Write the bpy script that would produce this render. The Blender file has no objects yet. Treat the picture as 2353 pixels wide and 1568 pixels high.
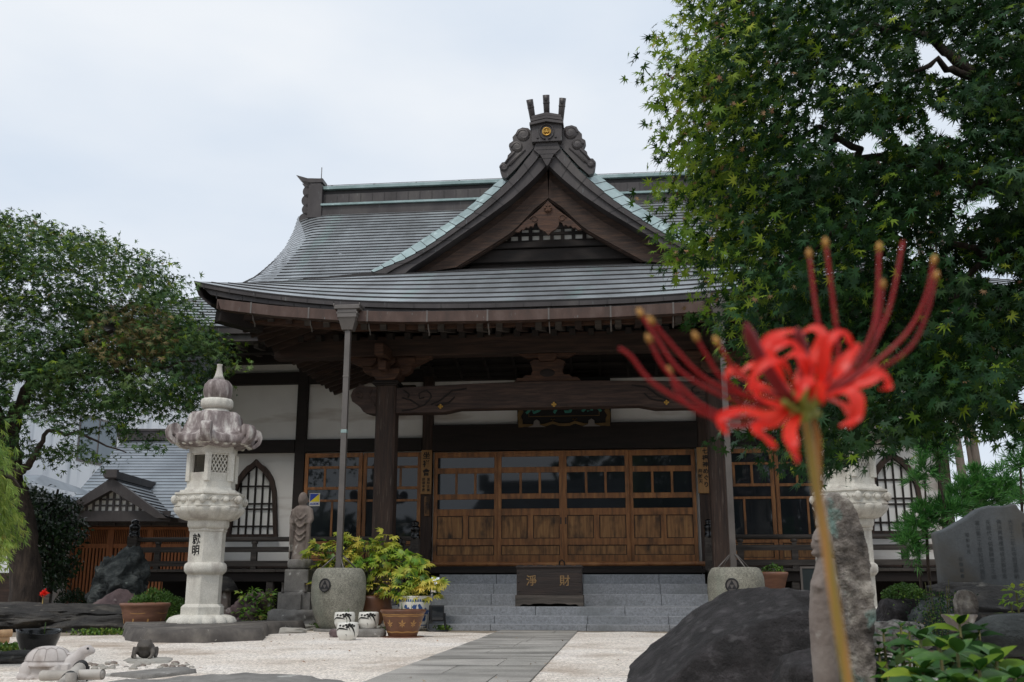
import bpy, bmesh, math, random
import numpy as np
from mathutils import Vector, Matrix, noise
R = math.radians
random.seed(7); rng = np.random.default_rng(7)
sc = bpy.context.scene
C = sc.collection
# ---------------------------------------------------------------- camera, sky, sun, exposure
F, CX, CY, H = 2309.0, 1176.5, 784.0, .64          # focal length and centre of the surveyed photograph, eye height
PT, YAW = math.atan(.243), R(6)                     # camera pitch, turn of the temple front
cam = bpy.data.objects.new('camera', bpy.data.cameras.new('camera')); C.objects.link(cam)
cam.location = (0, 0, H); cam.rotation_euler = (R(90)+PT, 0, 0)
cam.data.sensor_width = 36; cam.data.lens = 36*F/2353
cam.data.clip_start = .05; cam.data.clip_end = 2000
cam.data.dof.use_dof = True; cam.data.dof.focus_distance = 15; cam.data.dof.aperture_fstop = 7.5
sc.camera = cam
SUN_EL, SUN_AZ = R(58), R(205)                      # high, behind the camera to the left, veiled by cloud
w = bpy.data.worlds.new('World'); sc.world = w; w.use_nodes = True
nt = w.node_tree; N = nt.nodes; bg = N['Background']
sky = N.new('ShaderNodeTexSky'); sky.sky_type = 'NISHITA'; sky.sun_disc = False
sky.sun_elevation = SUN_EL; sky.sun_rotation = SUN_AZ; sky.air_density = 1.0; sky.dust_density = 3
tc = N.new('ShaderNodeTexCoord'); mp = N.new('ShaderNodeMapping'); mp.inputs['Scale'].default_value = (1.2, 1.2, 3.2)
mp.inputs['Location'].default_value = (.3, .1, .2)
nz = N.new('ShaderNodeTexNoise'); nz.inputs['Scale'].default_value = 1.6; nz.inputs['Detail'].default_value = 5; nz.inputs['Roughness'].default_value = .5
cr = N.new('ShaderNodeValToRGB'); cr.color_ramp.elements[0].position = .32; cr.color_ramp.elements[1].position = .66
cr.color_ramp.elements[0].color = (6.9, 7.8, 9.0, 1); cr.color_ramp.elements[1].color = (8.9, 9.3, 9.8, 1)
mx = N.new('ShaderNodeMix'); mx.data_type = 'RGBA'; mx.inputs['Factor'].default_value = .96
L_ = nt.links.new
L_(tc.outputs['Generated'], mp.inputs['Vector']); L_(mp.outputs['Vector'], nz.inputs['Vector'])
L_(nz.outputs['Fac'], cr.inputs['Fac']); L_(sky.outputs['Color'], mx.inputs['A']); L_(cr.outputs['Color'], mx.inputs['B'])
L_(mx.outputs['Result'], bg.inputs['Color']); bg.inputs['Strength'].default_value = .1
sun = bpy.data.objects.new('sun', bpy.data.lights.new('sun', 'SUN')); C.objects.link(sun)
sun.data.energy = 1.5; sun.data.angle = R(14); sun.data.color = (1, .95, .88)
d_ = Vector((math.sin(SUN_AZ)*math.cos(SUN_EL), math.cos(SUN_AZ)*math.cos(SUN_EL), math.sin(SUN_EL)))
sun.rotation_euler = d_.to_track_quat('Z', 'Y').to_euler(); sun.location = d_*60
sc.view_settings.view_transform = 'Standard'; sc.view_settings.look = 'None'; sc.view_settings.exposure = 0; sc.view_settings.gamma = 1
sc.cycles.max_bounces = 8; sc.cycles.transparent_max_bounces = 8; sc.cycles.sample_clamp_indirect = 6
# ---------------------------------------------------------------- survey: a point of the photograph at a known depth, in metres
c_, s_ = math.cos(PT), math.sin(PT)
def ray(u, v):
    a, b = (u-CX)/F, (CY-v)/F
    return (a, c_-b*s_, s_+b*c_)
def at(u, v, Y):
    r = ray(u, v); k = Y/r[1]; return Vector((r[0]*k, Y, H+r[2]*k))
def gnd(u, v, z=0):
    r = ray(u, v); k = (z-H)/r[2]; return Vector((r[0]*k, r[1]*k, z))
def proj(P):                                        # array of points -> photograph
    P = np.asarray(P, float); x, y, z = P[..., 0], P[..., 1], P[..., 2]-H
    d = y*c_+z*s_; return CX+F*x/d, CY-F*(-y*s_+z*c_)/d
cy_, sy_ = math.cos(YAW), math.sin(YAW)
O_ = at(1296, 1288, 18.6)
OX, OY = O_.x, O_.y
def pl(u, v, y):                                    # on the temple's plane y (metres before or behind its front wall)
    r = ray(u, v); k = (y+OX*sy_+OY*cy_)/(r[0]*sy_+r[1]*cy_)
    dx, dy = k*r[0]-OX, k*r[1]-OY
    return (dx*cy_-dy*sy_, H+r[2]*k)
def W(x, y, z=0): return Vector((OX+x*cy_+y*sy_, OY-x*sy_+y*cy_, z))
# ---------------------------------------------------------------- materials
def hx(s):
    s = s.lstrip('#'); o = []
    for i in (0, 2, 4):
        c = int(s[i:i+2], 16)/255; o.append(c/12.92 if c < .04045 else ((c+.055)/1.055)**2.4)
    return (*o, 1)
MATS = {}
def mat(name, cols, scale=4, rough=.7, bump=0, bscale=None, stretch=(1, 1, 1), metal=0, lo=.3, hi=.7, spec=.5, speck=None, detail=6, island=0, trans=0, coat=0, bdist=.02, vor=None, ior=None, kind=None):
    m = bpy.data.materials.new(name); m.use_nodes = True; MATS[name] = m
    t = m.node_tree; n = t.nodes; l = t.links.new; b = n['Principled BSDF']
    b.inputs['Roughness'].default_value = rough; b.inputs['Metallic'].default_value = metal
    b.inputs['Specular IOR Level'].default_value = spec
    if ior: b.inputs['IOR'].default_value = ior
    if coat: b.inputs['Coat Weight'].default_value = coat
    co = n.new('ShaderNodeTexCoord'); mp = n.new('ShaderNodeMapping'); mp.inputs['Scale'].default_value = stretch
    l(co.outputs['Object'], mp.inputs['Vector'])
    nz = n.new('ShaderNodeTexNoise'); nz.inputs['Scale'].default_value = scale; nz.inputs['Detail'].default_value = detail
    nz.inputs['Roughness'].default_value = .6; l(mp.outputs['Vector'], nz.inputs['Vector'])
    rp = n.new('ShaderNodeValToRGB'); e = rp.color_ramp.elements
    while len(e) < len(cols): e.new(.5)
    for i, c in enumerate(cols):
        e[i].position = lo+(hi-lo)*i/max(1, len(cols)-1); e[i].color = hx(c)
    l(nz.outputs['Fac'], rp.inputs['Fac']); col = rp.outputs['Color']
    if vor:                                         # voronoi grains: (scale, amount)
        vo = n.new('ShaderNodeTexVoronoi'); vo.inputs['Scale'].default_value = vor[0]; l(co.outputs['Object'], vo.inputs['Vector'])
        sp = n.new('ShaderNodeSeparateColor'); l(vo.outputs['Color'], sp.inputs['Color'])
        mr = n.new('ShaderNodeMapRange'); mr.inputs['To Min'].default_value = 1-vor[1]; mr.inputs['To Max'].default_value = 1+vor[1]*.4
        l(sp.outputs[0], mr.inputs['Value'])
        mm = n.new('ShaderNodeMix'); mm.data_type = 'RGBA'; mm.blend_type = 'MULTIPLY'; mm.inputs['Factor'].default_value = 1
        l(col, mm.inputs['A']); l(mr.outputs['Result'], mm.inputs['B']); col = mm.outputs['Result']
    if speck:                                       # (colour, scale, low, high, stretch)
        n2 = n.new('ShaderNodeTexNoise'); n2.inputs['Scale'].default_value = speck[1]; n2.inputs['Detail'].default_value = 8
        m2 = n.new('ShaderNodeMapping'); m2.inputs['Location'].default_value = (3.1, 7.7, 1.3)
        if len(speck) > 4: m2.inputs['Scale'].default_value = speck[4]
        l(co.outputs['Object'], m2.inputs['Vector']); l(m2.outputs['Vector'], n2.inputs['Vector'])
        mr = n.new('ShaderNodeMapRange'); mr.inputs['From Min'].default_value = speck[2]; mr.inputs['From Max'].default_value = speck[3]
        l(n2.outputs['Fac'], mr.inputs['Value'])
        mm = n.new('ShaderNodeMix'); mm.data_type = 'RGBA'; l(mr.outputs['Result'], mm.inputs['Factor'])
        l(col, mm.inputs['A']); mm.inputs['B'].default_value = hx(speck[0]); col = mm.outputs['Result']
    if island:
        ge = n.new('ShaderNodeNewGeometry'); hs = n.new('ShaderNodeHueSaturation')
        mr = n.new('ShaderNodeMapRange'); mr.inputs['To Min'].default_value = 1-island; mr.inputs['To Max'].default_value = 1+island
        l(ge.outputs['Random Per Island'], mr.inputs['Value']); l(mr.outputs['Result'], hs.inputs['Value'])
        m3 = n.new('ShaderNodeMapRange'); m3.inputs['To Min'].default_value = .5+island*.05; m3.inputs['To Max'].default_value = .5-island*.05
        l(ge.outputs['Random Per Island'], m3.inputs['Value']); l(m3.outputs['Result'], hs.inputs['Hue'])
        l(col, hs.inputs['Color']); col = hs.outputs['Color']
    l(col, b.inputs['Base Color'])
    if bump:
        bn = n.new('ShaderNodeBump'); bn.inputs['Strength'].default_value = bump; bn.inputs['Distance'].default_value = bdist
        if vor and kind == 'gravel':
            v2 = n.new('ShaderNodeTexVoronoi'); v2.inputs['Scale'].default_value = vor[0]; l(co.outputs['Object'], v2.inputs['Vector'])
            iv = n.new('ShaderNodeMath'); iv.operation = 'SUBTRACT'; iv.inputs[0].default_value = 1; l(v2.outputs['Distance'], iv.inputs[1])
            l(iv.outputs[0], bn.inputs['Height'])
        else:
            n3 = n.new('ShaderNodeTexNoise'); n3.inputs['Scale'].default_value = bscale or scale*3; n3.inputs['Detail'].default_value = 8
            n3.inputs['Roughness'].default_value = .65
            l(mp.outputs['Vector'], n3.inputs['Vector']); l(n3.outputs['Fac'], bn.inputs['Height'])
        l(bn.outputs['Normal'], b.inputs['Normal'])
    if trans:
        tr = n.new('ShaderNodeBsdfTranslucent'); l(col, tr.inputs['Color']); ms = n.new('ShaderNodeMixShader'); ms.inputs['Fac'].default_value = trans
        l(b.outputs['BSDF'], ms.inputs[1]); l(tr.outputs['BSDF'], ms.inputs[2]); l(ms.outputs[0], n['Material Output'].inputs['Surface'])
    return m
wood_v = mat('dark_wood_upright', ['#221813', '#36271f', '#4a372d'], 3, .75, .35, 9, (6, 6, .5), speck=('#6b6058', 5, .62, .8, (8, 8, .6)))
wood_h = mat('dark_wood_level', ['#221813', '#35261f', '#4a362c'], 3, .75, .35, 9, (.5, 6, 6))
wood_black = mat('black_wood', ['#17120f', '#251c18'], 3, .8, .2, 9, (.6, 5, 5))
wood_grey = mat('weathered_wood', ['#302c29', '#48423d', '#5e5650'], 3, .85, .4, 10, (.5, 6, 8))
wood_red = mat('reddish_carved_wood', ['#2d1f18', '#472f22', '#60422e'], 4, .75, .4, 9, (.7, 5, 7))
wood_barge = mat('barge_board_wood', ['#231812', '#38271d', '#4f392b'], 4, .75, .4, 9, (.7, 5, 7))
wood_beam = mat('carved_beam_wood', ['#241a16', '#3b2b24', '#523e34'], 4, .75, .4, 9, (.6, 5, 8))
wood_door = mat('orange_door_wood', ['#5f4226', '#925f34', '#ad7845'], 3, .55, .25, 9, (5, 5, .7), speck=('#3b2617', 2.2, .56, .78))
wood_panel = mat('worn_door_panel', ['#5d4227', '#95683d', '#b08350'], 3, .6, .3, 10, (7, 7, .7), speck=('#2c1f15', 3.0, .5, .7, (1.6, 1, .8)))
wood_sign = mat('pale_sign_wood', ['#8a6438', '#a67c4a'], 3, .6, .15, 9, (7, 7, .5))
plaster = mat('white_plaster', ['#d8d5d0', '#e6e4e0'], 1.2, .9, .05, speck=('#9c8c7c', 1.1, .54, .74, (.5, 1, 2.5)))
paper = mat('window_paper', ['#ecebe6', '#f3f2ee'], 2, .9)
glass = mat('dark_glass', ['#1d2125', '#272b2f'], 1, .03, spec=.5, ior=1.52)
copper_roof = mat('patinated_copper_sheet', ['#6f7375', '#888d91', '#9fa6aa'], 1.1, .4, .12, 4, (1.6, .5, .5), metal=.3, island=.12, speck=('#7fa39b', .8, .57, .8, (1.8, .35, .35)))
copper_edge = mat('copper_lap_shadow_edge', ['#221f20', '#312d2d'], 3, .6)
copper_brown = mat('brown_copper_cladding', ['#363130', '#454040', '#55504d'], 2, .5, .1, 5, (1, 1, .4), metal=.2, speck=('#7f8b8a', 6, .66, .8, (6, 6, .7)))
copper_red = mat('red_brown_copper_gutter', ['#42352f', '#523f37', '#63534c'], 2.5, .45, .08, 5, (2, 1, .7), metal=.3, speck=('#8f9a9a', 9, .68, .78, (5, 5, .8)))
verdigris = mat('green_copper', ['#758784', '#8ea3a2', '#a3b4b4'], 2, .42, .1, 5, metal=.25, island=.12, speck=('#c3d5d4', 5, .6, .75))
steel = mat('grey_metal', ['#5a5653', '#736d69'], 2, .45, .05, metal=.3)
granite = mat('grey_granite_step', ['#74767a', '#888b90', '#979a9f'], 30, .7, .1, 60, vor=(140, .25), speck=('#6a6e70', 1.2, .5, .75))
granite_light = mat('pale_lantern_granite', ['#c3bfb5', '#d2cec4', '#dcd9d0'], 6, .8, .25, 40, vor=(160, .2), speck=('#7d7069', 2.6, .56, .78, (1.3, 1.3, .5)))
stone_weather = mat('stained_lantern_cap_stone', ['#655a58', '#8f8482', '#cfcac4'], 5, .85, .3, 20, (1.6, 1.6, .5), lo=.36, hi=.66, vor=(160, .2))
stone_slab = mat('dark_slab_stone', ['#3c3836', '#57524e', '#767069'], 3, .9, .6, 8, speck=('#a5a098', 14, .68, .74))
stone_statue = mat('old_brown_grey_stone', ['#5f5550', '#7a6f68', '#8b827b'], 5, .9, .35, 15, speck=('#b8b5ae', 6, .6, .68))
stone_grey = mat('grey_pedestal_stone', ['#6b6865', '#7d7a76', '#8c8985'], 6, .9, .25, 30, vor=(120, .15), speck=('#b5b3ae', 5, .66, .7))
stone_jar = mat('speckled_jar_granite', ['#77766b', '#8a887c', '#969488'], 6, .75, .15, 40, vor=(95, .45), speck=('#6b7468', 2, .55, .75, (1, 1, .4)))
rock_black = mat('black_boulder_stone', ['#171516', '#2a2728', '#454143'], 9, .85, 1.0, 24, bdist=.05, speck=('#6b6869', 13, .58, .86))
rock_dark = mat('layered_dark_rock', ['#252424', '#3d3b39', '#5d5852'], 2.6, .9, 1.0, 5, (1, 1, 2.6), bdist=.1, speck=('#8f8a80', 5, .63, .78))
rock_blue = mat('blue_grey_rock', ['#1f2223', '#3d4242', '#6c706d'], 4.5, .9, 1.0, 6, (1,1,1.6), bdist=.1, speck=('#8f9690', 6, .66, .78))
rock_purple = mat('purple_brown_rock', ['#43373a', '#5e4f50', '#766666'], 3, .9, .8, 5, bdist=.05, speck=('#b5b0ad', 3.5, .6, .68))
rock_pale = mat('pale_flat_stone', ['#7f7c76', '#9a968f', '#aeaaa2'], 4, .9, .5, 8, bdist=.03)
turtle_stone = mat('white_carved_stone', ['#aea6a3', '#c0b9b5', '#cdc8c4'], 4, .85, .2, 60, speck=('#7d6c60', 4, .54, .72))
stele_stone = mat('slate_grey_stele', ['#484c4f', '#585c5f', '#666a6c'], 2, .8, .15, 30, vor=(120, .12), speck=('#55514a', 1.5, .5, .7))
lichen_stone = mat('lichened_stone', ['#48433f', '#837b74', '#b9b2a8'], 9, .9, 1.0, 30, bdist=.04, lo=.36, hi=.62, speck=('#7f978f', 9, .56, .64))
bamboo_grey = mat('grey_bamboo', ['#8d8780', '#aaa49c', '#bdb8b1'], 5, .5, .1, stretch=(1, 1, 1), speck=('#6e5748', 4, .6, .75))
bamboo_tan = mat('tan_bamboo', ['#80634a', '#a2825f', '#b89a78'], 4, .5, .1)
bamboo_red = mat('red_brown_bamboo', ['#7a4e30', '#9c683f', '#b27d4d'], 4, .5, .1)
rope = mat('black_cord', ['#0e0e0f', '#1b1b1d'], 20, .5, .2)
lacquer = mat('black_lacquer', ['#080707', '#0d0c0c'], 3, .5, spec=.2)
gold = mat('gilt_metal', ['#a9803a', '#c9a258'], 6, .35, metal=.8)
gold_dim = mat('old_gold', ['#453416', '#634c24'], 6, .45, metal=.5)
teal = mat('teal_lettering', ['#1d6a5c', '#227464'], 4, .6)
ink = mat('black_ink', ['#100e0d', '#181513'], 4, .7)
box_wood = mat('offertory_box_wood', ['#17110f', '#261c18', '#352821'], 3, .6, .3, 9, (.5, 6, 7))
box_gold = mat('dull_gold_lettering', ['#7a5f3c', '#8d7048'], 6, .5)
clay = mat('brown_glazed_clay', ['#553626', '#6b4631', '#7b563f'], 3, .4, .08)
clay_tan = mat('tan_glaze', ['#a87c48', '#b98d56'], 5, .45)
clay_red = mat('red_clay_planter', ['#5d4034', '#7a5543', '#8d6652'], 3, .5, .08, stretch=(1, 1, 5))
glaze_black = mat('black_glaze', ['#0a0a0b', '#161618'], 3, .22, .05)
porcelain = mat('white_porcelain', ['#d5d3cb', '#e2e0d9'], 2, .25)
blue_ink = mat('cobalt_blue_glaze', ['#1f3f78', '#2d5590'], 5, .3)
black_plastic = mat('black_plastic', ['#101113', '#1a1b1e'], 3, .5)
soil = mat('dark_soil', ['#211a14', '#33291f'], 10, .95, .5)
bark = mat('rough_bark', ['#241d19', '#3d332c', '#55483e'], 4, .95, 1.0, 9, (3, 3, .7), bdist=.04)
bark_pale = mat('grey_trunk_bark', ['#4d443d', '#6b6058', '#7d736a'], 5, .9, .6, 12, (3, 3, .6))
leaf_maple = mat('maple_leaf_green', ['#16300f', '#223f15', '#31501d'], 2, .6, island=.45, trans=.22, spec=.15)
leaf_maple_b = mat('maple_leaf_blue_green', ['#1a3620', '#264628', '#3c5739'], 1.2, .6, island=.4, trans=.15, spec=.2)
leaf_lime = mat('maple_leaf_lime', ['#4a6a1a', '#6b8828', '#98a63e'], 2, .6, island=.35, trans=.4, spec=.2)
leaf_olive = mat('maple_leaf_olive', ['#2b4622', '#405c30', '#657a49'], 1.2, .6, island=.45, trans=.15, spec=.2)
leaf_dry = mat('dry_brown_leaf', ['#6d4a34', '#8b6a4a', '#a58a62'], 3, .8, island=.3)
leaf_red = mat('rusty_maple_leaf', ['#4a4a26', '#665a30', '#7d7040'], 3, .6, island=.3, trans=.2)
leaf_weep = mat('weeping_maple_leaf', ['#5d8030', '#86a04a', '#b3b85c'], 1.6, .55, island=.3, trans=.35, speck=('#c58a44', 2.5, .64, .72))
leaf_dark = mat('dark_evergreen_leaf', ['#12240f', '#1d3617', '#29451d'], 3, .4, island=.4, trans=.1)
leaf_shrub = mat('clipped_shrub_leaf', ['#2c4a18', '#42661f', '#5a7d2a'], 4, .5, island=.35, trans=.2)
leaf_peony = mat('yellow_green_peony_leaf', ['#7aa83a', '#b4c04a', '#e6d468'], 2.6, .5, island=.2, trans=.45, lo=.36, hi=.6)
leaf_hydr = mat('hydrangea_leaf', ['#21411a', '#375f24', '#5a8236'], 5, .42, .15, 20, island=.3, trans=.25, speck=('#4a2d22', 13, .68, .72))
leaf_small = mat('reddish_green_leaf', ['#3f6a24', '#648a30', '#8a8438'], 3, .5, island=.3, trans=.25, speck=('#a0614a', 4, .6, .7))
leaf_cedar = mat('cedar_needle_green', ['#2f5f28', '#437d35', '#60994a'], 3, .5, island=.35, trans=.25)
moss = mat('moss', ['#3f5a1c', '#5c7526', '#77803a'], 9, .95, .6, island=.3)
stem_green = mat('plant_stem', ['#4a5a28', '#6b5a34'], 5, .7)
petal = mat('scarlet_petal', ['#ee2618', '#fb4030', '#ff6350'], 14, .4, island=.08, trans=.45)
stamen = mat('crimson_stamen', ['#9e1418', '#b82224'], 14, .4, trans=.3)
anther = mat('ochre_anther', ['#a87430', '#c09040'], 14, .6)
bud = mat('dark_red_bud', ['#7d1a20', '#96323a'], 14, .45, trans=.1)
flower_stem = mat('brown_green_flower_stem', ['#7d7a2e', '#98803a', '#b58448'], 3, .5, stretch=(60, 60, 1.2), trans=.1, lo=.38, hi=.6)
flower_green = mat('flower_base_green', ['#7f9a38', '#a5b65a'], 9, .5, trans=.25)
house_white = mat('white_render_wall', ['#eceff3', '#f4f6f8'], .8, .9, speck=('#aeb5bd', .9, .5, .8, (3, 3, .3)))
slate_roof = mat('blue_grey_sheet_roof', ['#6f767e', '#808890', '#949ca4'], 1, .45, .1, 4, metal=.2, island=.08)
lattice_orange = mat('orange_lattice_wood', ['#8a5432', '#a8683e', '#b87a4c'], 3, .6, .15, 9, (5, 5, .7))
gravel = mat('white_gravel', ['#dacdc0', '#eee4d9', '#f6efe8'], .8, .95, 1.0, vor=(58, .45), bdist=.012, kind='gravel', speck=('#a08c78', 1.1, .55, .8))
paving = mat('grey_path_stone', ['#8b8883', '#9f9b95', '#aeaaa3'], 1.5, .85, .3, 60, vor=(170, .22), island=.09, speck=('#66635e', 1.3, .46, .68, (.5, 2.2, 1)))
yard = mat('pale_earth', ['#7d7264', '#958a7b'], 1, .95, .3, 10)
# ---------------------------------------------------------------- helpers
class MB:
    def __init__(s): s.v, s.f, s.m, s.s = [], [], [], []
    def add(s, vs, fs, m=0, sm=False):
        o = len(s.v); s.v += [tuple(p) for p in vs]
        for f in fs: s.f.append([i+o for i in f]); s.m.append(m); s.s.append(sm)
    def box(s, x0, x1, y0, y1, z0, z1, m=0):
        s.add([(x, y, z) for z in (z0, z1) for y in (y0, y1) for x in (x0, x1)], [(0, 2, 3, 1), (4, 5, 7, 6), (0, 1, 5, 4), (2, 6, 7, 3), (0, 4, 6, 2), (1, 3, 7, 5)], m)
        return s
    def bar(s, p, q, w, h, m=0, up=(0, 0, 1)):
        p, q = Vector(p), Vector(q); t = (q-p).normalized(); a = t.cross(Vector(up)).normalized()*w/2; b = a.cross(t).normalized()*h/2
        s.add([e+i*a+j*b for e in (p, q) for i, j in ((-1, -1), (1, -1), (1, 1), (-1, 1))], [(0, 1, 2, 3), (7, 6, 5, 4), (0, 4, 5, 1), (1, 5, 6, 2), (2, 6, 7, 3), (3, 7, 4, 0)], m)
        return s
    def tube(s, pts, r, n=10, m=0, sm=True, caps=True):
        pts = [Vector(p) for p in pts]; K = len(pts); rs = [float(e) for e in r] if hasattr(r, "__len__") else [r]*K
        vs, fs = [], []; a = None
        for i, p in enumerate(pts):
            t = (pts[min(i+1, K-1)]-pts[max(i-1, 0)]).normalized()
            if a is None: a = t.orthogonal().normalized()
            a = (a-t*a.dot(t)); a = a.normalized() if a.length > 1e-6 else t.orthogonal().normalized()
            b = t.cross(a)
            for k in range(n):
                g = 2*math.pi*k/n; vs.append(p+rs[i]*(math.cos(g)*a+math.sin(g)*b))
        for i in range(K-1):
            for k in range(n): fs.append((i*n+k, i*n+(k+1) % n, (i+1)*n+(k+1) % n, (i+1)*n+k))
        if caps: fs += [tuple(range(n))[::-1], tuple(range((K-1)*n, K*n))]
        s.add(vs, fs, m, sm); return s
    def lathe(s, prof, n=32, c=(0, 0, 0), m=0, sm=True, rot=0, sx=1, sy=1, rf=None):
        vs, fs = [], []; K = len(prof)
        for r, z in prof:
            for k in range(n):
                g = 2*math.pi*k/n+rot; q = r*(rf(g, z) if rf else 1)
                vs.append((c[0]+q*math.cos(g)*sx, c[1]+q*math.sin(g)*sy, c[2]+z))
        for i in range(K-1):
            for k in range(n): fs.append((i*n+k, i*n+(k+1) % n, (i+1)*n+(k+1) % n, (i+1)*n+k))
        fs += [tuple(range(n))[::-1], tuple(range((K-1)*n, K*n))]
        s.add(vs, fs, m, sm); return s
    def prism(s, o, y0, y1, m=0, sm=False):          # outline in (x, z), thickness along y
        n = len(o); s.add([(x, y0, z) for x, z in o]+[(x, y1, z) for x, z in o], [tuple(range(n)), tuple(range(2*n-1, n-1, -1))], m)
        o_ = len(s.v)-2*n
        for i in range(n):
            j = (i+1) % n; s.f.append([o_+j, o_+i, o_+n+i, o_+n+j]); s.m.append(m); s.s.append(sm)
        return s
    def ball(s, c, r, m=0, n=16, k=10):
        r = r if hasattr(r, '__len__') else (r, r, r)
        p = [(math.sin(math.pi*i/k), -math.cos(math.pi*i/k)) for i in range(k+1)]
        p[0] = (.02, -1); p[-1] = (.02, 1); o = len(s.v)
        s.lathe(p, n, (0, 0, 0), m, True)
        s.v[o:] = [(c[0]+x*r[0], c[1]+y*r[1], c[2]+z*r[2]) for x, y, z in s.v[o:]]
        return s
    def grid(s, P, m=0, sm=False):                   # P[i][j] points
        a, b = len(P), len(P[0])
        s.add([p for r in P for p in r], [(i*b+j, i*b+j+1, (i+1)*b+j+1, (i+1)*b+j) for i in range(a-1) for j in range(b-1)], m, sm); return s
    def xf(s, M, start=0):
        s.v[start:] = [tuple(M @ Vector(p)) for p in s.v[start:]]; return s
    def obj(s, name, mats, parent=None, loc=None, rz=0, bevel=0, fix=False):
        me = bpy.data.meshes.new(name); me.from_pydata(s.v, [], s.f)
        for q in (mats if isinstance(mats, (list, tuple)) else [mats]): me.materials.append(q)
        me.polygons.foreach_set('material_index', s.m); me.polygons.foreach_set('use_smooth', s.s)
        if fix:
            b = bmesh.new(); b.from_mesh(me); bmesh.ops.recalc_face_normals(b, faces=b.faces); b.to_mesh(me); b.free()
        me.update(); return link(name, me, parent, loc, rz, bevel)
def link(name, me, parent=None, loc=None, rz=0, bevel=0):
    o = bpy.data.objects.new(name, me); C.objects.link(o); o.parent = parent
    if loc is not None: o.location = loc
    o.rotation_euler.z = rz
    if bevel:
        b = o.modifiers.new('bevel', 'BEVEL'); b.width = bevel; b.segments = 2; b.limit_method = 'ANGLE'; b.angle_limit = R(40)
    return o
def tag(o, label, cat, group=None, kind=None):
    if kind: o['kind'] = kind
    if label: o['label'] = label
    if cat: o['category'] = cat
    if group: o['group'] = group
    return o
def thing(name, label, cat, loc=(0, 0, 0), rz=0, group=None):
    o = bpy.data.objects.new(name, None); C.objects.link(o); o.location = loc; o.rotation_euler.z = rz; o.empty_display_size = .2
    return tag(o, label, cat, group)
def remesh(o, vox, smooth=2, disp=None):
    r = o.modifiers.new('remesh', 'REMESH'); r.mode = 'VOXEL'; r.voxel_size = vox; r.use_smooth_shade = True
    if smooth:
        q = o.modifiers.new('smooth', 'SMOOTH'); q.iterations = smooth; q.factor = .5
    if disp:
        tx = bpy.data.textures.new(o.name+'_relief', 'CLOUDS'); tx.noise_scale = disp[1]; tx.noise_depth = 4
        d = o.modifiers.new('relief', 'DISPLACE'); d.texture = tx; d.strength = disp[0]; d.mid_level = .5; d.texture_coords = 'LOCAL'
    return o
def text(name, s, size, m, parent, M, depth=.004, vertical=True, gap=1.12, bold=0):
    cu = bpy.data.curves.new(name, 'FONT'); cu.body = '\n'.join(s) if vertical else s; cu.size = size
    cu.space_line = gap; cu.align_x = 'CENTER'; cu.align_y = 'CENTER'; cu.extrude = depth; cu.offset = bold; cu.resolution_u = 3
    t = bpy.data.objects.new(name, cu); C.objects.link(t)
    dg = bpy.context.evaluated_depsgraph_get(); me = bpy.data.meshes.new_from_object(t.evaluated_get(dg))
    bpy.data.objects.remove(t); me.name = name; me.materials.clear(); me.materials.append(m); me.transform(M)
    return link(name, me, parent)
FACE = Matrix.Rotation(R(90), 4, 'X')                # writing that faces -y
def onwall(x, y, z, extra=Matrix()): return Matrix.Translation((x, y, z)) @ extra @ FACE
def rock(name, loc, size, m, seed=1, amp=.28, freq=1.1, sub=4, flat=1.0, parent=None, label=None, cat='rock', group=None, rz=0, strata=0, box=0, facets=0, fd=(.7, .95), cuts=()):
    fr = random.Random(seed*13+1); pls = []
    for _ in range(facets):
        d = Vector((fr.gauss(0, 1), fr.gauss(0, 1), fr.gauss(0, .8))).normalized(); pls.append((d, fr.uniform(*fd)))
    pls += [(Vector(c[:3]).normalized(), c[3]) for c in cuts]
    b = bmesh.new(); bmesh.ops.create_icosphere(b, subdivisions=sub, radius=1)
    sd = Vector((seed*3.7, seed*1.3, seed*2.1))
    for v in b.verts:
        p = v.co.copy()
        if box:                                       # squarer block
            k = (abs(p.x)**box+abs(p.y)**box+abs(p.z)**box)**(1/box); p = p/k
        n = noise.fractal(p*freq+sd, .9, 2.1, 5)*amp
        n += (abs(noise.noise(p*freq*2.3+sd))-.25)*amp*.7
        if strata: n += math.sin((p.z*2.2+noise.noise(p*1.3+sd)*.8)*strata)*.02*amp/.28
        n += noise.noise(p*9+sd)*amp*.1+noise.noise(p*21+sd)*amp*.05
        p = p*(1+n)
        for d, q in pls:
            e = p.dot(d)-q-.03*noise.noise(p*4+sd)
            if e > 0: p = p-d*e*.93
        v.co = Vector((p.x*size[0], p.y*size[1], p.z*size[2]))
    for v in b.verts: v.co.z = max(v.co.z, -size[2]*flat)
    zmin = min(v.co.z for v in b.verts)
    for v in b.verts: v.co.z -= zmin
    for f in b.faces: f.smooth = True
    me = bpy.data.meshes.new(name); b.to_mesh(me); b.free(); me.materials.append(m)
    o = link(name, me, parent, loc, rz)
    if label: tag(o, label, cat, group)
    return o
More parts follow.
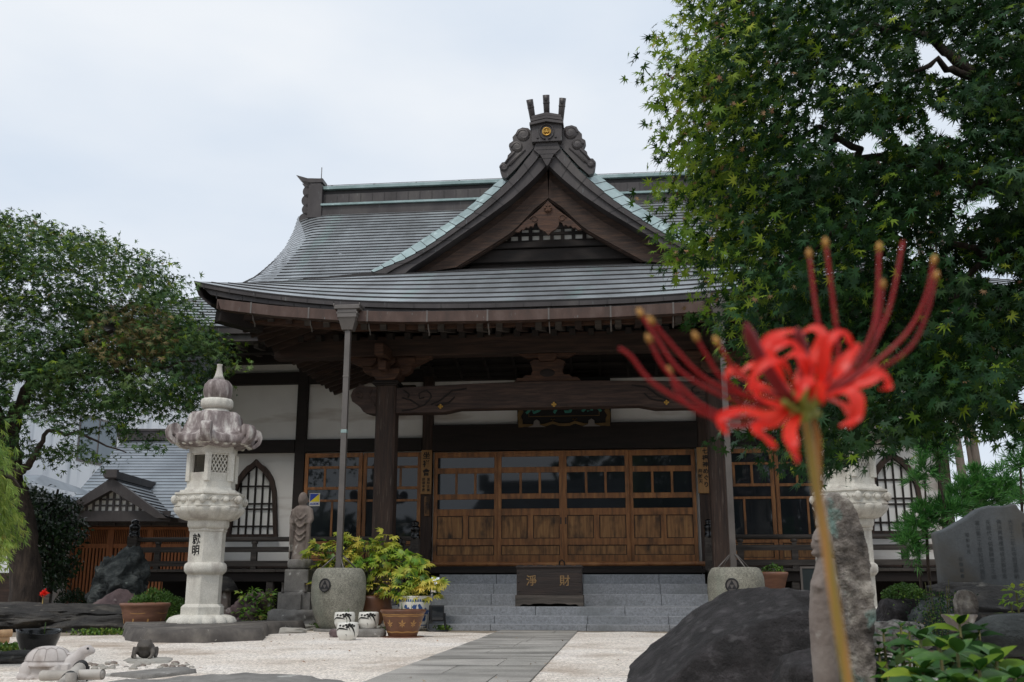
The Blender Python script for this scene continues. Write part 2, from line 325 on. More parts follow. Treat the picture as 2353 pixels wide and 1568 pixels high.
# leaves: many small faces through a crown
def star(lobes, valley, fold=.12):
    vs = [(0, .12, 0)]; A = [a for a, r in lobes]; fs = []; n = len(lobes)
    va = [A[0]-22]+[(A[i]+A[i+1])/2 for i in range(n-1)]+[A[-1]+22]
    for a in va: vs.append((valley*math.sin(R(a)), .12+valley*math.cos(R(a)), -.02))
    for a, r in lobes: vs.append((r*math.sin(R(a)), .12+r*math.cos(R(a)), -fold*r*r))
    for i in range(n): fs.append((0, 1+i, n+2+i, 2+i))
    return np.array(vs), fs
MAPLE = star([(-112, .5), (-72, .78), (-34, .95), (0, 1.05), (34, .95), (72, .78), (112, .5)], .3)
MAPLE5 = star([(-85, .7), (-40, .95), (0, 1.05), (40, .95), (85, .7)], .3)
PEONY = star([(-62, .75), (-28, .95), (0, 1.1), (28, .95), (62, .75)], .52, .3)
OVAL = (np.array([(0, 0, 0), (-.2, .25, .05), (0, .25, 0), (.2, .25, .05), (-.26, .55, .03), (0, .55, -.04), (.26, .55, .03), (-.12, .85, -.08), (0, .85, -.12), (.12, .85, -.08), (0, 1.05, -.22)]),
        [(0, 2, 1), (0, 3, 2), (1, 2, 5, 4), (2, 3, 6, 5), (4, 5, 8, 7), (5, 6, 9, 8), (7, 8, 10), (8, 9, 10)])
LEAFLET = (np.array([(0, 0, 0), (-.3, .5, .06), (.3, .5, .06), (0, 1, -.1)]), [(0, 2, 1), (1, 2, 3)])
def needles(n=11, w=.035, spread=.9, seed=3):
    r = random.Random(seed); vs, fs = [], []
    for i in range(n):
        a = 2*math.pi*i/n+r.random(); q = spread*(.25+.75*r.random()); d = Vector((math.cos(a)*q, 1, math.sin(a)*q)).normalized()*(.7+.4*r.random())
        s = d.cross(Vector((r.random()-.5, r.random()-.5, r.random()-.5))).normalized()*w; o = len(vs)
        b = Vector((0, r.random()*.35, 0)); vs += [b-s*.6, b+s*.6, b+d*.6+s, b+d*.6-s, b+d]; fs += [(o, o+1, o+2, o+3), (o+3, o+2, o+4)]
    return np.array([tuple(v) for v in vs]), fs
NEEDLE = needles()
WISP = needles(10, .034, .6, 8)
def unit(a): return a/np.maximum(np.linalg.norm(a, axis=-1, keepdims=True), 1e-9)
def leaves(name, P, T, Nn, S, tm, mats, mi=None, parent=None, loc=None):
    V, Fs = tm; n, k = len(P), len(V)
    T = unit(T); X = unit(np.cross(T, Nn)+1e-6); Nn = np.cross(X, T); S = np.asarray(S).reshape(-1, 1, 1)
    co = P[:, None, :]+S*(V[None, :, 0:1]*X[:, None, :]+V[None, :, 1:2]*T[:, None, :]+V[None, :, 2:3]*Nn[:, None, :])
    me = bpy.data.meshes.new(name); me.vertices.add(n*k); me.vertices.foreach_set('co', co.reshape(-1).astype(np.float32))
    fl = np.concatenate([np.array(f) for f in Fs]); ln = np.array([len(f) for f in Fs]); L = len(fl)
    idx = (fl[None, :]+(np.arange(n)*k)[:, None]).reshape(-1); tot = np.tile(ln, n); st = np.concatenate([[0], np.cumsum(tot)[:-1]])
    me.loops.add(n*L); me.loops.foreach_set('vertex_index', idx.astype(np.int32)); me.polygons.add(len(tot))
    me.polygons.foreach_set('loop_start', st.astype(np.int32)); me.polygons.foreach_set('loop_total', tot.astype(np.int32))
    for q in (mats if isinstance(mats, (list, tuple)) else [mats]): me.materials.append(q)
    if mi is not None: me.polygons.foreach_set('material_index', np.repeat(mi, len(Fs)).astype(np.int32))
    me.update(calc_edges=True); me.validate()
    return link(name, me, parent, loc)
def rnd(n, s=1.0): return rng.normal(0, s, (n, 3))
def inpoly(u, v, poly):
    r = np.zeros(len(u), bool); n = len(poly)
    for i in range(n):
        x1, y1 = poly[i]; x2, y2 = poly[(i+1) % n]
        c = ((y1 > v) != (y2 > v)) & (u < (x2-x1)*(v-y1)/(y2-y1+1e-12)+x1); r ^= c
    return r
def dome(name, r, n, m, size, tm=LEAFLET, parent=None, loc=None, lump=.12, up=.3, shell=.75):
    D = unit(rnd(n)); D[:, 2] = np.abs(D[:, 2])*1.0-.15*(rng.random(n) < .3)
    q = shell+(1-shell)*rng.random(n)**.5
    lum = np.array([noise.noise(Vector(d)*2.6+Vector((r[0]*7, 3, 1))) for d in D])*lump
    P = D*np.array(r)*(q+lum)[:, None]; P[:, 2] = np.maximum(P[:, 2], .02)
    return leaves(name, P, D*.6+rnd(n, .7)+[0, 0, up], unit(rnd(n))*.8+D*.4, size*(.7+.6*rng.random(n)), tm, m, None, parent, loc)
# ---------------------------------------------------------------- ground
m = MB(); m.grid([[(x, y, -.012 if y > 60 else 0) for x in (-900, -60, -14, 14, 60, 900)] for y in (-300, -20, 0, 12, 60, 1500)])
tag(m.obj('ground', yard), None, None, kind='structure')
T0 = thing('temple_hall', 'dark timber temple hall with curved patinated copper roof and orange sliding doors', 'temple', (OX, OY, 0), -YAW)
def tp(mb, name, mats, bevel=0, parent=T0, fix=False): return mb.obj(name, mats, parent, bevel=bevel, fix=fix)
itp = lambda x, xs, ys: float(np.interp(x, xs, ys))
GX = -.17                                            # centre line of porch and dormer gable
# ---- roof surfaces laid in lapped courses
def courses(rows, xl, xr, zf, nx=56, lip=.014, sm=False, flip=1, seam=.9):
    mb = MB(); sd = random.Random(5)
    for i in range(len(rows)-1):
        y0, y1 = rows[i], rows[i+1]; a0, b0, a1, b1 = xl(y0), xr(y0), xl(y1), xr(y1)
        cuts = [0]; t = sd.random()*.12
        while t < 1: cuts.append(t); t += seam/(b0-a0)*(.9+.2*sd.random())
        cuts = [c for c in cuts if c < .995]+[1]
        for q in range(len(cuts)-1):                 # each sheet its own island, so sheets differ slightly
            k = max(1, int(nx*(cuts[q+1]-cuts[q]))+1); lift = sd.random()*.003
            ts = [cuts[q]+(cuts[q+1]-cuts[q])*j/k for j in range(k+1)]
            lo = [(a0+(b0-a0)*t, y0) for t in ts]; up = [(a1+(b1-a1)*t, y1) for t in ts]
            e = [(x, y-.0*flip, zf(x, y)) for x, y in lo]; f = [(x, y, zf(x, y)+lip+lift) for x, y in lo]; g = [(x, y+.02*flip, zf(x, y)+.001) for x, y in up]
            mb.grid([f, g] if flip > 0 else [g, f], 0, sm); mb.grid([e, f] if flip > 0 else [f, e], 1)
    return mb
MP = ([-1.5, 0, 1, 2.5, 4.6], [5.22, 6.17, 6.9, 8.07, 9.82])
XE = ([-1.5, -.6, 0, .3, .6, 1, 1.5, 2, 2.5, 3.2, 4, 4.6], [9.0, 8.2, 7.73, 7.47, 7.28, 7.09, 6.85, 6.77, 6.71, 6.67, 6.75, 6.85])
DR = ([-1.5, 0, .3, .6, 1, 1.5, 2, 3.2, 4, 4.6], [0, .05, .1, .15, .22, .28, .3, .3, .25, .1])
def mainz(x, y):
    z = itp(y, *MP); e = itp(y, *XE); d = abs(x)-(e-.75)
    if d > 0: z -= itp(y, *DR)*(d/.75)**2.0
    if y < 1: z += .5*max(0, (abs(x)-5.5)/3.5)**2.5*(1-(y+1.5)/2.5)
    return z
rows = list(np.linspace(-1.5, 4.55, 42))
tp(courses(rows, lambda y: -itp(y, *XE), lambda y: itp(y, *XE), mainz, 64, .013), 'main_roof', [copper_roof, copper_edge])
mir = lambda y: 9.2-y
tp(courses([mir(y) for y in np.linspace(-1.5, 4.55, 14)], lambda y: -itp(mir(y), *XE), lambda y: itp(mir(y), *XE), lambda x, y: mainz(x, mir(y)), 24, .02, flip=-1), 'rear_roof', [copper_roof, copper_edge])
for s in (-1, 1):                                    # hipped ends and the wall of the side gable
    m = MB(); ys = list(np.linspace(-1.5, 10.7, 30)); P = []
    for y in ys:
        yy = min(y, mir(y)); e = itp(yy, *XE) if yy < .8 else 6.62; zt = mainz(e, yy) if yy < .8 else mainz(6.62, .8)
        P.append([(s*(e+(9.0-e)*t), y, zt+(5.22+.5*max(0, 1-(yy+1.5)/2.5)-zt)*(t**.85)) for t in np.linspace(0, 1, 9)])
    m.grid(P if s > 0 else [r[::-1] for r in P]); tp(m, 'side_roof', copper_roof)
    m = MB(); pts = [(y, itp(min(y, mir(y)), *MP)-.15) for y in np.linspace(.8, 8.4, 18)]+[(8.4, 6.6), (.8, 6.6)]
    m.add([(s*6.2, y, z) for y, z in pts], [tuple(range(len(pts)))[::s]]); tp(m, 'side_gable_wall', wood_black)
    m = MB()                                         # fascia of the main eave, seen left of the porch roof
    xs = np.linspace(4.2, 9.0, 14)
    for z0, z1, yo in ((-.13, -.005, -1.48), (-.26, -.13, -1.42)):
        m.grid([[(s*x, yo, mainz(x, -1.5)+z) for x in xs] for z in (z0, z1)] if s > 0 else [[(s*x, yo, mainz(x, -1.5)+z) for x in xs[::-1]] for z in (z0, z1)])
        m.grid([[(s*x, y, mainz(x, -1.5)+z0) for x in xs] for y in (yo, yo+.3)])
    tp(m, 'main_eave_fascia', copper_brown)
    m = MB(); m.grid([[(s*x, y, mainz(x, -1.5)-.26+.1*(y+1.4)) for x in xs] for y in (-1.35, .1)]); m.box(min(s*4.2, s*9), max(s*4.2, s*9), -.9, -.7, 4.86, 5.0)
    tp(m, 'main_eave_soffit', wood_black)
    for k in range(12):
        x = s*(4.5+.34*k); m = MB(); m.bar((x, -1.3, mainz(abs(x), -1.5)-.31), (x, .05, mainz(abs(x), -1.5)-.2), .09, .1); tp(m, 'eave_rafter', wood_grey)
# ---- porch roof
PC = ([-3.8, -3, -2, -1, 0, .6, 1.2], [4.88, 5.27, 5.79, 6.31, 6.66, 6.84, 7.03])
PX = ([-3.8, -3, -2, -1, 0, 1.2], [5.5, 5.24, 4.93, 4.55, 4.2, 3.9])
PZ = ([-3.8, -3, -2, -1, 0, 1.2], [5.36, 5.57, 5.88, 6.24, 6.6, 7.03])
def porchz(x, y):
    e, c, b = itp(y, *PX), itp(y, *PC), itp(y, *PZ)
    return c+(b-c)*min(1.05, (abs(x-GX)/e))**2.7
PXL, PXR = (lambda y: GX-itp(y, *PX)), (lambda y: GX+itp(y, *PX))
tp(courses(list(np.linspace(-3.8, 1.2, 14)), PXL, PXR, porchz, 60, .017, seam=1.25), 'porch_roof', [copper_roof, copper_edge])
SE = ([-3.8, -1.9, 0], [5.22, 4.55, 4.22]); SZ = ([-3.8, -1.9, 0], [4.95, 4.52, 4.25])   # side eave, lower edge
for s in (-1, 1):
    ys = list(np.linspace(-3.8, .6, 16)); m = MB()
    P = [[(GX+s*itp(y, *PX), y, itp(y, *PZ)+.01) for y in ys], [(GX+s*(itp(y, *PX)*.45+itp(y, *SE)*.55+.06), y, itp(y, *PZ)*.45+itp(y, *SZ)*.55) for y in ys], [(GX+s*itp(y, *SE), y, itp(y, *SZ)+.02) for y in ys]]
    m.grid(P[::s]); tp(m, 'porch_roof_end', copper_brown)
    m = MB(); P = [[(GX+s*(itp(y, *SE)-d), y, min(itp(y, *SZ)+.02+.36*d, porchz(GX+s*(itp(y, *SE)-d), y)-.16)) for y in ys] for d in (.0, .5, 1, 1.5, 2.2)]
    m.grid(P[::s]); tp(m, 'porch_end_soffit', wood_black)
    for k in range(19):
        y = -3.4+.185*k; e, z = itp(y, *SE), itp(y, *SZ); m = MB()
        m.bar((GX+s*(e-.02), y, z-.03), (GX+s*(e-1.75), y, min(z+.56, porchz(GX+s*(e-1.75), y)-.28)), .075, .09); tp(m, 'end_rafter', wood_h)
    m = MB(); m.bar((GX+s*5.12, -3.66, 4.84), (GX+s*4.6, -3.1, 4.78), .2, .24); tp(m, 'hip_rafter', wood_black, .01)
# fascia of the porch eave in two steps
m = MB(); xs = np.linspace(-1, 1, 61)
for z0, z1, yo, hw in ((-.085, .0, -3.79, 5.5), (-.2, -.085, -3.74, 5.36)):
    A = [[(GX+t*(hw-(.12 if z is z0 else 0)), yo, porchz(GX+t*5.5, -3.8)+z) for t in xs] for z in (z0, z1)]
    m.grid(A); m.grid([[(x, y, z) for x, _, z in A[0]] for y in (yo+.35, yo)])
for k in range(26):
    t = -.97+.0777*k; x = GX+t*5.5
    m.box(x, x+.012, -3.795, -3.78, porchz(x, -3.8)-.083, porchz(x, -3.8)-.006, 1); x += .2; m.box(x, x+.012, -3.745, -3.73, porchz(x, -3.8)-.195, porchz(x, -3.8)-.09, 1)
tp(m, 'porch_fascia', [copper_brown, copper_edge])
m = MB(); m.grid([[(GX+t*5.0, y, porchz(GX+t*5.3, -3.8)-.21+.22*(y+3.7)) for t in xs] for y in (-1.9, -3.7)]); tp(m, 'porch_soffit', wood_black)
for k in range(33):
    x = GX-4.96+.31*k; z = porchz(x, -3.8)-.3; m = MB(); m.bar((x, -3.42, z), (x, -1.75, z+.38), .1, .12, up=(0, 0, 1)); tp(m, 'porch_rafter', wood_grey if k % 3 else wood_h)
for k in range(34):
    x = GX-5.1+.31*k
    if abs(x-GX) < 4.4: m = MB(); z = 4.74; m.bar((x, -2.35, z), (x, -1.2, z+.3), .1, .11); tp(m, 'inner_rafter', wood_black)
m = MB(); m.bar((GX-5.05, -3.3, 4.86), (GX-3, -3.3, 4.66), .1, .1); m.bar((GX-3, -3.3, 4.66), (GX+3, -3.3, 4.66), .1, .1); m.bar((GX+3, -3.3, 4.66), (GX+5.05, -3.3, 4.86), .1, .1); tp(m, 'eave_batten', wood_red)
# gutter with hangers, rain heads and rain pipes
gx = [-5.17, -4.2, -3.1, -2.2, -.5, 1.0, 2.3, 3.4, 4.86]; gz = [5.0, 4.86, 4.755, 4.71, 4.69, 4.70, 4.74, 4.82, 5.0]
gu = np.linspace(gx[0], gx[-1], 50); G = [(x, itp(x, gx, gz)) for x in gu]
m = MB(); yo = -4.0
for a, b, c in (((yo, 0), (yo, -.16), 1), ((yo, -.16), (yo+.16, -.16), 1), ((yo+.16, -.16), (yo+.16, 0), 1), ((yo, 0), (yo+.014, .006), 1), ((yo+.014, .006), (yo+.014, -.15), 1)):
    sl = lambda q: [(x+(.06 if x < -5 else -.06 if x > 4.7 else 0)*(-q[1]/.16), q[0], z+q[1]) for x, z in G]
    m.grid([sl(b), sl(a)])
for x, z in (G[0], G[-1]): m.box(x-.006, x+.006, yo+.001, yo+.16, z-.15, z)
tp(m, 'gutter', copper_red)
for k in range(11):
    x = -4.62+.93*k
    if x > 4.6: break
    z = itp(x, gx, gz); m = MB(); m.box(x-.012, x+.012, yo-.006, yo-.001, z-.165, z+.012)
    m.tube([(x, yo+.1, z-.16), (x, yo+.13, z-.24), (x, yo+.2, z-.27), (x, yo+.22, z-.33)], .012, 6); tp(m, 'gutter_hanger', steel)
for px in (-3.05, 2.58):
    g = T0; z = itp(px, gx, gz); m = MB()
    for a, b, h0, h1 in ((.20, .13, .0, .055), (.15, .11, -.13, 0), (.165, .12, -.075, -.05)): m.box(px-a, px+a, yo-.13 if a < .2 else yo-.15, yo+.13, z+h0-.005, z+h1)
    m.add([(px+i*q, yo+j*q*.85, zz) for q, zz in ((.085, z-.32), (.14, z-.13)) for i, j in ((-1, -1), (1, -1), (1, 1), (-1, 1))], [(3, 2, 1, 0), (4, 5, 6, 7), (0, 1, 5, 4), (1, 2, 6, 5), (2, 3, 7, 6), (3, 0, 4, 7)])
    m.box(px-.21, px-.19, yo-.16, yo+.13, z+.04, z+.08); m.box(px+.19, px+.21, yo-.16, yo+.13, z+.04, z+.08)
    rh = tp(m, 'rain_head', steel, .004)
    m = MB(); m.box(px-.042, px+.042, yo-.042, yo+.042, .86, z-.32); m.box(px-.046, px+.046, yo-.046, yo+.046, 2.85, 2.9, 1); m.box(px-.047, px+.047, yo-.047, yo+.047, 3.7, 3.72)
    pp = tp(m, 'rain_pipe', [steel, verdigris], .004)
    for a in (0, 1, 2, 3):
        g = R(30+90*a); m = MB(); m.tube([(px+.05*math.cos(g), yo+.05*math.sin(g), 1.06), (px+.3*math.cos(g), yo+.3*math.sin(g), .84)], .011, 6); m.obj('pipe_strut', steel, pp)
# ---- main ridge
m = MB(); xr = 6.15
m.box(-xr, xr, 4.28, 4.92, 9.5, 9.8, 1); m.box(-xr-.02, xr+.02, 4.22, 4.98, 9.8, 9.85); m.box(-xr, xr, 4.36, 4.84, 9.85, 10.14, 1); m.box(-xr, xr, 4.4, 4.8, 10.14, 10.26, 2); m.box(-xr-.02, xr+.02, 4.3, 4.9, 10.26, 10.34)
for k in range(42):
    x = -6.1+.3*k
    if x < 6.1: m.box(x, x+.012, 4.352, 4.36, 9.86, 10.13, 2)
rd = tp(m, 'main_ridge', [verdigris, copper_brown, copper_edge])
m = MB(); m.tube([(-xr, 4.5, 10.44), (xr, 4.5, 10.44)], .008, 5)
for k in range(12): m.box(-6+1.08*k, -5.96+1.08*k, 4.48, 4.52, 10.34, 10.43)
m.obj('lightning_wire', steel, rd)
for s in (-1, 1):
    m = MB()
    for (cx, cz, rr) in ((6.5, 10.22, .17), (6.52, 9.98, .17), (6.52, 9.74, .15), (6.58, 9.5, .15)):
        m.lathe([(rr, -.3), (rr, .3)], 20, (0, 0, 0), 0, False); q = len(m.v)-40; m.v[q:] = [(s*cx+a, 4.6+c, cz+b) for a, b, c in m.v[q:]]
    m.box(min(s*6.15, s*6.5), max(s*6.15, s*6.5), 4.24, 4.96, 9.5, 10.36)
    m.prism([(s*x, z) for x, z in ((6.9, 10.72), (6.6, 10.62), (6.3, 10.6), (6.2, 10.6), (6.2, 10.5), (6.5, 10.5), (6.75, 10.56))][::s], 4.4, 4.8); m.box(min(s*6.25, s*6.52), max(s*6.25, s*6.52), 4.42, 4.78, 10.34, 10.52)
    m.prism([(s*x, z) for x, z in ((6.7, 10.44), (6.45, 10.36), (6.3, 10.36), (6.3, 10.3), (6.6, 10.3))][::s], 4.3, 4.9)
    eo = m.obj('ridge_end_ornament', copper_brown, rd, fix=True)
    m = MB(); m.tube([(s*6.3, 4.6, 10.6), (s*6.3, 4.6, 10.98)], .012, 6); m.obj('lightning_rod', steel, rd)
# ---- dormer gable over the porch
A = [(.2, 8.78), (.46, 8.6), (.75, 8.45), (.93, 8.28), (1.21, 8.04), (1.55, 7.73), (1.97, 7.41), (2.33, 7.18), (2.73, 6.92), (3.12, 6.68), (3.44, 6.5)]
B = [(.19, 8.75), (.31, 8.56), (.63, 8.14), (.97, 7.8), (1.27, 7.52), (1.58, 7.27), (1.94, 7.0), (2.29, 6.76), (2.67, 6.55), (3.02, 6.41), (3.29, 6.29)]
Cc = [(.0, 8.36), (.05, 8.3), (.3, 8.03), (.66, 7.7), (1.07, 7.39), (1.48, 7.11), (1.89, 6.83), (2.3, 6.55), (2.55, 6.4), (2.7, 6.27)]
Dd = [(0, 7.73), (.25, 7.54), (.45, 7.32), (.66, 7.1), (1.1, 6.82), (1.71, 6.45)]
def rs(P, n):                                        # resample a polyline by length
    P = np.array(P); d = np.r_[0, np.cumsum(np.hypot(*np.diff(P, axis=0).T))]; t = np.linspace(0, d[-1], n)
    return [(float(np.interp(q, d, P[:, 0])), float(np.interp(q, d, P[:, 1]))) for q in t]
gb = thing('dormer_gable', None, None); gb.parent = T0
for k_ in ('label', 'category'):
    if k_ in gb: del gb[k_]
n = 19; Ar, Br, Cr = rs(A, n), rs(B, n), rs(Cc, n); Bm = [((b[0]*.55+c[0]*.45), (b[1]*.55+c[1]*.45)) for b, c in zip(Br, Cr)]
for s in (-1, 1):
    m = MB(); X = lambda p: GX+s*p[0]
    for i in range(n-1):                             # rolled verge and roof sheets behind it, one sheet per course
        j = i+1; l = .015
        P = [(X(Br[i]), -1.06, Br[i][1]), (X(Br[i]), -.95, Br[i][1]+.05), (X(Ar[i]), -.55, Ar[i][1]), (X(Ar[i]), 3.4, Ar[i][1]+.02)]
        Q = [(X(Br[j]), -1.06, Br[j][1]+l), (X(Br[j]), -.95, Br[j][1]+.05+l), (X(Ar[j]), -.55, Ar[j][1]+l), (X(Ar[j]), 3.4, Ar[j][1]+.02+l)]
        m.grid([P, Q][::-s]); m.grid([[(x, y, z-l) for x, y, z in Q], Q][::s], 1)
    m.obj('gable_roof', [verdigris, copper_edge], gb)
    for nm, P, Q, y0, mt in (('upper_barge_cladding', Br, Bm, -1.05, copper_brown), ('lower_barge_cladding', Bm, Cr, -1.0, copper_brown)):
        m = MB(); m.grid([[(X(p), y0, p[1]) for p in P], [(X(p), y0, p[1]) for p in Q]][::s]); m.grid([[(X(p), y0, p[1]) for p in Q], [(X(p), y0+.3, p[1]) for p in Q]][::s])
        for i in range(2, n-1, 2):
            p, q = P[i], Q[i]; m.add([(X(p), y0-.004, p[1]), (X(q), y0-.004, q[1]), (X(q)+s*.012, y0-.004, q[1]-.01), (X(p)+s*.012, y0-.004, p[1]-.01)], [(0, 1, 2, 3)[::s]], 1)
        m.obj(nm, [mt, copper_edge], gb)
    Dr = rs(Dd, 14); Ci = rs([(c[0]+.02, c[1]+.05) for c in Cc], 14); m = MB()
    for a, b, y0 in ((.0, .42, -.72), (.38, .95, -.78), (.92, 1.0, -.74)):
        m.grid([[(X(c)*(1-t)+X(d)*t, y0, c[1]*(1-t)+d[1]*t) for c, d in zip(Ci, Dr)] for t in (a, b)][::s])
        m.grid([[(X(c)*(1-b)+X(d)*b, y, c[1]*(1-b)+d[1]*b) for c, d in zip(Ci, Dr)] for y in (y0, y0+.12)][::s])
    m.obj('barge_board', wood_barge, gb)
m = MB(); m.prism([(GX-1.75, 6.3), (GX+1.75, 6.3), (GX+1.2, 6.95), (GX+.6, 7.4), (GX, 7.9), (GX-.6, 7.4), (GX-1.2, 6.95)], -.44, -.3); m.obj('gable_back_wall', wood_black, gb)
m = MB(); m.box(GX-.88, GX+.84, -.455, -.445, 7.02, 7.3); m.obj('gable_paper', paper, gb)
m = MB()
for k in range(10): x = GX-1.02+.205*k; m.box(x, x+.07, -.5, -.45, 6.98, 7.32)
for z in (6.97, 7.125, 7.25): m.box(GX-1.2, GX+1.2, -.51, -.457, z, z+.055)
m.obj('gable_lattice', wood_black, gb)
m = MB(); m.box(GX-1.5, GX+1.5, -.58, -.42, 6.86, 6.97); m.box(GX-1.62, GX+1.62, -.54, -.42, 6.6, 6.84); m.obj('gable_beam', wood_black, gb, bevel=.01)
gg = [(0, 7.66), (.14, 7.51), (.29, 7.38), (.44, 7.26), (.62, 7.07), (.55, 7.06), (.5, 7.11), (.46, 7.1), (.42, 7.15), (.37, 7.13), (.33, 7.17), (.28, 7.15), (.26, 7.21), (.2, 7.24), (.2, 7.17), (.15, 7.1), (.06, 7.05), (0, 6.98)]
m = MB(); m.prism([(GX+x, z) for x, z in gg]+[(GX-x, z) for x, z in gg[-2:0:-1]], -.9, -.84)
for s in (-1, 1): m.tube([(GX+s*(.26+.075*math.cos(t)*(1-.08*t)), -.9, 7.3+.07*math.sin(t)*(1-.08*t)) for t in np.linspace(0, 7, 18)], .014, 6)
m.lathe([(.075, 0), (.075, .02), (.05, .035)], 12, (0, 0, 0), 0); q = len(m.v)-36; m.v[q:] = [(GX+x, -.9-z, 7.5+y) for x, y, z in m.v[q:]]
for k in range(6): m.ball((GX+.055*math.cos(k*1.047), -.93, 7.5+.055*math.sin(k*1.047)), .024, 0, 8, 5)
m.obj('gable_pendant', wood_red, gb, fix=True)
m = MB(); m.prism([(GX-.2, 8.76), (GX+.2, 8.76), (GX+.25, 8.62), (GX+.12, 8.5), (GX+.03, 8.32), (GX, 8.28), (GX-.03, 8.32), (GX-.12, 8.5), (GX-.25, 8.62)][::-1], -1.09, -.9)
for z in (8.43, 8.52, 8.61, 8.69): m.box(GX-.24+(8.7-z)*.35, GX+.24-(8.7-z)*.35, -1.094, -1.09, z, z+.008, 1)
m.obj('gable_apex_plate', [copper_brown, copper_edge], gb)
m = MB(); m.box(GX-.2, GX+.2, -.8, 3.6, 8.7, 9.02); m.box(GX-.26, GX+.26, -.8, 3.6, 9.02, 9.1); m.box(GX-.12, GX+.12, -.8, 3.6, 9.1, 9.2); m.obj('gable_ridge', copper_brown, gb)
# ridge-end ornament: box, roof, three pipes, clouds, gilt crest
m = MB(); m.prism([(GX-.28, 8.76), (GX+.28, 8.76), (GX+.29, 9.1), (GX, 9.16), (GX-.29, 9.1)][::-1], -1.14, -.8)
for z, hw in ((9.08, .32), (9.15, .3), (9.21, .28)): m.prism([(GX-hw, z), (GX, z+.06), (GX+hw, z), (GX+hw, z+.05), (GX, z+.115), (GX-hw, z+.05)], -1.2, -.78)
m.tube([(GX+.13*math.cos(t), -1.15, 8.95+.15*math.sin(t)) for t in np.linspace(.2-math.pi/2, 1.5*math.pi-.2, 26)], .016, 6, 0)
for s in (-1, 1): m.ball((GX+s*.17, -1.145, 8.83), (.025, .01, .018), 2, 8, 5)
orn = m.obj('ridge_ornament', [copper_brown, verdigris, copper_edge], T0, fix=True)
for s, zt in ((-1, 9.6), (0, 9.68), (1, 9.6)):
    m = MB(); a, b = Vector((GX+s*.245, -.95, 9.12)), Vector((GX+s*.315, -1.2, zt))
    if s == 0: a = Vector((GX, -.95, 9.2))
    m.tube([a, b], [.05, .066], 14, 0); d = (b-a).normalized(); m.tube([b-d*.01, b+d*.003], [.045, .045], 12, 1); m.tube([b-d*.16, b-d*.14], [.068, .068], 12, 0)
    q0 = len(m.v); m.ball((0, 0, 0), (.042, .012, .062), 1, 12, 8); m.v[q0:] = [tuple(b-d*.085+Vector((x, y-.062, z))) for x, y, z in m.v[q0:]]; m.obj('ornament_pipe', [copper_brown, copper_edge], orn)
cl = [(-.29, 9.03), (-.36, 9.1), (-.47, 9.12), (-.56, 9.08), (-.6, 9.0), (-.66, 8.93), (-.65, 8.85), (-.72, 8.8), (-.73, 8.75), (-.68, 8.63), (-.75, 8.56), (-.77, 8.43), (-.86, 8.42), (-.91, 8.35), (-.89, 8.22), (-.85, 8.12), (-.78, 8.1), (-.58, 8.3), (-.4, 8.52), (-.21, 8.74)]
for s in (-1, 1):
    m = MB(); m.prism([(GX-s*x, z) for x, z in cl][::-1] if s < 0 else [(GX-s*x, z) for x, z in cl], -1.02, -.86)
    for cx, cz, q in ((.45, 8.96, .12), (.57, 8.72, .1), (.82, 8.31, .07)):
        m.tube([(GX+s*(cx+q*math.cos(t)*(1-.1*t)), -1.03, cz+q*math.sin(t)*(1-.1*t)) for t in np.linspace(0, 8, 24)], .026, 6); m.ball((GX+s*cx, -1.02, cz), (q*1.1, .035, q*1.1), 0, 12, 6)
    for a, b in (((.5, 8.6), (.78, 8.3)), ((.42, 8.66), (.7, 8.36)), ((.62, 8.62), (.8, 8.4))): m.tube([(GX+s*a[0], -1.03, a[1]), (GX+s*(a[0]+b[0])/2+s*.02, -1.035, (a[1]+b[1])/2-.01), (GX+s*b[0], -1.03, b[1])], .02, 6)
    m.obj('cloud_scroll', copper_brown, orn, bevel=.012, fix=True)
m = MB(); m.lathe([(.072, 0), (.086, .006), (.086, .022), (.07, .026), (.066, .018)], 28); m.xf(Matrix.Translation((GX, -1.14, 8.95)) @ Matrix.Rotation(R(90), 4, 'X'))
for k in range(3): g = R(90+120*k); m.tube([(GX+.034*math.cos(g+t), -1.166, 8.95+.034*math.sin(g+t)) for t in np.linspace(-.7, .7, 6)], .006, 5)
m.prism([(GX-.028, 8.93), (GX+.028, 8.93), (GX, 8.985)], -1.172, -1.16); m.obj('gilt_crest', gold, orn)
# ---- walls, posts and beams of the front
m = MB(); m.box(-6.76, 6.76, .06, .25, .78, 4.95); m.box(-6.76, -6.55, .25, 10, .78, 4.95); m.box(6.55, 6.76, .25, 10, .78, 4.95); tp(m, 'plaster_wall', plaster)
m = MB(); m.box(-6.7, 6.7, .3, 10, 4.9, 5.1); tp(m, 'ceiling_deck', wood_black)
POSTS = [-6.76, -5.0, -2.54, 2.57, 5.03, 6.76]
for x in POSTS: m = MB(); hw = .1; m.box(x-hw, x+hw, -.06, .08, .3, 4.85); tp(m, 'post', wood_v if abs(x) < 3 or x > 6 else wood_black, .01)
ED = [-6.66, -5.1, -4.9, -2.64, -2.44, 2.47, 2.67, 4.93, 5.13, 6.66]
for a, b in zip(ED[::2], ED[1::2]):
    mid = abs((a+b)/2) < 1
    for z0, z1, yo in (((3.08, 3.57, -.1),) if mid else ((3.1, 3.34, -.075),))+((4.43, 4.66, -.05), (4.84, 5.12, -.12)):
        m = MB(); m.box(a+.003, b-.003, yo, .1, z0, z1); tp(m, 'wall_beam', wood_black, .008)
    m = MB(); m.box(a+.003, b-.003, -.03, .1, .95, 1.02); tp(m, 'sill_beam', wood_h, .006)
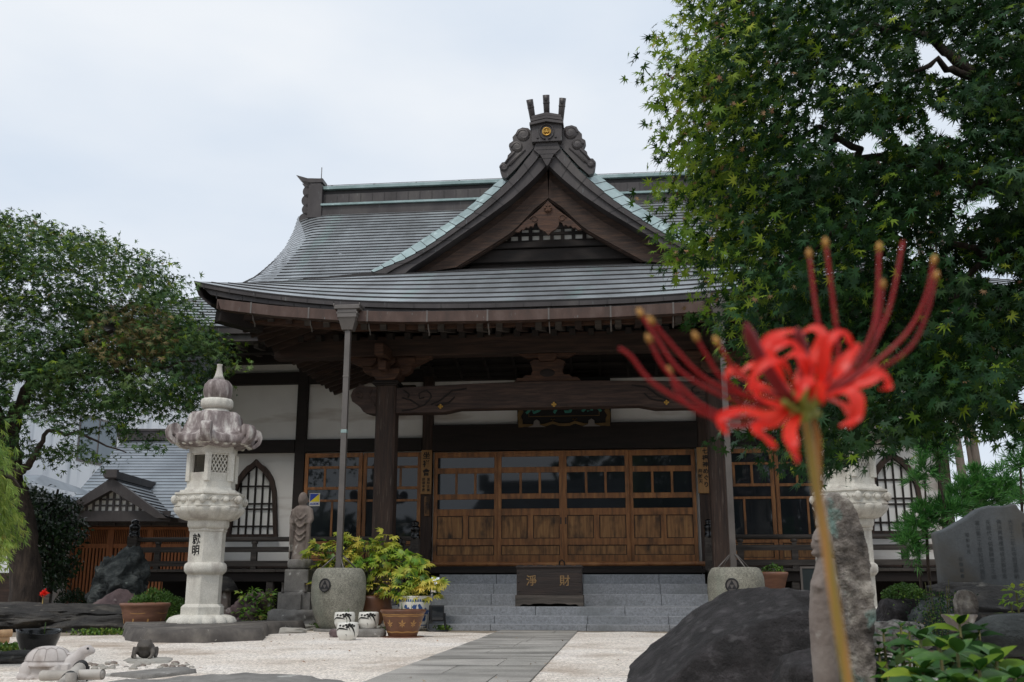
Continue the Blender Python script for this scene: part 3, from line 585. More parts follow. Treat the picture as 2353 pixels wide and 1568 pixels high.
# sliding doors and lattice windows
def door(x0, x1, z0, z1, y, low, name='sliding_door'):
    Hh = z1-z0; q = lambda f: z1-Hh*f
    B = [0, .051, .147, .198, .387, .435, .523, .584, .79, .848, .936, 1.0]; sw = .07; xm = (x0+x1)/2; e = .0
    if not low: B = [0, .035, .105, .125, .27, .292, .37, .388, .69, .72, .83, .87, ]; B = [b/.87*1.0 for b in B]
    m = MB(); m.box(x0, x0+sw, y, y+.045, z0, z1); m.box(x1-sw, x1, y, y+.045, z0, z1)
    for i in range(0, 12, 2): m.box(x0+sw, x1-sw, y+.004, y+.041, q(B[i+1]), q(B[i]))
    a, b = x0+sw, x1-sw; wd = b-a
    for f in ((1/3, 2/3) if True else ()): m.box(a+wd*f-.022, a+wd*f+.022, y+.007, y+.038, q(B[4]), q(B[3]))
    for f in (.5,): m.box(a+wd*f-(.05 if low else .02), a+wd*f+(.05 if low else .02), y+.007, y+.038, q(B[8]), q(B[7]))
    d = tp(m, name, wood_door, .004)
    for i in ((1, 3, 5) if low else (1, 3, 5, 7)):
        m = MB(); m.box(a, b, y+.018, y+.026, q(B[i+1]), q(B[i])); m.obj('glass', glass, d)
    for i in ((7, 9) if low else (9,)):
        cols = ((a, a+wd/2-.05), (a+wd/2+.05, b)) if i == 7 else ((a, b),)
        for u0, u1 in cols:
            m = MB(); m.box(u0, u1, y+.02, y+.03, q(B[i+1]), q(B[i])); zt, zb = q(B[i]), q(B[i+1])
            for t in ((u0, u0+.014, zb, zt), (u1-.014, u1, zb, zt), (u0+.014, u1-.014, zb, zb+.012), (u0+.014, u1-.014, zt-.012, zt)): m.box(t[0], t[1], y+.009, y+.02, t[2], t[3], 1)
            m.obj('door_panel', [wood_panel, wood_v], d)
    return d
for k in range(4):
    d = door(-2.41+1.205*k, -2.41+1.205*(k+1), 1.04, 3.06, -.07+(.05 if k in (0, 3) else 0), True)
    if k in (1, 2):
        m = MB(); x = -.045 if k == 1 else .045; m.box(x-.012, x+.012, -.074, -.069, 1.72, 1.84); m.obj('door_pull', rope, d)
for x0 in (-4.88, -3.76): door(x0, x0+1.11, 1.02, 3.07, -.05+(.02 if x0 > -4 else -.02), False, 'lattice_window')
for x0 in (2.7, 3.82): door(x0, x0+1.1, 1.02, 3.05, -.05+(.02 if x0 > 3 else -.02), False, 'lattice_window')
stk = thing('window_sticker', 'small blue and yellow security sticker on the left window glass', 'sticker', W(-4.66, -.07, 0), -YAW)
m = MB(); zc = 2.08; m.box(-.1, .1, 0, .003, zc, zc+.24, 0); m.add([(-.09, -.002, zc+.08), (.09, -.002, zc+.23), (-.09, -.002, zc+.23)], [(0, 1, 2)], 1); m.add([(-.09, -.002, zc+.08), (.09, -.002, zc+.08), (.09, -.002, zc+.23)], [(0, 1, 2)], 2)
m.obj('sticker_sheet', [porcelain, mat('sticker_blue', ['#1d3a9a', '#2244a8'], 3, .4), mat('sticker_yellow', ['#e8d428', '#f0dc30'], 3, .4)], stk)
text('sticker_lettering', 'ALSOK', .055, MATS['sticker_blue'], stk, onwall(0, -.003, zc+.04), .001, False, bold=.002)
# bell-shaped windows
def bell(cx):
    O = [(.49, 0), (.455, .45), (.42, .85), (.36, 1.08), (.27, 1.22), (.17, 1.33), (.09, 1.37), (0, 1.46)]
    I = [(.42, .05), (.385, .45), (.35, .83), (.29, 1.02), (.21, 1.13), (.13, 1.23), (.07, 1.27), (0, 1.34)]
    full = lambda P: [(cx+x, 1.52+z) for x, z in P]+[(cx-x, 1.52+z) for x, z in P[-2::-1]]
    o, i = full(rs(O, 24)), full(rs(I, 24)); m = MB()
    m.grid([[(x, -.04, z) for x, z in o], [(x, -.04, z) for x, z in i]]); m.grid([[(x, .05, z) for x, z in o], [(x, -.04, z) for x, z in o]]); m.grid([[(x, -.04, z) for x, z in i], [(x, .06, z) for x, z in i]]); m.box(cx-.49, cx+.49, -.045, .05, 1.5, 1.57)
    w_ = tp(m, 'bell_window', wood_v, fix=True)
    m = MB(); m.add([(x, .055, z) for x, z in i], [tuple(range(len(i)))]); m.obj('window_paper', paper, w_, fix=True)
    m = MB(); wid = lambda z: float(np.interp(z, [p[1] for p in I], [p[0] for p in I])); hgt = lambda x: float(np.interp(abs(x), [p[0] for p in I[::-1]], [p[1] for p in I[::-1]]))
    for k in range(-2, 3): x = k*.143+.0; m.box(cx+x-.015, cx+x+.015, .02, .05, 1.55, 1.52+hgt(x))
    for z in (.2, .52, .62, .95): m.box(cx-wid(z), cx+wid(z), .024, .051, 1.52+z-.014, 1.52+z+.014)
    m.obj('window_bars', wood_black, w_)
bell(-5.86); bell(5.9)
# ---- porch frame
for cx in (-2.87, 2.65):
    m = MB(); h = .17; ch = .035; o = [(-h+ch, -h), (h-ch, -h), (h, -h+ch), (h, h-ch), (h-ch, h), (-h+ch, h), (-h, h-ch), (-h, -h+ch)]
    m.add([(cx+x, -2+y, z) for z in (.32, 3.93) for x, y in o], [tuple(range(8))[::-1], tuple(range(8, 16))]+[(i, (i+1) % 8, 8+(i+1) % 8, 8+i) for i in range(8)])
    col = tp(m, 'porch_column', wood_v)
    m = MB(); m.box(cx-.2, cx+.2, -2.2, -1.8, .32, .42); m.obj('column_base', stone_grey, col, bevel=.02)
    m = MB()
    for z, a in ((3.93, .2), (3.96, .235), (3.99, .215)): m.box(cx-a, cx+a, -2-a, -2+a, z, z+.03)
    m.obj('column_cap', wood_black, col, bevel=.012)
    pr = lambda pts, y0, y1: MB().prism([(cx+x, z) for x, z in pts], y0, y1)
    bl = lambda hw, z0, z1: [(-hw*.62, z0), (hw*.62, z0), (hw, z0+(z1-z0)*.5), (hw, z1), (-hw, z1), (-hw, z0+(z1-z0)*.5)]
    tp(pr(bl(.24, 4.02, 4.22), -2.24, -1.76), 'bearing_block', wood_red, .01, fix=True)
    tp(pr([(-.42, 4.2), (-.3, 4.13), (.3, 4.13), (.42, 4.2), (.44, 4.3), (-.44, 4.3)], -2.1, -1.9), 'bracket_arm', wood_red, .01, fix=True)
    for dx in (-.34, 0, .34):
        q = pr([(x+dx, z) for x, z in bl(.15, 4.28, 4.42)], -2.16, -1.84); tp(q, 'small_block', wood_red, .008, fix=True)
    tp(pr([(-.75, 4.42), (-.62, 4.36), (-.5, 4.3), (-.2, 4.28), (.2, 4.28), (.5, 4.3), (.62, 4.36), (.75, 4.42), (.78, 4.47), (-.78, 4.47)], -2.1, -1.9), 'bracket_arm', wood_red, .01, fix=True)
    m = MB(); m.bar((cx, -2.75, 4.44), (cx, -1.4, 4.5), .16, .2); m.bar((cx, -2.5, 4.22), (cx, -1.4, 4.22), .14, .16); tp(m, 'bracket_nose', wood_red, .02)
    m = MB(); m.bar((cx, -1.85, 3.85), (cx, -.06, 4.2), .2, .3); tp(m, 'tie_beam', wood_h, .02)
m = MB(); m.box(GX-4.7, GX+4.7, -2.14, -1.86, 4.45, 4.8); tp(m, 'purlin_beam', wood_h, .012)
m = MB(); nn = 20; xs_ = np.linspace(-2.69, 2.47, nn)
top = [(x, 3.9+.06*math.sin(math.pi*i/(nn-1))) for i, x in enumerate(xs_)]; bot = [(x, 3.46+(.055 if 3 < i < nn-4 else 0)) for i, x in enumerate(xs_)]
m.grid([[(x, y, z) for x, z in P] for P, y in ((bot, -1.87), (bot, -2.13), (top, -2.13), (top, -1.87))]); bm_ = tp(m, 'rainbow_beam', wood_beam, .012)
for s in (-1, 1):
    cx = -2.69 if s < 0 else 2.47; f = lambda a, z: (cx-s*a, -2.138, z)
    m = MB()
    for P in ([(.1, 3.5), (.3, 3.52), (.5, 3.6), (.62, 3.75), (.52, 3.84), (.38, 3.8), (.4, 3.7), (.48, 3.72)], [(.1, 3.72), (.25, 3.68), (.42, 3.56)], [(.6, 3.6), (.75, 3.66), (.95, 3.82), (1.2, 3.86)], [(.68, 3.58), (.9, 3.62), (1.0, 3.72)], [(.12, 3.85), (.22, 3.78), (.2, 3.72)]):
        m.tube([f(*p) for p in rs(P, 14)], .012, 5)
    m.obj('carved_scroll', wood_black, bm_)
    ox = -3.04 if s < 0 else 2.82
    O = [(0, 3.92), (.2, 3.94), (.3, 3.99), (.33, 3.93), (.41, 3.88), (.45, 3.78), (.42, 3.68), (.33, 3.62), (.27, 3.57), (.22, 3.5), (.1, 3.46), (0, 3.45)]
    m = MB(); m.prism([(ox+s*x, z) for x, z in O], -2.12, -1.88)
    m.tube([(ox+s*(.3+.08*math.cos(t)*(1-.1*t)), -2.125, 3.77+.08*math.sin(t)*(1-.1*t)) for t in np.linspace(0, 8, 22)], .016, 5); m.tube([(ox+s*.02, -2.125, 3.6), (ox+s*.12, -2.125, 3.75), (ox+s*.08, -2.125, 3.88)], .014, 5)
    m.obj('beam_nose', wood_beam, bm_, bevel=.015, fix=True)
for x in (-1.93, -.02, 1.83):
    m = MB()
    for k in range(4): m.ball((x+.026*math.cos(k*1.571), -2.142, 3.56+.026*math.sin(k*1.571)), (.02, .012, .02), 0, 8, 5)
    m.ball((x, -2.15, 3.56), .014, 0, 8, 5); m.obj('gilt_stud', gold, bm_)
O = [(.56, 3.97), (.5, 4.03), (.42, 4.03), (.36, 4.08), (.28, 4.07), (.25, 4.14), (.27, 4.24), (.3, 4.3), (.22, 4.34), (.14, 4.34), (.12, 4.3)]
m = MB(); m.prism([(GX+.04+x, z) for x, z in O]+[(GX+.04-x, z) for x, z in O[::-1]], -2.08, -1.92); m.ball((GX+.04, -2.08, 4.11), (.13, .012, .07), 1, 16, 8)
tp(m, 'frog_leg_strut', [wood_red, wood_black], .01, fix=True)
m = MB(); m.prism([(GX-.08, 4.31), (GX+.16, 4.31), (GX+.2, 4.38), (GX+.2, 4.44), (GX-.12, 4.44), (GX-.12, 4.38)], -2.13, -1.88); m.prism([(GX-.45, 4.45), (GX-.3, 4.38), (GX+.38, 4.38), (GX+.53, 4.45)], -2.07, -1.93); tp(m, 'strut_block', wood_red, .008, fix=True)
m = MB(); m.grid([[(x, y, z) for x in np.linspace(-2.6, 2.4, 12)] for y, z in ((-.02, 4.5), (-1.84, 4.86))])
for k in range(10): m.bar((-2.4+.52*k, -.1, 4.47), (-2.4+.52*k, -1.84, 4.82), .05, .06)
for k in range(5): m.bar((-2.6, -.25-.36*k, 4.5+.071*k), (2.4, -.25-.36*k, 4.5+.071*k), .05, .05, up=(0, -.2, 1))
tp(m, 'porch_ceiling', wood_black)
# ---- veranda with railings
for x0, x1, in ((-7.6, -2.45), (2.45, 7.6)):
    m = MB(); k = 0; x = x0
    while x < x1-.01: m.box(x, min(x+.19, x1), -1.36, -.06, .86, .91, 0); x += .193
    m.box(x0, x1, -1.3, -1.18, .7, .858, 1); tp(m, 'veranda_floor', [wood_grey, wood_black], .004)
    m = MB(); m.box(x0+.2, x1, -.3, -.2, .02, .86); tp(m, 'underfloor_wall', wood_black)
    for k in range(5): x = x0+.25+k*(x1-x0-.5)/4; m = MB(); m.box(x-.06, x+.06, -1.28, -1.16, .03, .7); tp(m, 'veranda_post', wood_grey, .006)
    m = MB(); s = 1 if x0 < 0 else -1; a, b = (x0+.06, x1-.1) if s > 0 else (x0+.1, x1-.06)
    m.tube([(a, -1.26, 1.42), (b, -1.26, 1.42)], .042, 10); m.box(a, b, -1.29, -1.23, 1.2, 1.29); m.box(a, b, -1.31, -1.2, .96, 1.05)
    rl = tp(m, 'railing', wood_grey)
    for k in range(6):
        x = a+.45+k*(b-a-.6)/5; m = MB(); m.box(x-.05, x+.05, -1.3, -1.22, .91, 1.2); m.box(x-.035, x+.035, -1.285, -1.235, 1.29, 1.38); m.ball((x, -1.26, 1.36), (.06, .05, .035)); m.obj('baluster', wood_grey, rl)
def giboshi(x, y, z0, zt, w_=.075):
    m = MB(); m.box(x-w_, x+w_, y-w_, y+w_, z0, zt-.3); p = tp(m, 'newel_post', wood_grey, .01)
    m = MB(); m.lathe([(w_*1.05, -.32), (w_*1.08, -.3), (w_*1.08, -.26), (w_*.98, -.25), (w_*.98, -.18), (w_*1.08, -.17), (w_*1.08, -.12), (w_*.8, -.1), (w_*.65, -.085), (w_*.85, -.06), (w_*.8, -.03), (w_*.4, -.01), (.006, 0)], 20, (x, y, zt)); m.obj('newel_cap', glaze_black, p)
for s in (-1, 1):
    giboshi(-7.55 if s < 0 else 7.55, -1.26, .88, 1.78, .085); giboshi(s*2.5, -1.2, .88, 1.73); giboshi(s*2.66, -1.75, .5, 1.42, .07)
    m = MB(); m.bar((s*2.52, -1.25, 1.28), (s*2.64, -1.7, 1.02), .06, .1); m.bar((s*2.52, -1.25, 1.0), (s*2.64, -1.7, .78), .06, .1); tp(m, 'stair_rail', wood_grey)
m = MB(); m.box(-2.4, 2.4, -.75, -.02, .8, .96); m.box(-2.45, 2.45, -.95, -.75, .84, .9); tp(m, 'threshold_floor', wood_black, .008)
m = MB(); m.tube([(-2.55, -.62, 1.0), (0, -.62, .995), (2.5, -.62, 1.0)], .042, 12)
for k in range(13): m.tube([(-2.5+.4*k, -.62, 1.0), (-2.485+.4*k, -.62, 1.0)], .0455, 12)
bp = thing('bamboo_pole', 'long reddish bamboo pole lying across the doorway in front of the doors', 'pole', W(0, 0, 0), -YAW); m.obj('pole_stem', bamboo_red, bp)
m = MB(); m.tube([(-.06, -.67, .93), (-.04, -.68, 1.04), (0, -.66, 1.07), (.04, -.68, 1.03), (.05, -.67, .93)], .012, 6); m.obj('pole_tie', rope, bp)
# signs hanging on the door posts, and the name board
def signboard(x, y, z0, z1, w_, label, m_=wood_sign):
    t = thing('wooden_sign', label, 'sign', W(x, y, 0), -YAW, 'wooden signs on the door posts'); m = MB(); m.box(-w_/2, w_/2, 0, .03, z0, z1); m.obj('sign_board', m_, t, bevel=.004); return t
t = signboard(-2.54, -.11, 2.28, 3.1, .2, 'pale wooden sign lettered with three large characters left of the doors')
text('sign_lettering', '坐禅會', .14, ink, t, onwall(0, -.003, 2.83), .002, gap=1.12, bold=.003)
text('sign_small_lettering', '當院主催', .058, ink, t, onwall(.045, -.003, 2.45), .002, bold=.001); text('sign_small_lettering', '詳細寺務', .058, ink, t, onwall(-.045, -.003, 2.45), .002, bold=.001)
t = signboard(-2.52, -.1, 1.88, 2.24, .09, 'small dark wooden sign below the three character sign', wood_panel)
text('sign_lettering', '合掌一礼', .075, ink, t, onwall(0, -.003, 2.06), .002, gap=1.05)
t = signboard(2.56, -.11, 2.25, 3.08, .24, 'wooden sign half hidden behind the right porch column', wood_sign)
text('sign_lettering', '七福神めぐり', .105, ink, t, onwall(.03, -.003, 2.7), .002, gap=1.15, bold=.003); text('sign_small_lettering', '弁財天', .085, ink, t, onwall(-.07, -.003, 2.55), .002, gap=1.1, bold=.002)
nb = thing('name_board', 'black lacquered name board with gilt frame and teal characters above the doors', 'plaque', W(.05, -.35, 3.46), -YAW)
TI = Matrix.Rotation(R(-12), 4, 'X'); m = MB(); m.box(-.78, .78, 0, .04, .1, .8); m.box(-.86, .86, .03, .07, .02, .9); o = m.obj('board_panel', lacquer, nb)
fr = MB()
for s in (-1, 1):
    fr.prism([(s*x, z) for x, z in ((.84, .0), (.76, .0), (.76, .13), (.79, .2), (.74, .28), (.78, .36), (.83, .42), (.87, .42), (.83, .3), (.86, .22), (.84, .12))], -.02, .03)
bt = rs([(-.76, .03), (-.5, .02), (-.34, .03), (-.2, .075), (-.1, .035), (0, .03), (.1, .035), (.2, .075), (.34, .03), (.5, .02), (.76, .03)], 40)
fr.prism([(x, z+.03) for x, z in bt]+[(x, z-.02) for x, z in bt[::-1]], -.02, .03)
for x in (-.2, .2):
    for s in (-1, 1): fr.tube([(x, -.02, .11), (x+s*.025, -.02, .145), (x+s*.045, -.02, .13)], .009, 5)
f1 = fr.obj('board_frame', gold_dim, nb, fix=True)
m = MB(); m.box(-.65, .65, -.006, 0, .19, .2); m.box(-.65, -.64, -.006, 0, .2, .8); m.box(.64, .65, -.006, 0, .2, .8); g1 = m.obj('gilt_line', gold_dim, nb)
m = MB()
for s in (-1, 1): m.prism([(s*.5+x, z) for x, z in ((-.16, -.0), (-.06, .04), (-.05, .11), (.0, .14), (.05, .11), (.06, .04), (.16, 0))], -.05, .03)
h1 = m.obj('board_bracket', steel, nb, fix=True)
l1 = text('board_lettering', '妙 乃 宗', .4, teal, nb, onwall(0, -.004, .40), .004, False, bold=.008)
nb.rotation_euler = (Matrix.Rotation(-YAW, 3, 'Z') @ Matrix.Rotation(R(10), 3, 'X')).to_euler()
# ---- granite steps, landing
st = thing('granite_steps', 'grey granite steps rising to the temple doors', 'steps', W(0, 0, 0), -YAW)
for a, b, y0, y1, z0, z1 in ((-1.8, 2.4, -3.65, -3.3, 0, .09), (-1.78, 2.4, -3.32, -3.0, .0, .2), (-1.78, 2.4, -3.02, -2.0, 0, .325), (-2.05, 2.4, -2.02, -1.65, .1, .5), (-2.05, 2.4, -1.67, -1.3, .1, .66), (-2.05, 2.4, -1.32, -.9, .1, .815)):
    m = MB(); x = a; k = int(random.random()*2)
    cs = [a]+[a+(b-a)*f for f in ((.36, .68) if z1*10 % 2 > 1 else (.22, .55, .83))]+[b]
    for u0, u1 in zip(cs, cs[1:]): m.box(u0+.003, u1-.003, y0, y1, z0, z1)
    m.obj('stone_step', granite, st, bevel=.006)
m = MB(); m.box(-3.6, -2.0, -2.9, -1.0, 0, .1); m.box(-3.3, -2.4, -2.35, -1.6, .1, .32); m.box(2.35, 3.2, -2.4, -1.6, 0, .32); m.obj('stone_footing', granite, st)
# offertory box
ob = thing('offertory_box', 'dark wooden offertory box lettered in gold standing on the temple steps', 'box', W(-.08, -2.62, .327), -YAW)
m = MB(); m.box(-.5, .5, -.18, .2, .16, .585); m.box(-.515, .515, -.2, .22, .575, .605)
for k in range(7): m.box(-.49+.15*k, -.41+.15*k, -.17, .19, .605, .615)
m.obj('box_body', box_wood, ob, bevel=.006)
m = MB(); o = rs([(-.52, .0), (-.46, .0), (-.4, .035), (-.3, .02), (-.24, .04), (-.1, .045), (0, .03), (.1, .045), (.24, .04), (.3, .02), (.4, .035), (.46, 0), (.52, 0)], 40)
m.prism([(x, z) for x, z in o]+[(.52, .165), (-.52, .165)], -.205, -.17); m.box(-.52, .52, .17, .22, 0, .165); m.box(-.52, -.49, -.17, .17, 0, .165); m.box(.49, .52, -.17, .17, 0, .165); m.obj('box_plinth', wood_grey, ob, fix=True)
m = MB()
for x in (-.47, .47):
    for z in (.22, .36, .5): m.ball((x, -.182, z), .011, 0, 8, 5)
m.obj('box_nails', rope, ob)
text('box_lettering', '淨', .17, box_gold, ob, onwall(-.27, -.183, .37), .003, False, bold=.001); text('box_lettering', '財', .17, box_gold, ob, onwall(.24, -.183, .37), .003, False, bold=.001)
# ---------------------------------------------------------------- gravel, path, flat stones
def sheet(name, pts, z, m_, kind='structure', label=None, cat=None, group=None):
    m = MB(); m.add([(p[0], p[1], z) for p in pts], [tuple(range(len(pts)))]); o = m.obj(name, m_, fix=True)
    if o.data.polygons[0].normal.z < 0: o.data.flip_normals()
    return tag(o, label, cat, group, kind)
rag = random.Random(11); rgv = random.Random(2)
sheet('gravel', [(-7, 5), (7, 3), (9, 12.5), *[W(x+rgv.uniform(-.1, .1), -4.15+rgv.uniform(-.16, .16)+.25*math.sin(x*1.7)) for x in np.linspace(3.6, -4.4, 40)], (-5.2, 13.7), (-6.3, 13.2), (-9, 12.5)], .004, gravel)
def ragged(p, q, n, a): return [(p[0]+(q[0]-p[0])*i/n+rag.uniform(-a, a), p[1]+(q[1]-p[1])*i/n+rag.uniform(-a, a)) for i in range(n+1)]

m = MB(); y = -3.66
while y > -14.3:
    y2 = y-(.75+.45*rag.random()); cs = [-.72, .39] if rag.random() < .25 else [-.72, rag.uniform(-.4, .12), .39]
    for a, b in zip(cs, cs[1:]):
        q = [W(a+.003, y), W(b-.003, y), W(b-.003, y2+.006), W(a+.003, y2+.006)]; m.add([(p.x, p.y, .012+.004*rag.random()) for p in q], [(3, 2, 1, 0)])
    y = y2
m.v = [(x+.003*noise.noise(Vector((x*9, y*9, 0))), y, z) for x, y, z in m.v]
tag(m.obj('path', paving), None, None, kind='structure')
def slab(name, pts, h, m_, label, cat, group=None, jag=.05, seed=1, z0=0, parent=None):   # flat stone from an outline of ground points
    sd = random.Random(seed); P = []
    for i in range(len(pts)):
        a, b = Vector(pts[i][:2]), Vector(pts[(i+1) % len(pts)][:2]); k = max(2, int((b-a).length/.12))
        for j in range(k): p = a+(b-a)*j/k; P.append(p+Vector((sd.uniform(-jag, jag), sd.uniform(-jag, jag))))
    c = sum(P, Vector((0, 0)))/len(P); m = MB(); n = len(P)
    R0 = [(p.x-c.x, p.y-c.y, 0) for p in P]; R1 = [(x*.985, y*.985, h*.55+sd.uniform(-.01, .01)) for x, y, z in R0]; R2 = [(x*.955, y*.955, h+sd.uniform(-.012, .006)) for x, y, z in R0]; R3 = [(x*.5, y*.5, h+sd.uniform(-.008, .008)) for x, y, z in R0]
    m.add(R0+R1+R2+R3+[(0, 0, h)], [(r*n+i, r*n+(i+1) % n, (r+1)*n+(i+1) % n, (r+1)*n+i) for r in range(3) for i in range(n)]+[(3*n+i, 3*n+(i+1) % n, 4*n) for i in range(n)], 0, True)
    o = m.obj(name, m_, parent, (c.x, c.y, z0), fix=True); return tag(o, label, cat, group) if label else o
G2 = 'flat stepping stones in the gravel'
slab('flat_stone', [gnd(245, 1556), gnd(420, 1541), gnd(450, 1549), gnd(330, 1563)], .03, stone_grey, 'flat grey paving stone ending in the gravel behind the bamboo rail', 'paving stone', G2, .02, 3)
slab('flat_stone', [gnd(240, 1574), gnd(560, 1556), gnd(720, 1562), gnd(900, 1600), gnd(300, 1620)], .03, stone_grey, 'long flat grey paving stone at the bottom edge of the gravel', 'paving stone', G2, .02, 4)
fs = slab('frog_stone', [gnd(280, 1520), gnd(330, 1511), gnd(400, 1517), gnd(385, 1526), gnd(300, 1527)], .02, rock_pale, 'thin pale stone under the stone frog', 'paving stone', G2, .01, 5)
sg = random.Random(21)
for k in range(38):                                  # edging pebbles between gravel and flat stones
    u = sg.uniform(200, 460); v = 1530+sg.uniform(-4, 10)-(u-300)*.02; p = gnd(u, v); s_q = sg.uniform(.01, .026)
    rock('edging_pebble', (p.x, p.y, 0), (s_q*1.4, s_q, s_q*.7), rock_pale if sg.random() < .6 else stone_statue, k, .2, 1.2, 2, .6, label='small rounded pebble in the edging row behind the frog stone', cat='pebble', group='edging pebbles behind the flat stones')
# ---------------------------------------------------------------- stone lanterns
def hexr(g, z=0): return math.cos(R(30))/math.cos(((g+math.pi/2) % (math.pi/3))-R(30))
def hexp(m, prof, mi=0, c=(0, 0)): m.lathe([(r/math.cos(R(30)) if 0 else r, z) for r, z in prof], 6, (c[0], c[1], 0), mi, False, rot=-math.pi/2)
def lantern(label, loc, rz, writing):
    t = thing('stone_lantern', label, 'stone lantern', loc, rz, 'tall carved stone lanterns'); t.scale = (.92, .92, 1); Y0 = 14.1; K = Y0/F
    zz = lambda v: at(468, v, Y0).z
    r = lambda px: px*K*1.02
    m = MB(); hexp(m, [(r(40), zz(1418)), (r(52), zz(1416)), (r(52), zz(1395)), (r(47), zz(1390)), (r(43), zz(1388)), (r(43), zz(1322)), (r(45), zz(1319))])
    m.lathe([(r(46), zz(1319)), (r(51), zz(1313)), (r(52), zz(1304)), (r(50), zz(1297)), (r(45), zz(1293))], 24, rf=lambda g, z: hexr(g)*.45+.55)
    hexp(m, [(r(44), zz(1294)), (r(44), zz(1224)), (r(47), zz(1221)), (r(47), zz(1216))]); m.lathe([(r(46), zz(1217)), (r(51), zz(1210)), (r(51), zz(1199)), (r(48), zz(1194))], 24, rf=lambda g, z: hexr(g)*.45+.55)
    sh = m.obj('shaft', granite_light, t)
    pet = lambda n, a: (lambda g, z: 1+a*abs(math.sin(n*g/2)))
    m = MB(); m.lathe(rs([(r(64), zz(1441)), (r(70), zz(1437)), (r(71), zz(1428)), (r(66), zz(1419)), (r(56), zz(1414)), (r(44), zz(1412))], 18), 168, rf=pet(14, .13)); m.lathe([(r(82), zz(1443)), (r(82), zz(1440)), (r(64), zz(1437))], 84, rf=pet(14, .07)); m.obj('lotus_base', [granite_light], t)
    m = MB(); m.lathe([(r(50), zz(1197)), (r(60), zz(1193)), (r(72), zz(1180)), (r(76), zz(1171)), (r(74), zz(1168))], 96, rf=pet(18, .11)); m.obj('lotus_platform', granite_light, t)
    m = MB(); hexp(m, [(r(80), zz(1172)), (r(87), zz(1167)), (r(87), zz(1164)), (r(83), zz(1163)), (r(83), zz(1142)), (r(87), zz(1140)), (r(87), zz(1136)), (r(76), zz(1135)), (r(74), zz(1130)), (r(64), zz(1129)), (r(62), zz(1124))])
    for k in range(6):                               # carved waves on each face
        a = R(-60+60*k); ap = r(83)*math.cos(R(30)); tx, ty = -math.sin(a), math.cos(a)
        for j, q in enumerate((-.26, -.1, .08, .25)):
            q *= r(83)/.5*.95; cxx, cyy = ap*math.cos(a)+q*tx, ap*math.sin(a)+q*ty; zc = (zz(1163)+zz(1142))/2
            m.ball((cxx, cyy, zc), (abs(tx)*.05+.014, abs(ty)*.05+.014, .04), 0, 10, 6)
            m.tube([(cxx+tx*.07*math.cos(g)+.006*math.cos(a), cyy+ty*.07*math.cos(g)+.006*math.sin(a), zc-.03+.075*math.sin(g)) for g in np.linspace(.2, 2.9, 9)], .011, 5)
        a2 = R(-90+60*k); m.ball((r(87)*math.cos(a2), r(87)*math.sin(a2), zz(1152)), (.05, .05, .06), 0, 10, 6)
    m.obj('platform', granite_light, t)
    zb, zt = zz(1126), zz(1030); R6 = r(60); m = MB()       # fire box: six framed faces with real openings
    hexp(m, [(R6, zb), (R6, zb+.1)]); hexp(m, [(R6, zt-.1), (R6, zt)])
    for k in range(6): a = R(-90+60*k); m.tube([(R6*.94*math.cos(a), R6*.94*math.sin(a), zb+.1), (R6*.94*math.cos(a), R6*.94*math.sin(a), zt-.1)], .055, 6, 0, False)
    m2 = MB()
    for k in range(6):
        a = R(-60+60*k); ap = R6*math.cos(R(30))-.02; tx, ty = -math.sin(a), math.cos(a); P = lambda q, z, d=0: ((ap-d)*math.cos(a)+q*tx, (ap-d)*math.sin(a)+q*ty, z)
        hw = R6*.5; lo, hi = zb+.22, zt-.12; w2 = hw*.66
        for q0, q1, z0, z1 in ((-hw, -w2, zb+.1, zt-.1), (w2, hw, zb+.1, zt-.1), (-w2, w2, zb+.1, lo), (-w2, w2, hi, zt-.1)):
            m.add([P(q0, z0), P(q1, z0), P(q1, z1), P(q0, z1), P(q0, z0, .04), P(q1, z0, .04), P(q1, z1, .04), P(q0, z1, .04)], [(0, 1, 2, 3), (7, 6, 5, 4), (0, 4, 5, 1), (1, 5, 6, 2), (2, 6, 7, 3), (3, 7, 4, 0)])
        if 0 < k < 5: m.add([P(-w2, lo, .02), P(w2, lo, .02), P(w2, hi, .02), P(-w2, hi, .02)], [(0, 1, 2, 3)])
        if k == 0:
            for j in range(-4, 5):
                for sg_ in (-1, 1):
                    q0 = j*.055; pts = [(q0+sg_*(zq-lo)*.6, zq) for zq in np.linspace(lo, hi, 12)]; pts = [(q, z) for q, z in pts if abs(q) < w2]
                    if len(pts) > 1: m2.tube([P(q, z, .015) for q, z in pts], .011, 5)
    fb = m.obj('fire_box', granite_light, t, fix=True); m2.obj('carved_lattice', granite_light, fb)
    # cap with drooping hexagonal roof and scroll corners
    n = 72; prof = [(46, 950), (55, 952), (61, 962), (64, 976), (70, 990), (82, 1001), (98, 1008), (104, 1010), (104, 1020), (99, 1024), (80, 1029), (54, 1034)]; vs = []
    for i, (px, v) in enumerate(prof):
        for k in range(n):
            g = 2*math.pi*k/n-math.pi/2; cn = abs(math.cos(3*(g+math.pi/2)))**6 if 1 else 0; f = (i-1)/5 if i < 8 else max(.3, (11-i)/3)
            mid = 1-abs(math.cos(3*(g+math.pi/2)))**2
            rr = r(px)*(hexr(g)*min(1, max(0, f))+1-min(1, max(0, f))); z = zz(v)+(.055*cn*min(1, max(f, 0)))
            if i in (1, 2, 3, 4): rr *= 1+.1*cn
            vs.append((rr*math.cos(g), rr*math.sin(g), z))
    m = MB(); m.add(vs, [(i*n+k, i*n+(k+1) % n, (i+1)*n+(k+1) % n, (i+1)*n+k) for i in range(len(prof)-1) for k in range(n)]+[tuple(range(n)), tuple(range((len(prof)-1)*n, len(prof)*n))], 0, True)
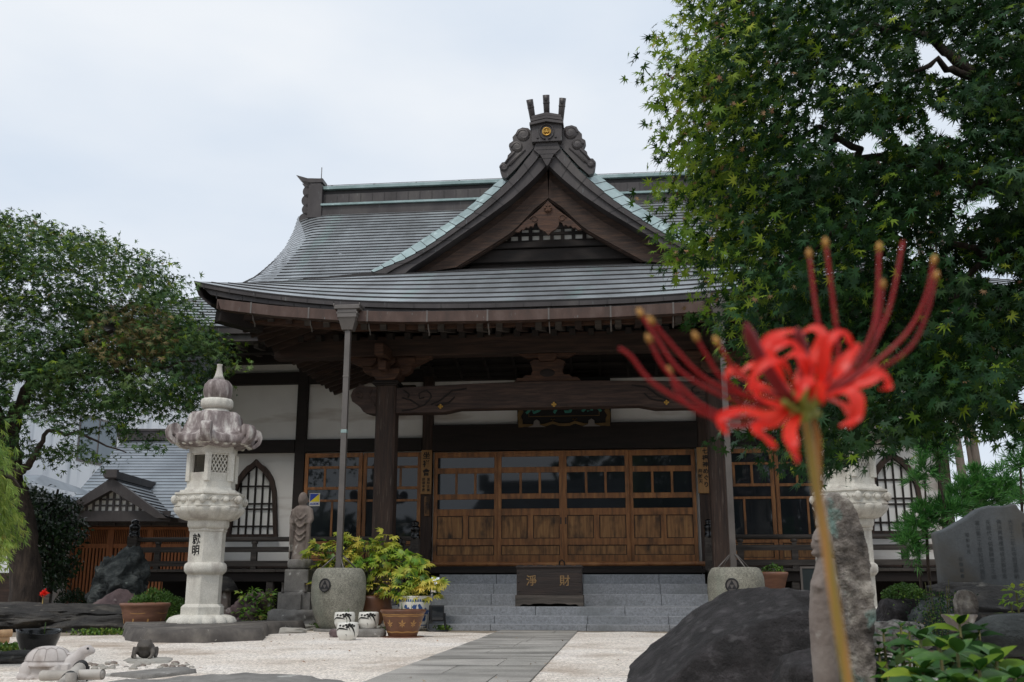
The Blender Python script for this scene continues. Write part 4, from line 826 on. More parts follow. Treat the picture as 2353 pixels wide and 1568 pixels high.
    for k in range(6):                               # little rafter ends under the eave
        for j in range(-2, 3):
            a = R(-60+60*k); ap = r(93)*math.cos(R(30)); q = j*.13; x, y = ap*math.cos(a)-q*math.sin(a), ap*math.sin(a)+q*math.cos(a); m.ball((x, y, zz(1027)+abs(j)*.006), (.035, .035, .022), 1, 8, 4)
    cp = m.obj('cap', [stone_weather, granite_light], t, fix=True)
    for k in range(6):
        a = R(-90+60*k); d = Vector((math.cos(a), math.sin(a), 0)); s_v = Vector((-math.sin(a), math.cos(a), 0)); m = MB(); rc = r(102); cz = zz(999)
        pts = [(rc-.15, zz(1013)), (rc-.03, zz(1023)), (rc+.05, zz(1013)), (rc+.075, cz), (rc+.05, cz+.065), (rc-.02, cz+.085), (rc-.075, cz+.05), (rc-.075, cz-.0), (rc-.03, cz-.03), (rc+.005, cz+.0), (rc-.005, cz+.03)]
        pts = rs(pts, 30); L = []
        for i in range(len(pts)):
            p0, p1 = pts[max(i-1, 0)], pts[min(i+1, len(pts)-1)]; tt = Vector((p1[0]-p0[0], p1[1]-p0[1])).normalized(); nn_ = Vector((-tt.y, tt.x))*.028
            L.append([d*(pts[i][0]+nn_.x*e)+Vector((0, 0, pts[i][1]+nn_.y*e))+s_v*w_ for e, w_ in ((1, -.07), (1, .07), (-1, .07), (-1, -.07), (1, -.07))])
        m.grid(L, 0, False); m.grid([[L[0][1], L[0][0]], [L[0][2], L[0][3]]])
        for w_ in (-.045, .045): q0 = len(m.v); m.ball((0, 0, 0), (.085, .085, .055)); m.v[q0:] = [tuple(d*(rc-.015+x)+Vector((0, 0, cz+.025+y))+s_v*(w_+z*.5)) for x, y, z in m.v[q0:]]
        m.obj('scroll_corner', stone_weather, cp, fix=True)
    m = MB(); m.lathe([(r(36), zz(951)), (r(33), zz(947)), (r(28), zz(941)), (r(33), zz(939))], 40); m.lathe([(r(33), zz(940)), (r(37), zz(934)), (r(37), zz(924)), (r(35), zz(919)), (r(30), zz(918))], 72, rf=pet(12, .06)); fc = m.obj('finial_collar', granite_light, t)
    m = MB(); m.lathe([(r(30), zz(919)), (r(34), zz(908)), (r(35), zz(897)), (r(33), zz(885)), (r(25), zz(876)), (r(13), zz(872))], 48, rf=lambda g, z: 1+.015*math.cos(8*g)); jb = m.obj('finial_jewel', stone_weather, t)
    m = MB(); m.lathe([(r(15), zz(873)), (r(10), zz(864)), (r(7), zz(852)), (r(6), zz(842)), (r(7), zz(838)), (r(4), zz(837.5))], 20); m.obj('finial_spire', granite_light, t)
    if writing:
        a = R(-120); ap = r(44)*math.cos(R(30)); M = Matrix.Translation((ap*math.cos(a), ap*math.sin(a), zz(1255))) @ Matrix.Rotation(a+R(90), 4, 'Z') @ FACE
        text('lantern_lettering', '就明', .15, ink, sh, M, .003, gap=1.0, bold=.004)
    return t
lc = gnd(450, 1478); lp_ = at(468, 1440, 14.1)
Z_SL = .185
lantern('tall pale stone lantern with inscribed shaft on a dark slab left of the steps', (lp_.x-.03, 14.1, 0), R(5), True)
slab('lantern_slab', [gnd(290, 1473), gnd(330, 1478), gnd(470, 1479), gnd(600, 1473), gnd(603, 1462)+Vector((0, .3, 0)), (-2.95, 14.9), (-4.6, 15.0), (-5.45, 14.6)], .15, stone_slab, 'rough dark stone slab under the inscribed stone lantern', 'stone slab', None, .03, 8)
rp_ = at(1955, 1180, 13.4)
lantern('pale stone lantern behind the standing stone figure and maple leaves', (rp_.x, 13.4, -.02), R(-6), False)
slab('lantern_slab', [(rp_.x-.8, 12.7), (rp_.x+.8, 12.7), (rp_.x+.85, 14.1), (rp_.x-.8, 14.2)], .165, stone_slab, 'dark stone slab under the right hand stone lantern', 'stone slab', None, .03, 9)
# ---------------------------------------------------------------- water jars under the rain pipes
def crest(t, M, r_=.085):
    m = MB(); m.tube([(r_*math.cos(g), 0, r_*math.sin(g)) for g in np.linspace(0, 2*math.pi, 33)], .012, 8, 0, True, False); m.prism([(r_*math.cos(g), r_*math.sin(g)) for g in np.linspace(0, 2*math.pi, 28)[:-1]][::-1], -.002, .01, 1)
    for cx, cz in ((0, .035), (-.034, -.024), (.034, -.024)): m.prism([(cx-.034, cz-.027), (cx+.034, cz-.027), (cx, cz+.033)][::-1], -.008, -.001, 0)
    m.xf(M); return m.obj('crest', [rope, steel], t, fix=True)
def jar(label, x, y):
    t = thing('water_jar', label, 'stone jar', W(x, y, 0), -YAW, 'stone jars under the rain pipes'); m = MB()
    q = [(.2, .0), (.24, .02), (.3, .1), (.37, .25), (.405, .42), (.415, .58), (.405, .74), (.38, .82), (.34, .87), (.29, .885), (.24, .88), (.23, .84), (.22, .5), (.02, .45)]
    m.lathe(rs(q, 44), 56); t.scale = (.95, .95, 1); m.obj('jar_body', stone_jar, t)
    crest(t, Matrix.Rotation(R(-14), 4, 'Z') @ Matrix.Translation((0, -.418, .64)) @ Matrix.Rotation(R(-3), 4, 'X'))
    m = MB(); m.lathe([(.35, 0), (.36, .03), (.34, .05)], 40); m.obj('jar_plinth', stone_grey, t).location.z = -.01
    return t
jar('round speckled stone jar with crest beneath the left rain pipe', -3.04, -4.0); jar('stone jar with crest half behind the black boulder', 2.6, -4.0)
# ---------------------------------------------------------------- standing statue on a pedestal
def statue():
    t = thing('stone_statue', 'weathered standing robed stone statue on a tall square pedestal', 'statue', W(-3.93, -3.05, 0), -YAW); t.scale = (.88, 1, 1); Y0 = at(690, 1300, 16.0)
    k = 16.0/F; zz = lambda v: at(690, v, 15.95).z
    m = MB(); z0 = zz(1287); hgt = zz(1133)-z0
    S = lambda f: z0+hgt*f
    prof = [(.17, S(0)), (.165, S(.06)), (.155, S(.2)), (.15, S(.4)), (.155, S(.55)), (.17, S(.68)), (.165, S(.76)), (.12, S(.8)), (.062, S(.815)), (.055, S(.83))]
    m.lathe(rs(prof, 40), 40, sx=1.0, sy=.68, rf=lambda g, z: 1+.02*math.cos(9*g+z*3))
    m.ball((0, -.02, S(.9)), (.083, .09, .118), 0, 24, 16); m.ball((0, -.1, S(.885)), (.014, .02, .025)); m.ball((-.082, -.0, S(.89)), (.014, .02, .04)); m.ball((.082, 0, S(.89)), (.014, .02, .04))
    m.tube([(-.05, -.092, S(.872)+.022), (-.02, -.104, S(.872)+.024)], .007, 5); m.tube([(.05, -.092, S(.872)+.022), (.02, -.104, S(.872)+.024)], .007, 5); m.tube([(-.025, -.1, S(.853)), (.025, -.1, S(.853))], .007, 5)
    for s in (-1, 1):
        m.tube([(s*.14, -.02, S(.75)), (s*.175, -.04, S(.6)), (s*.15, -.1, S(.53)), (s*.11, -.13, S(.56))], [.05, .052, .045, .03], 12)
        m.tube([(s*.15, -.09, S(.53)), (s*.155, -.08, S(.3)), (s*.15, -.06, S(.12))], [.045, .04, .03], 10)
        for f in range(4): m.tube([(s*(.1+.01*f), -.14, S(.55)+.012*f), (s*(.085+.01*f), -.155, S(.57)+.012*f), (s*(.1+.008*f), -.16, S(.585)+.012*f)], .009, 6)
    m.tube([(-.16, -.13, S(.72)), (-.16, -.13, S(.02))], .016, 8)
    for f in (.28, .36, .48, .6): m.tube([(-.09, -.1, S(f)+.07), (-.04, -.118, S(f)+.015), (0, -.122, S(f)), (.04, -.118, S(f)+.015), (.09, -.1, S(f)+.07)], .011, 6)
    m.tube([(.06, -.1, S(.76)), (-.02, -.115, S(.64)), (-.1, -.1, S(.55))], .012, 6)
    o = m.obj('figure', stone_statue, t, fix=True); remesh(o, .011, 1, (.006, .03))
    m = MB(); m.lathe(rs([(.12, zz(1310)), (.2, zz(1306)), (.215, zz(1295)), (.2, zz(1286)), (.1, zz(1285))], 14), 64, sy=.85, rf=lambda g, z: 1+.06*abs(math.sin(5*g))); m.obj('lotus_seat', stone_grey, t)
    m = MB(); m.box(-.215, .215, -.17, .17, zz(1362), zz(1309)); m.obj('upper_block', stone_grey, t, bevel=.015)
    m = MB(); m.box(-.29, .29, -.24, .24, zz(1402)-.02, zz(1361)); m.box(-.2, .15, -.3, -.24, zz(1402), zz(1364)); m.obj('lower_block', stone_grey, t, bevel=.015)
    for s in (-1, 1):
        m = MB(); m.lathe([(.02, 0), (.03, .005), (.02, .02), (.02, .13), (.03, .135), (.028, .14), (.02, .13)], 16, (s*.2, -.25, zz(1361))); m.obj('flower_tube', steel, t)
    b = rock('rough_base', (0, 0, -.02), (.46, .4, .18), stone_grey, 5, .12, 1.4, 4, .7, parent=t, box=5)
    return t
statue()
# ---------------------------------------------------------------- pots
def pot(name, label, cat, u, v, prof, m_, group=None, z=0, n=40, loc=None):
    p = loc or gnd(u, v, z); t = thing(name, label, cat, (p[0], p[1], z), rng.random()*.3, group); m = MB(); m.lathe(prof, n); m.obj('pot_body', m_, t); return t
def stems(t, n, r_, z, h): 
    for k in range(n):
        a = rag.random()*6.3; q = r_*rag.random(); m = MB(); x, y = q*math.cos(a), q*math.sin(a); m.tube([(x, y, z), (x+rag.uniform(-.01, .01), y, z+h*rag.uniform(.5, 1))], [.006, .003], 5); m.obj('shoot', leaf_shrub, t)
wp = [(.09, 0), (.11, .01), (.15, .08), (.158, .16), (.15, .235), (.142, .25), (.132, .245), (.13, .2), (.01, .19)]
for i, (u, v, z, lab, sgn) in enumerate(((798, 1472, 0, 'front white pot with black brushwork standing on the gravel', 1), (785, 1452, .1, 'rear left white brushwork pot standing on a reddish block', 0), (839, 1453, .1, 'rear right white brushwork pot standing on a grey stone', 1))):
    if i == 1: p = gnd(783, 1466); q_ = (p.x+.02, p.y+.12)
    if i == 2: p = gnd(842, 1466); q_ = (p.x, p.y+.15)
    t = pot('brushwork_pot', lab, 'plant pot', u, v, rs(wp, 30), porcelain, 'white pots painted with black brushwork', z, 40, q_ if i else None)
    t.rotation_euler.z = 0; t.scale = (.84,)*3; rad = lambda zq: float(np.interp(zq, [0, .01, .08, .16, .235], [.09, .11, .15, .158, .15]))
    m = MB()
    def stroke(P, wd):
        P = rs(P, 16); m.grid([[((rad(z+e*wd*math.sin(math.pi*(j+1.5)/18))+.003)*math.sin(a), -(rad(z+e*wd*math.sin(math.pi*(j+1.5)/18))+.003)*math.cos(a), z+e*wd*math.sin(math.pi*(j+1.5)/18)) for j, (a, z) in enumerate(P)] for e in (-.5, .5)])
    stroke([(-1.2, .13), (-.7, .17), (-.2, .165), (.2, .15)], .024); stroke([(.15, .22), (.5, .2), (.8, .12), (.95, .05)], .05); stroke([(.0, .2), (.25, .19), (.4, .13)], .03)
    for a0, z0 in ((-.25, .2), (0, .215), (.3, .225), (-.6, .205), (.55, .215), (.1, .18), (.75, .2)): stroke([(a0-.13, z0), (a0+.13, z0+.004)], .028)
    if sgn: stroke([(-.02, .09), (.06, .085)], .012); stroke([(.0, .075), (.1, .07)], .008); stroke([(.03, .06), (.06, .045)], .012)
    m.obj('brushwork', ink, t)
    m = MB(); m.lathe([(.13, .2), (.01, .205)], 24); m.obj('soil', soil, t); stems(t, 2, .06, .2, .12)
    if i: rock('pot_stone', (q_[0]+(.03 if i == 2 else 0), q_[1], 0), (.17 if i == 1 else .19, .14, .06), rock_purple if i == 1 else stone_grey, i, .06, 1, 3, .8, box=6, label=('reddish block' if i == 1 else 'flat grey stone')+' under a rear white brushwork pot', cat='stone')
bpt = pot('flower_pot', 'brown glazed pot with tan flower pattern at the foot of the steps', 'plant pot', 925, 1465, rs([(.18, 0), (.2, .01), (.27, .2), (.305, .33), (.33, .36), (.335, .385), (.31, .39), (.29, .36), (.02, .33)], 30), clay)
m = MB(); br = lambda zq: float(np.interp(zq, [.01, .2, .33], [.2, .27, .305]))+.003
for z0, h_ in ((.315, .012), (.295, .01), (.07, .02), (.335, .008)): m.grid([[(br(z0+e)*math.cos(g), br(z0+e)*math.sin(g), z0+e+.004*math.sin(9*g)) for g in np.linspace(0, 2*math.pi, 60)] for e in (0, h_)])
for a0 in np.arange(0, 6.2, .62):
    for pa_, ln in ((90, .07), (25, .06), (155, .06), (-35, .05), (215, .05), (-90, .05)):
        q = [(0, 0), (ln*.5*math.cos(R(pa_-22)), ln*.5*math.sin(R(pa_-22))), (ln*math.cos(R(pa_)), ln*math.sin(R(pa_))), (ln*.5*math.cos(R(pa_+22)), ln*.5*math.sin(R(pa_+22)))]
        m.add([(br(.19+y)*math.sin(a0+x/.27), -br(.19+y)*math.cos(a0+x/.27), .19+y) for x, y in q], [(0, 1, 2, 3)])
bpt.scale = (.88,)*3; m.obj('flower_pattern', clay_tan, bpt); m = MB(); m.lathe([(.29, .35), (.01, .355)], 24); m.obj('soil', soil, bpt); stems(bpt, 4, .18, .35, .13); m = MB(); m.lathe([(.3, 0), (.31, .012), (.2, .014)], 32); m.obj('pot_saucer', clay_red, bpt)
pbl = W(-1.98, -3.72)
blt = pot('porcelain_pot', 'blue and white porcelain pot holding a yellow green peony beside the steps', 'plant pot', 0, 0, rs([(.16, 0), (.17, .03), (.22, .2), (.245, .34), (.235, .4), (.24, .425), (.25, .44), (.23, .44), (.215, .4), (.02, .38)], 34), porcelain, loc=(pbl.x, pbl.y), z=.05)
m = MB(); br = lambda zq: float(np.interp(zq, [0, .03, .2, .34, .4], [.16, .17, .22, .245, .235]))+.003
for z0, h_ in ((.36, .035), (.02, .02)):
    for k in range(44):
        g = 2*math.pi*k/44; m.add([(br(z0+e)*math.cos(g+d), br(z0+e)*math.sin(g+d), z0+e) for e, d in ((0, 0), (0, .12), (h_, .09), (h_, .02))], [(0, 1, 2, 3)])
pr_ = random.Random(4)
for k in range(46):
    a0 = pr_.uniform(0, 6.28); z0 = pr_.uniform(.08, .32); q = [(pr_.uniform(.01, .045)*math.cos(g), pr_.uniform(.015, .06)*math.sin(g)) for g in np.linspace(0, 5.6, 8)]
    m.add([(br(z0+y)*math.cos(a0+x/.22), br(z0+y)*math.sin(a0+x/.22), z0+y) for x, y in q], [tuple(range(8))])
m.obj('blue_pattern', blue_ink, blt); m = MB(); m.lathe([(.21, .4), (.01, .405)], 24); m.obj('soil', soil, blt)
# peony bushes
def peony(name, label, loc, blobs, n, parent=None, base=None):
    t = thing(name, label, 'shrub', loc, 0, 'yellow green peonies'); P, T, Nn, S = [], [], [], []
    for (x, y, z, r_) in blobs:
        k = int(1.25*n*r_*r_/.09); D = unit(rnd(k)); D[:, 2] = np.abs(D[:, 2])-.25; p = np.array([x, y, z])+D*np.array([r_, r_*.9, r_*.8])*(.6+.4*rng.random((k, 1)))
        P.append(p); T.append(D*np.array([1, 1, .3])+rnd(k, .4)-[0, 0, .35]); Nn.append(D*.5+rnd(k, .35)+[0, -.25, .8]); S.append(.085+.05*rng.random(k))
    P, T, Nn, S = map(np.concatenate, (P, T, Nn, S)); leaves('foliage', P, T, Nn, S, PEONY, [leaf_peony, leaf_shrub], (rng.random(len(P)) < .17).astype(int), t)
    m = MB()
    for (x, y, z, r_) in blobs: m.tube([(0, 0, 0), (x*.4, y*.4, z*.5), (x, y, z)], [.016, .012, .006], 6)
    m.obj('stem', stem_green, t); return t
peony('peony_bush', 'yellow green peony growing in the blue and white pot', (pbl.x, pbl.y, .45), [(-.05, 0, .3, .26), (.12, -.05, .2, .24), (-.15, -.1, .12, .2), (.22, 0, .06, .18), (.05, .05, .5, .2), (-.02, -.1, .02, .18), (.3, -.05, .2, .16)], 46)
pp_ = W(-3.1, -3.25)
bg_ = thing('dark_pot', 'large dark brown pot behind the left stone jar holding a big peony', 'plant pot', (W(-2.72, -3.3).x, W(-2.72, -3.3).y, 0)); m = MB(); m.lathe(rs([(.2, 0), (.26, .1), (.31, .3), (.3, .45), (.27, .5), (.25, .49), (.02, .45)], 24), 36); m.obj('pot_body', clay, bg_); m = MB(); m.lathe([(.25, .46), (.01, .465)], 20); m.obj('soil', soil, bg_)
peony('peony_bush', 'big yellow green peony spreading behind the left stone jar', (W(-2.78, -3.25).x, W(-2.78, -3.25).y, .5), [(-.3, .05, .75, .22), (-.6, .0, .7, .2), (-.05, 0, .7, .24), (.2, 0, .68, .24), (.42, .02, .62, .22), (.5, -.05, .42, .22), (.3, -.1, .3, .24), (.12, -.12, .1, .22), (-.62, .05, .48, .2), (-.75, .1, .38, .16), (-.4, -.02, .55, .22), (-.1, -.05, .45, .24), (.2, -.1, .5, .22), (.33, -.2, .0, .18), (-.8, .1, .18, .1), (-.45, .05, .86, .14), (.24, .05, .88, .12), (-.85, .0, .6, .16), (-.78, -.02, .72, .12), (.62, 0, .55, .14)], 46)
ft = thing('flood_lamp', 'small black flood lamp on a folding stand beside the steps', 'lamp', (lambda p: (p.x, p.y, 0))(W(-1.62, -3.9)), R(20)); m = MB(); m.box(-.1, .1, -.04, .06, .14, .36); m.box(-.085, .085, -.05, -.04, .155, .345, 1); m.obj('lamp_head', [black_plastic, glass], ft, bevel=.012); m = MB(); m.tube([(-.12, 0, .25), (-.13, 0, .03), (-.13, -.12, .01), (.13, -.12, .01), (.13, 0, .03), (.12, 0, .25)], .014, 8); m.tube([(-.13, .1, .012), (-.13, -.12, .012)], .012, 6); m.tube([(.13, .1, .012), (.13, -.12, .012)], .012, 6); m.obj('lamp_stand', black_plastic, ft)
pl_ = thing('planter_pot', 'wide reddish brown planter with wavy bands left of the lantern', 'plant pot', (lambda p: (p.x, 14.6, 0))(at(331, 1430, 14.6))); m = MB()
m.lathe(rs([(.2, .0), (.23, .02), (.29, .2), (.315, .33), (.34, .36), (.345, .395), (.32, .4), (.3, .37), (.02, .34)], 30), 48); m.obj('pot_body', clay_red, pl_)
m = MB()
for z0 in (.31, .285, .262): m.grid([[((.30+.09*(z0+e-.3))*1.02*math.cos(g), (.30+.09*(z0+e-.3))*1.02*math.sin(g), z0+e+.008*math.sin(5*g)) for g in np.linspace(0, 6.2832, 60)] for e in (0, .008)])
for k in range(9): a0 = .7*k-1.6; m.add([((.285+z*.1-.018)*math.sin(a0+x), -(.285+z*.1-.018)*math.cos(a0+x), z) for x, z in ((-.05, .12), (.03, .14), (.06, .2), (0, .24), (-.03, .19))], [(0, 1, 2, 3, 4)])
m.obj('glaze_bands', clay_tan, pl_); m = MB(); m.lathe([(.3, .36), (.01, .365)], 24); m.obj('soil', soil, pl_); stems(pl_, 7, .24, .36, .17)
bk = thing('black_pot', 'glossy black bowl shaped pot with a dipping rim by the turtle', 'plant pot', (lambda p: (p.x, p.y, 0))(gnd(83, 1511)), 0); bk.scale = (.83, .83, .86); m = MB()
q = rs([(.09, 0), (.12, .02), (.17, .1), (.205, .2), (.22, .29)], 16); nn = 48; vs = []
for i, (r_, z) in enumerate(q+[(r_-.02, z) for r_, z in q[::-1]]):
    for k in range(nn): g = 2*math.pi*k/nn; vs.append((r_*math.cos(g)*1.08, r_*math.sin(g), z*(1-.16*max(0, math.sin(-g+.6))*(z/.29)**2)))
m.add(vs, [(i*nn+k, i*nn+(k+1) % nn, (i+1)*nn+(k+1) % nn, (i+1)*nn+k) for i in range(2*len(q)-1) for k in range(nn)]+[tuple(range(nn))[::-1]], 0, True); m.obj('pot_body', glaze_black, bk, fix=True)
m = MB(); m.lathe([(.19, .2), (.01, .21)], 20); m.obj('soil', clay_red, bk); m = MB(); m.tube([(.06, 0, .2), (.065, 0, .36)], .005, 5); m.obj('shoot', leaf_shrub, bk)
# ---------------------------------------------------------------- turtle, frog
groove = mat('groove_shade_stone', ['#8d8480', '#9a918d'], 8, .9)
def turtle():
    p = gnd(40, 1563); t = thing('turtle_statue', 'pale carved stone turtle with raised head behind the bamboo rail', 'statue', (p.x+.155, p.y+.1, 0), R(4)); t.scale = (.68, .68, .74); k = 8.2/F
    m = MB(); m.add([(x*a, y*b, z) for a, b, z in ((1, 1, 0), (1.05, 1, .14)) for x, y in ((-.2, -.13), (.24, -.13), (.27, 0), (.24, .13), (-.2, .13))], [tuple(range(5))[::-1], tuple(range(5, 10))]+[(i, (i+1) % 5, 5+(i+1) % 5, 5+i) for i in range(5)])
    for x, y in ((-.17, -.12), (.12, -.12), (-.17, .12), (.12, .12)):
        s = -1 if y < 0 else 1
        m.ball((x, y, .08), (.065, .05, .085)); m.ball((x-.012, y+s*.012, .03), (.07, .05, .045)); m.ball((x+.05, y+s*.01, .015), (.05, .045, .025))
    m.tube([(.14, 0, .1), (.24, 0, .13), (.3, 0, .19), (.35, 0, .245), (.41, 0, .26), (.45, 0, .255)], [.11, .1, .068, .055, .052, .026], 18); m.ball((.385, 0, .262), (.06, .05, .046)); m.ball((.425, 0, .25), (.045, .036, .032))
    m.tube([(-.2, 0, .08), (-.28, 0, .06)], [.04, .01], 8); o = m.obj('body', turtle_stone, t, fix=True); remesh(o, .008, 3)
    for s in (-1, 1): m = MB(); m.ball((.405, s*.046, .275), (.013, .008, .013), 0, 10, 6); m.obj('eye', rope, t)
    m = MB(); nn = 40; P = []
    for i, f in enumerate(np.linspace(0, 1, 14)):
        rr = math.cos(f*math.pi/2)**.75 if f < 1 else .01; z = .135+.165*math.sin(f*math.pi/2)**.9; P.append([((.235*rr)*math.cos(g)-.0, .165*rr*math.sin(g), z) for g in np.linspace(0, 2*math.pi, nn+1)])
    m.grid(P, 0, True); m.lathe([(.95, .118), (1.1, .118), (1.13, .128), (1.06, .145), (.9, .17)], 40, (0, 0, 0), 0, True, 0, .235, .165); m.ball((.21, 0, .225), (.06, .04, .012)); sh = m.obj('shell', turtle_stone, t, fix=True)
    m = MB()
    def sp(a, f): rr = math.cos(f*math.pi/2)**.75; return (.238*rr*math.cos(a), .168*rr*math.sin(a), .137+.166*math.sin(f*math.pi/2)**.9)
    for s in (-1, 1):
        A_ = [s*R(q) for q in (20, 52, 84, 116, 150)]
        for a in A_: m.tube([sp(a, f) for f in (.12, .3, .5, .58)], .0022, 4)
        zg = [(s*R(q), .58 if j % 2 == 0 else .7) for j, q in enumerate((20, 36, 52, 68, 84, 100, 116, 133, 150))]; m.tube([sp(a, f) for a, f in zg], .0022, 4)
    m.tube([sp(g, .1) for g in np.linspace(0, 6.28, 50)], .0022, 4); m.obj('shell_grooves', groove, sh)
turtle()
def frog():
    p = gnd(326, 1519); t = thing('frog_statue', 'dark mossy stone frog sitting on a thin stone in the gravel', 'statue', (p.x, p.y+.06, .02), R(8)); t.scale = (.95,)*3; m = MB()
    m.ball((0, .02, .075), (.085, .085, .08)); m.ball((0, -.035, .115), (.07, .06, .05)); m.ball((0, -.075, .112), (.05, .03, .026))
    for s in (-1, 1):
        m.ball((s*.042, -.04, .155), .02); m.tube([(s*.06, -.03, .08), (s*.085, -.06, .05), (s*.07, -.075, .01), (s*.06, -.1, .006)], [.026, .022, .016, .014], 8); m.tube([(s*.05, .04, .05), (s*.098, 0, .075), (s*.1, .0, .03), (s*.1, -.04, .012)], [.035, .032, .02, .016], 8)
        for j in (-1, 0, 1): m.tube([(s*.06, -.09, .008), (s*(.06+.015*j), -.118, .005)], .006, 5)
    m.tube([(-.045, -.097, .103), (0, -.108, .1), (.045, -.097, .103)], .004, 5); o = m.obj('body', lichen_stone, t, fix=True); o.data.materials[0] = stone_slab; remesh(o, .0075, 2, (.004, .02))
frog()
# ---------------------------------------------------------------- bamboo rails
def bam(mb, p, q, r_, n_nodes=3, m_=0):
    p, q = Vector(p), Vector(q); d = q-p; mb.tube([p, q], r_, 16, m_, True, False)
    for e, s in ((p, 1), (q, -1)): mb.tube([e+d*s*.002, e+d*s*.10], r_*.8, 16, m_, True); 
    for k in range(n_nodes): c = p+d*((k+.6)/n_nodes); mb.tube([c-d.normalized()*.006, c, c+d.normalized()*.006], [r_*1.0, r_*1.07, r_*1.0], 16, m_)
br_ = thing('bamboo_rail', 'weathered grey bamboo rail crossed by a black roped bamboo by the turtle', 'fence', (0, 0, 0))
m = MB(); a, b = at(96, 1553, 7.1), at(236, 1550, 7.0); bam(m, a, b, .034, 1); m.obj('cross_rail', bamboo_grey, br_)
m = MB(); e0, e1 = at(188, 1532, 7.25), at(120, 1600, 6.5); d_ = e0-e1; bam(m, e1, e0, .042, 5); m.obj('sloping_rail', bamboo_grey, br_)
m = MB(); dn = d_.normalized()
for c0 in (e0-dn*.02, e0-dn*.33):
    for j in range(3): c1 = c0-dn*.02*j; m.tube([c1-dn*.008, c1+dn*.008], .048, 16, 0)
m.tube([e0+Vector((.05, 0, 0)), e0+Vector((.07, -.05, -.06)), e0+Vector((.065, -.1, -.16))], .006, 6); m.obj('rail_cord', rope, br_)
m = MB(); pst = e1*.0+e0*1.0; m.tube([(e1.x+.02, e1.y+.2, 0), (e1.x+.02, e1.y+.2, e1.z+.12)], .035, 12); m.obj('rail_post', bamboo_grey, br_)
br2 = thing('bamboo_rail', 'pair of tan bamboo poles ending at the left edge beside the black pot', 'fence', (0, 0, 0))
for v, ue, ul in ((1455, 27, -120), (1469, 20, -120)): m = MB(); bam(m, at(ul, v+8, 11.2), at(ue, v, 11.6), .042, 3); m.obj('rail_pole', bamboo_tan, br2)
m = MB(); q = at(-40, 1462, 11.4); m.tube([(q.x, q.y+.08, 0), (q.x, q.y+.08, .4)], .04, 10); m.obj('rail_post', bamboo_tan, br2)
# ---------------------------------------------------------------- rocks, left
def rk(u, v, Y, size, m_, seed, label, **k):
    p = at(u, v, Y); return rock(k.pop('name', 'garden_rock'), (p.x, Y, k.pop('z', -.03)), size, m_, seed, label=label, group=k.pop('group', 'garden rocks'), **k)
rk(95, 1440, 15.3, (1.5, .75, .30), rock_dark, 3, 'long low layered dark rock at the left edge of the gravel', strata=5, amp=.35, flat=.75, sub=6, rz=R(3), facets=12, z=-.09)
rk(225, 1440, 14.9, (.75, .45, .15), rock_dark, 8, 'low dark rock spur between the long rock and the planter', strata=5, amp=.3, flat=.7)
rk(275, 1330, 16.7, (.5, .36, .62), rock_blue, 12, 'upright pointed blue grey rock behind the round shrubs', amp=.42, freq=1.2, flat=.85, sub=6, rz=.4, z=.05, facets=9, fd=(.7, .95))
rk(268, 1385, 16.0, (.42, .3, .33), rock_purple, 17, 'purple brown rock streaked with white below the upright rock', amp=.25, flat=.8, sub=5, facets=10)
rk(575, 1400, 16.2, (.3, .28, .3), rock_purple, 23, 'rough purple rock behind the leafy plant and lantern', amp=.4, flat=.8)
rk(880, 1437, 15.5, (.13, .11, .1), lichen_stone, 31, 'small rough grey stone behind the white pots', amp=.3, flat=.7)
for i, (u, v, sx, lab) in enumerate(((640, 1456, .34, 'flat pale stone on the bed edge in front of the statue'), (672, 1447, .36, 'lichened flat stone against the statue base'), (790, 1448, .3, 'flat stone slab under the left stone jar'), (835, 1449, .25, 'thin pale flat stone between jar and white pots'))):
    p = gnd(u, v); rock('flat_stone', (p.x, p.y+.1, -.01), (sx, .2, .05), rock_pale, 40+i, .18, 1.3, 4, .7, label=lab, cat='stone', group='flat stones along the bed edge', box=4)
# small stone lantern behind the large one
sl = thing('small_lantern', 'small squat stone lantern half hidden behind the inscribed lantern', 'stone lantern', (lambda p: (p.x, 17.0, 0))(at(512, 1400, 17.0)))
m = MB(); z = lambda v: at(512, v, 17.0).z; m.lathe([(.02, z(1325)), (.1, z(1328)), (.19, z(1345)), (.23, z(1356)), (.2, z(1360)), (.05, z(1361))], 20); m.obj('lantern_cap', rock_dark, sl); m = MB(); m.box(-.1, .1, -.1, .1, z(1400), z(1360)); m.box(-.17, .17, -.17, .17, 0, z(1400)); m.obj('lantern_post', stone_statue, sl, bevel=.02)
# ---------------------------------------------------------------- right hand side
rk(1702, 1480, 5.35, (.68, .52, .40), rock_black, 5, 'large black boulder in the right foreground', name='black_boulder', amp=.2, freq=.9, flat=1.0, sub=6, z=-.14, rz=0, facets=14, fd=(.68, .95), cuts=((-.8, -.1, .6, .5), (-.45, -.3, .85, .62), (-.95, -.2, .2, .78)))
rk(1940, 1540, 4.1, (.3, .3, .22), rock_black, 9, 'dark rock at the foot of the carved standing stone', amp=.25, flat=.9, sub=5)
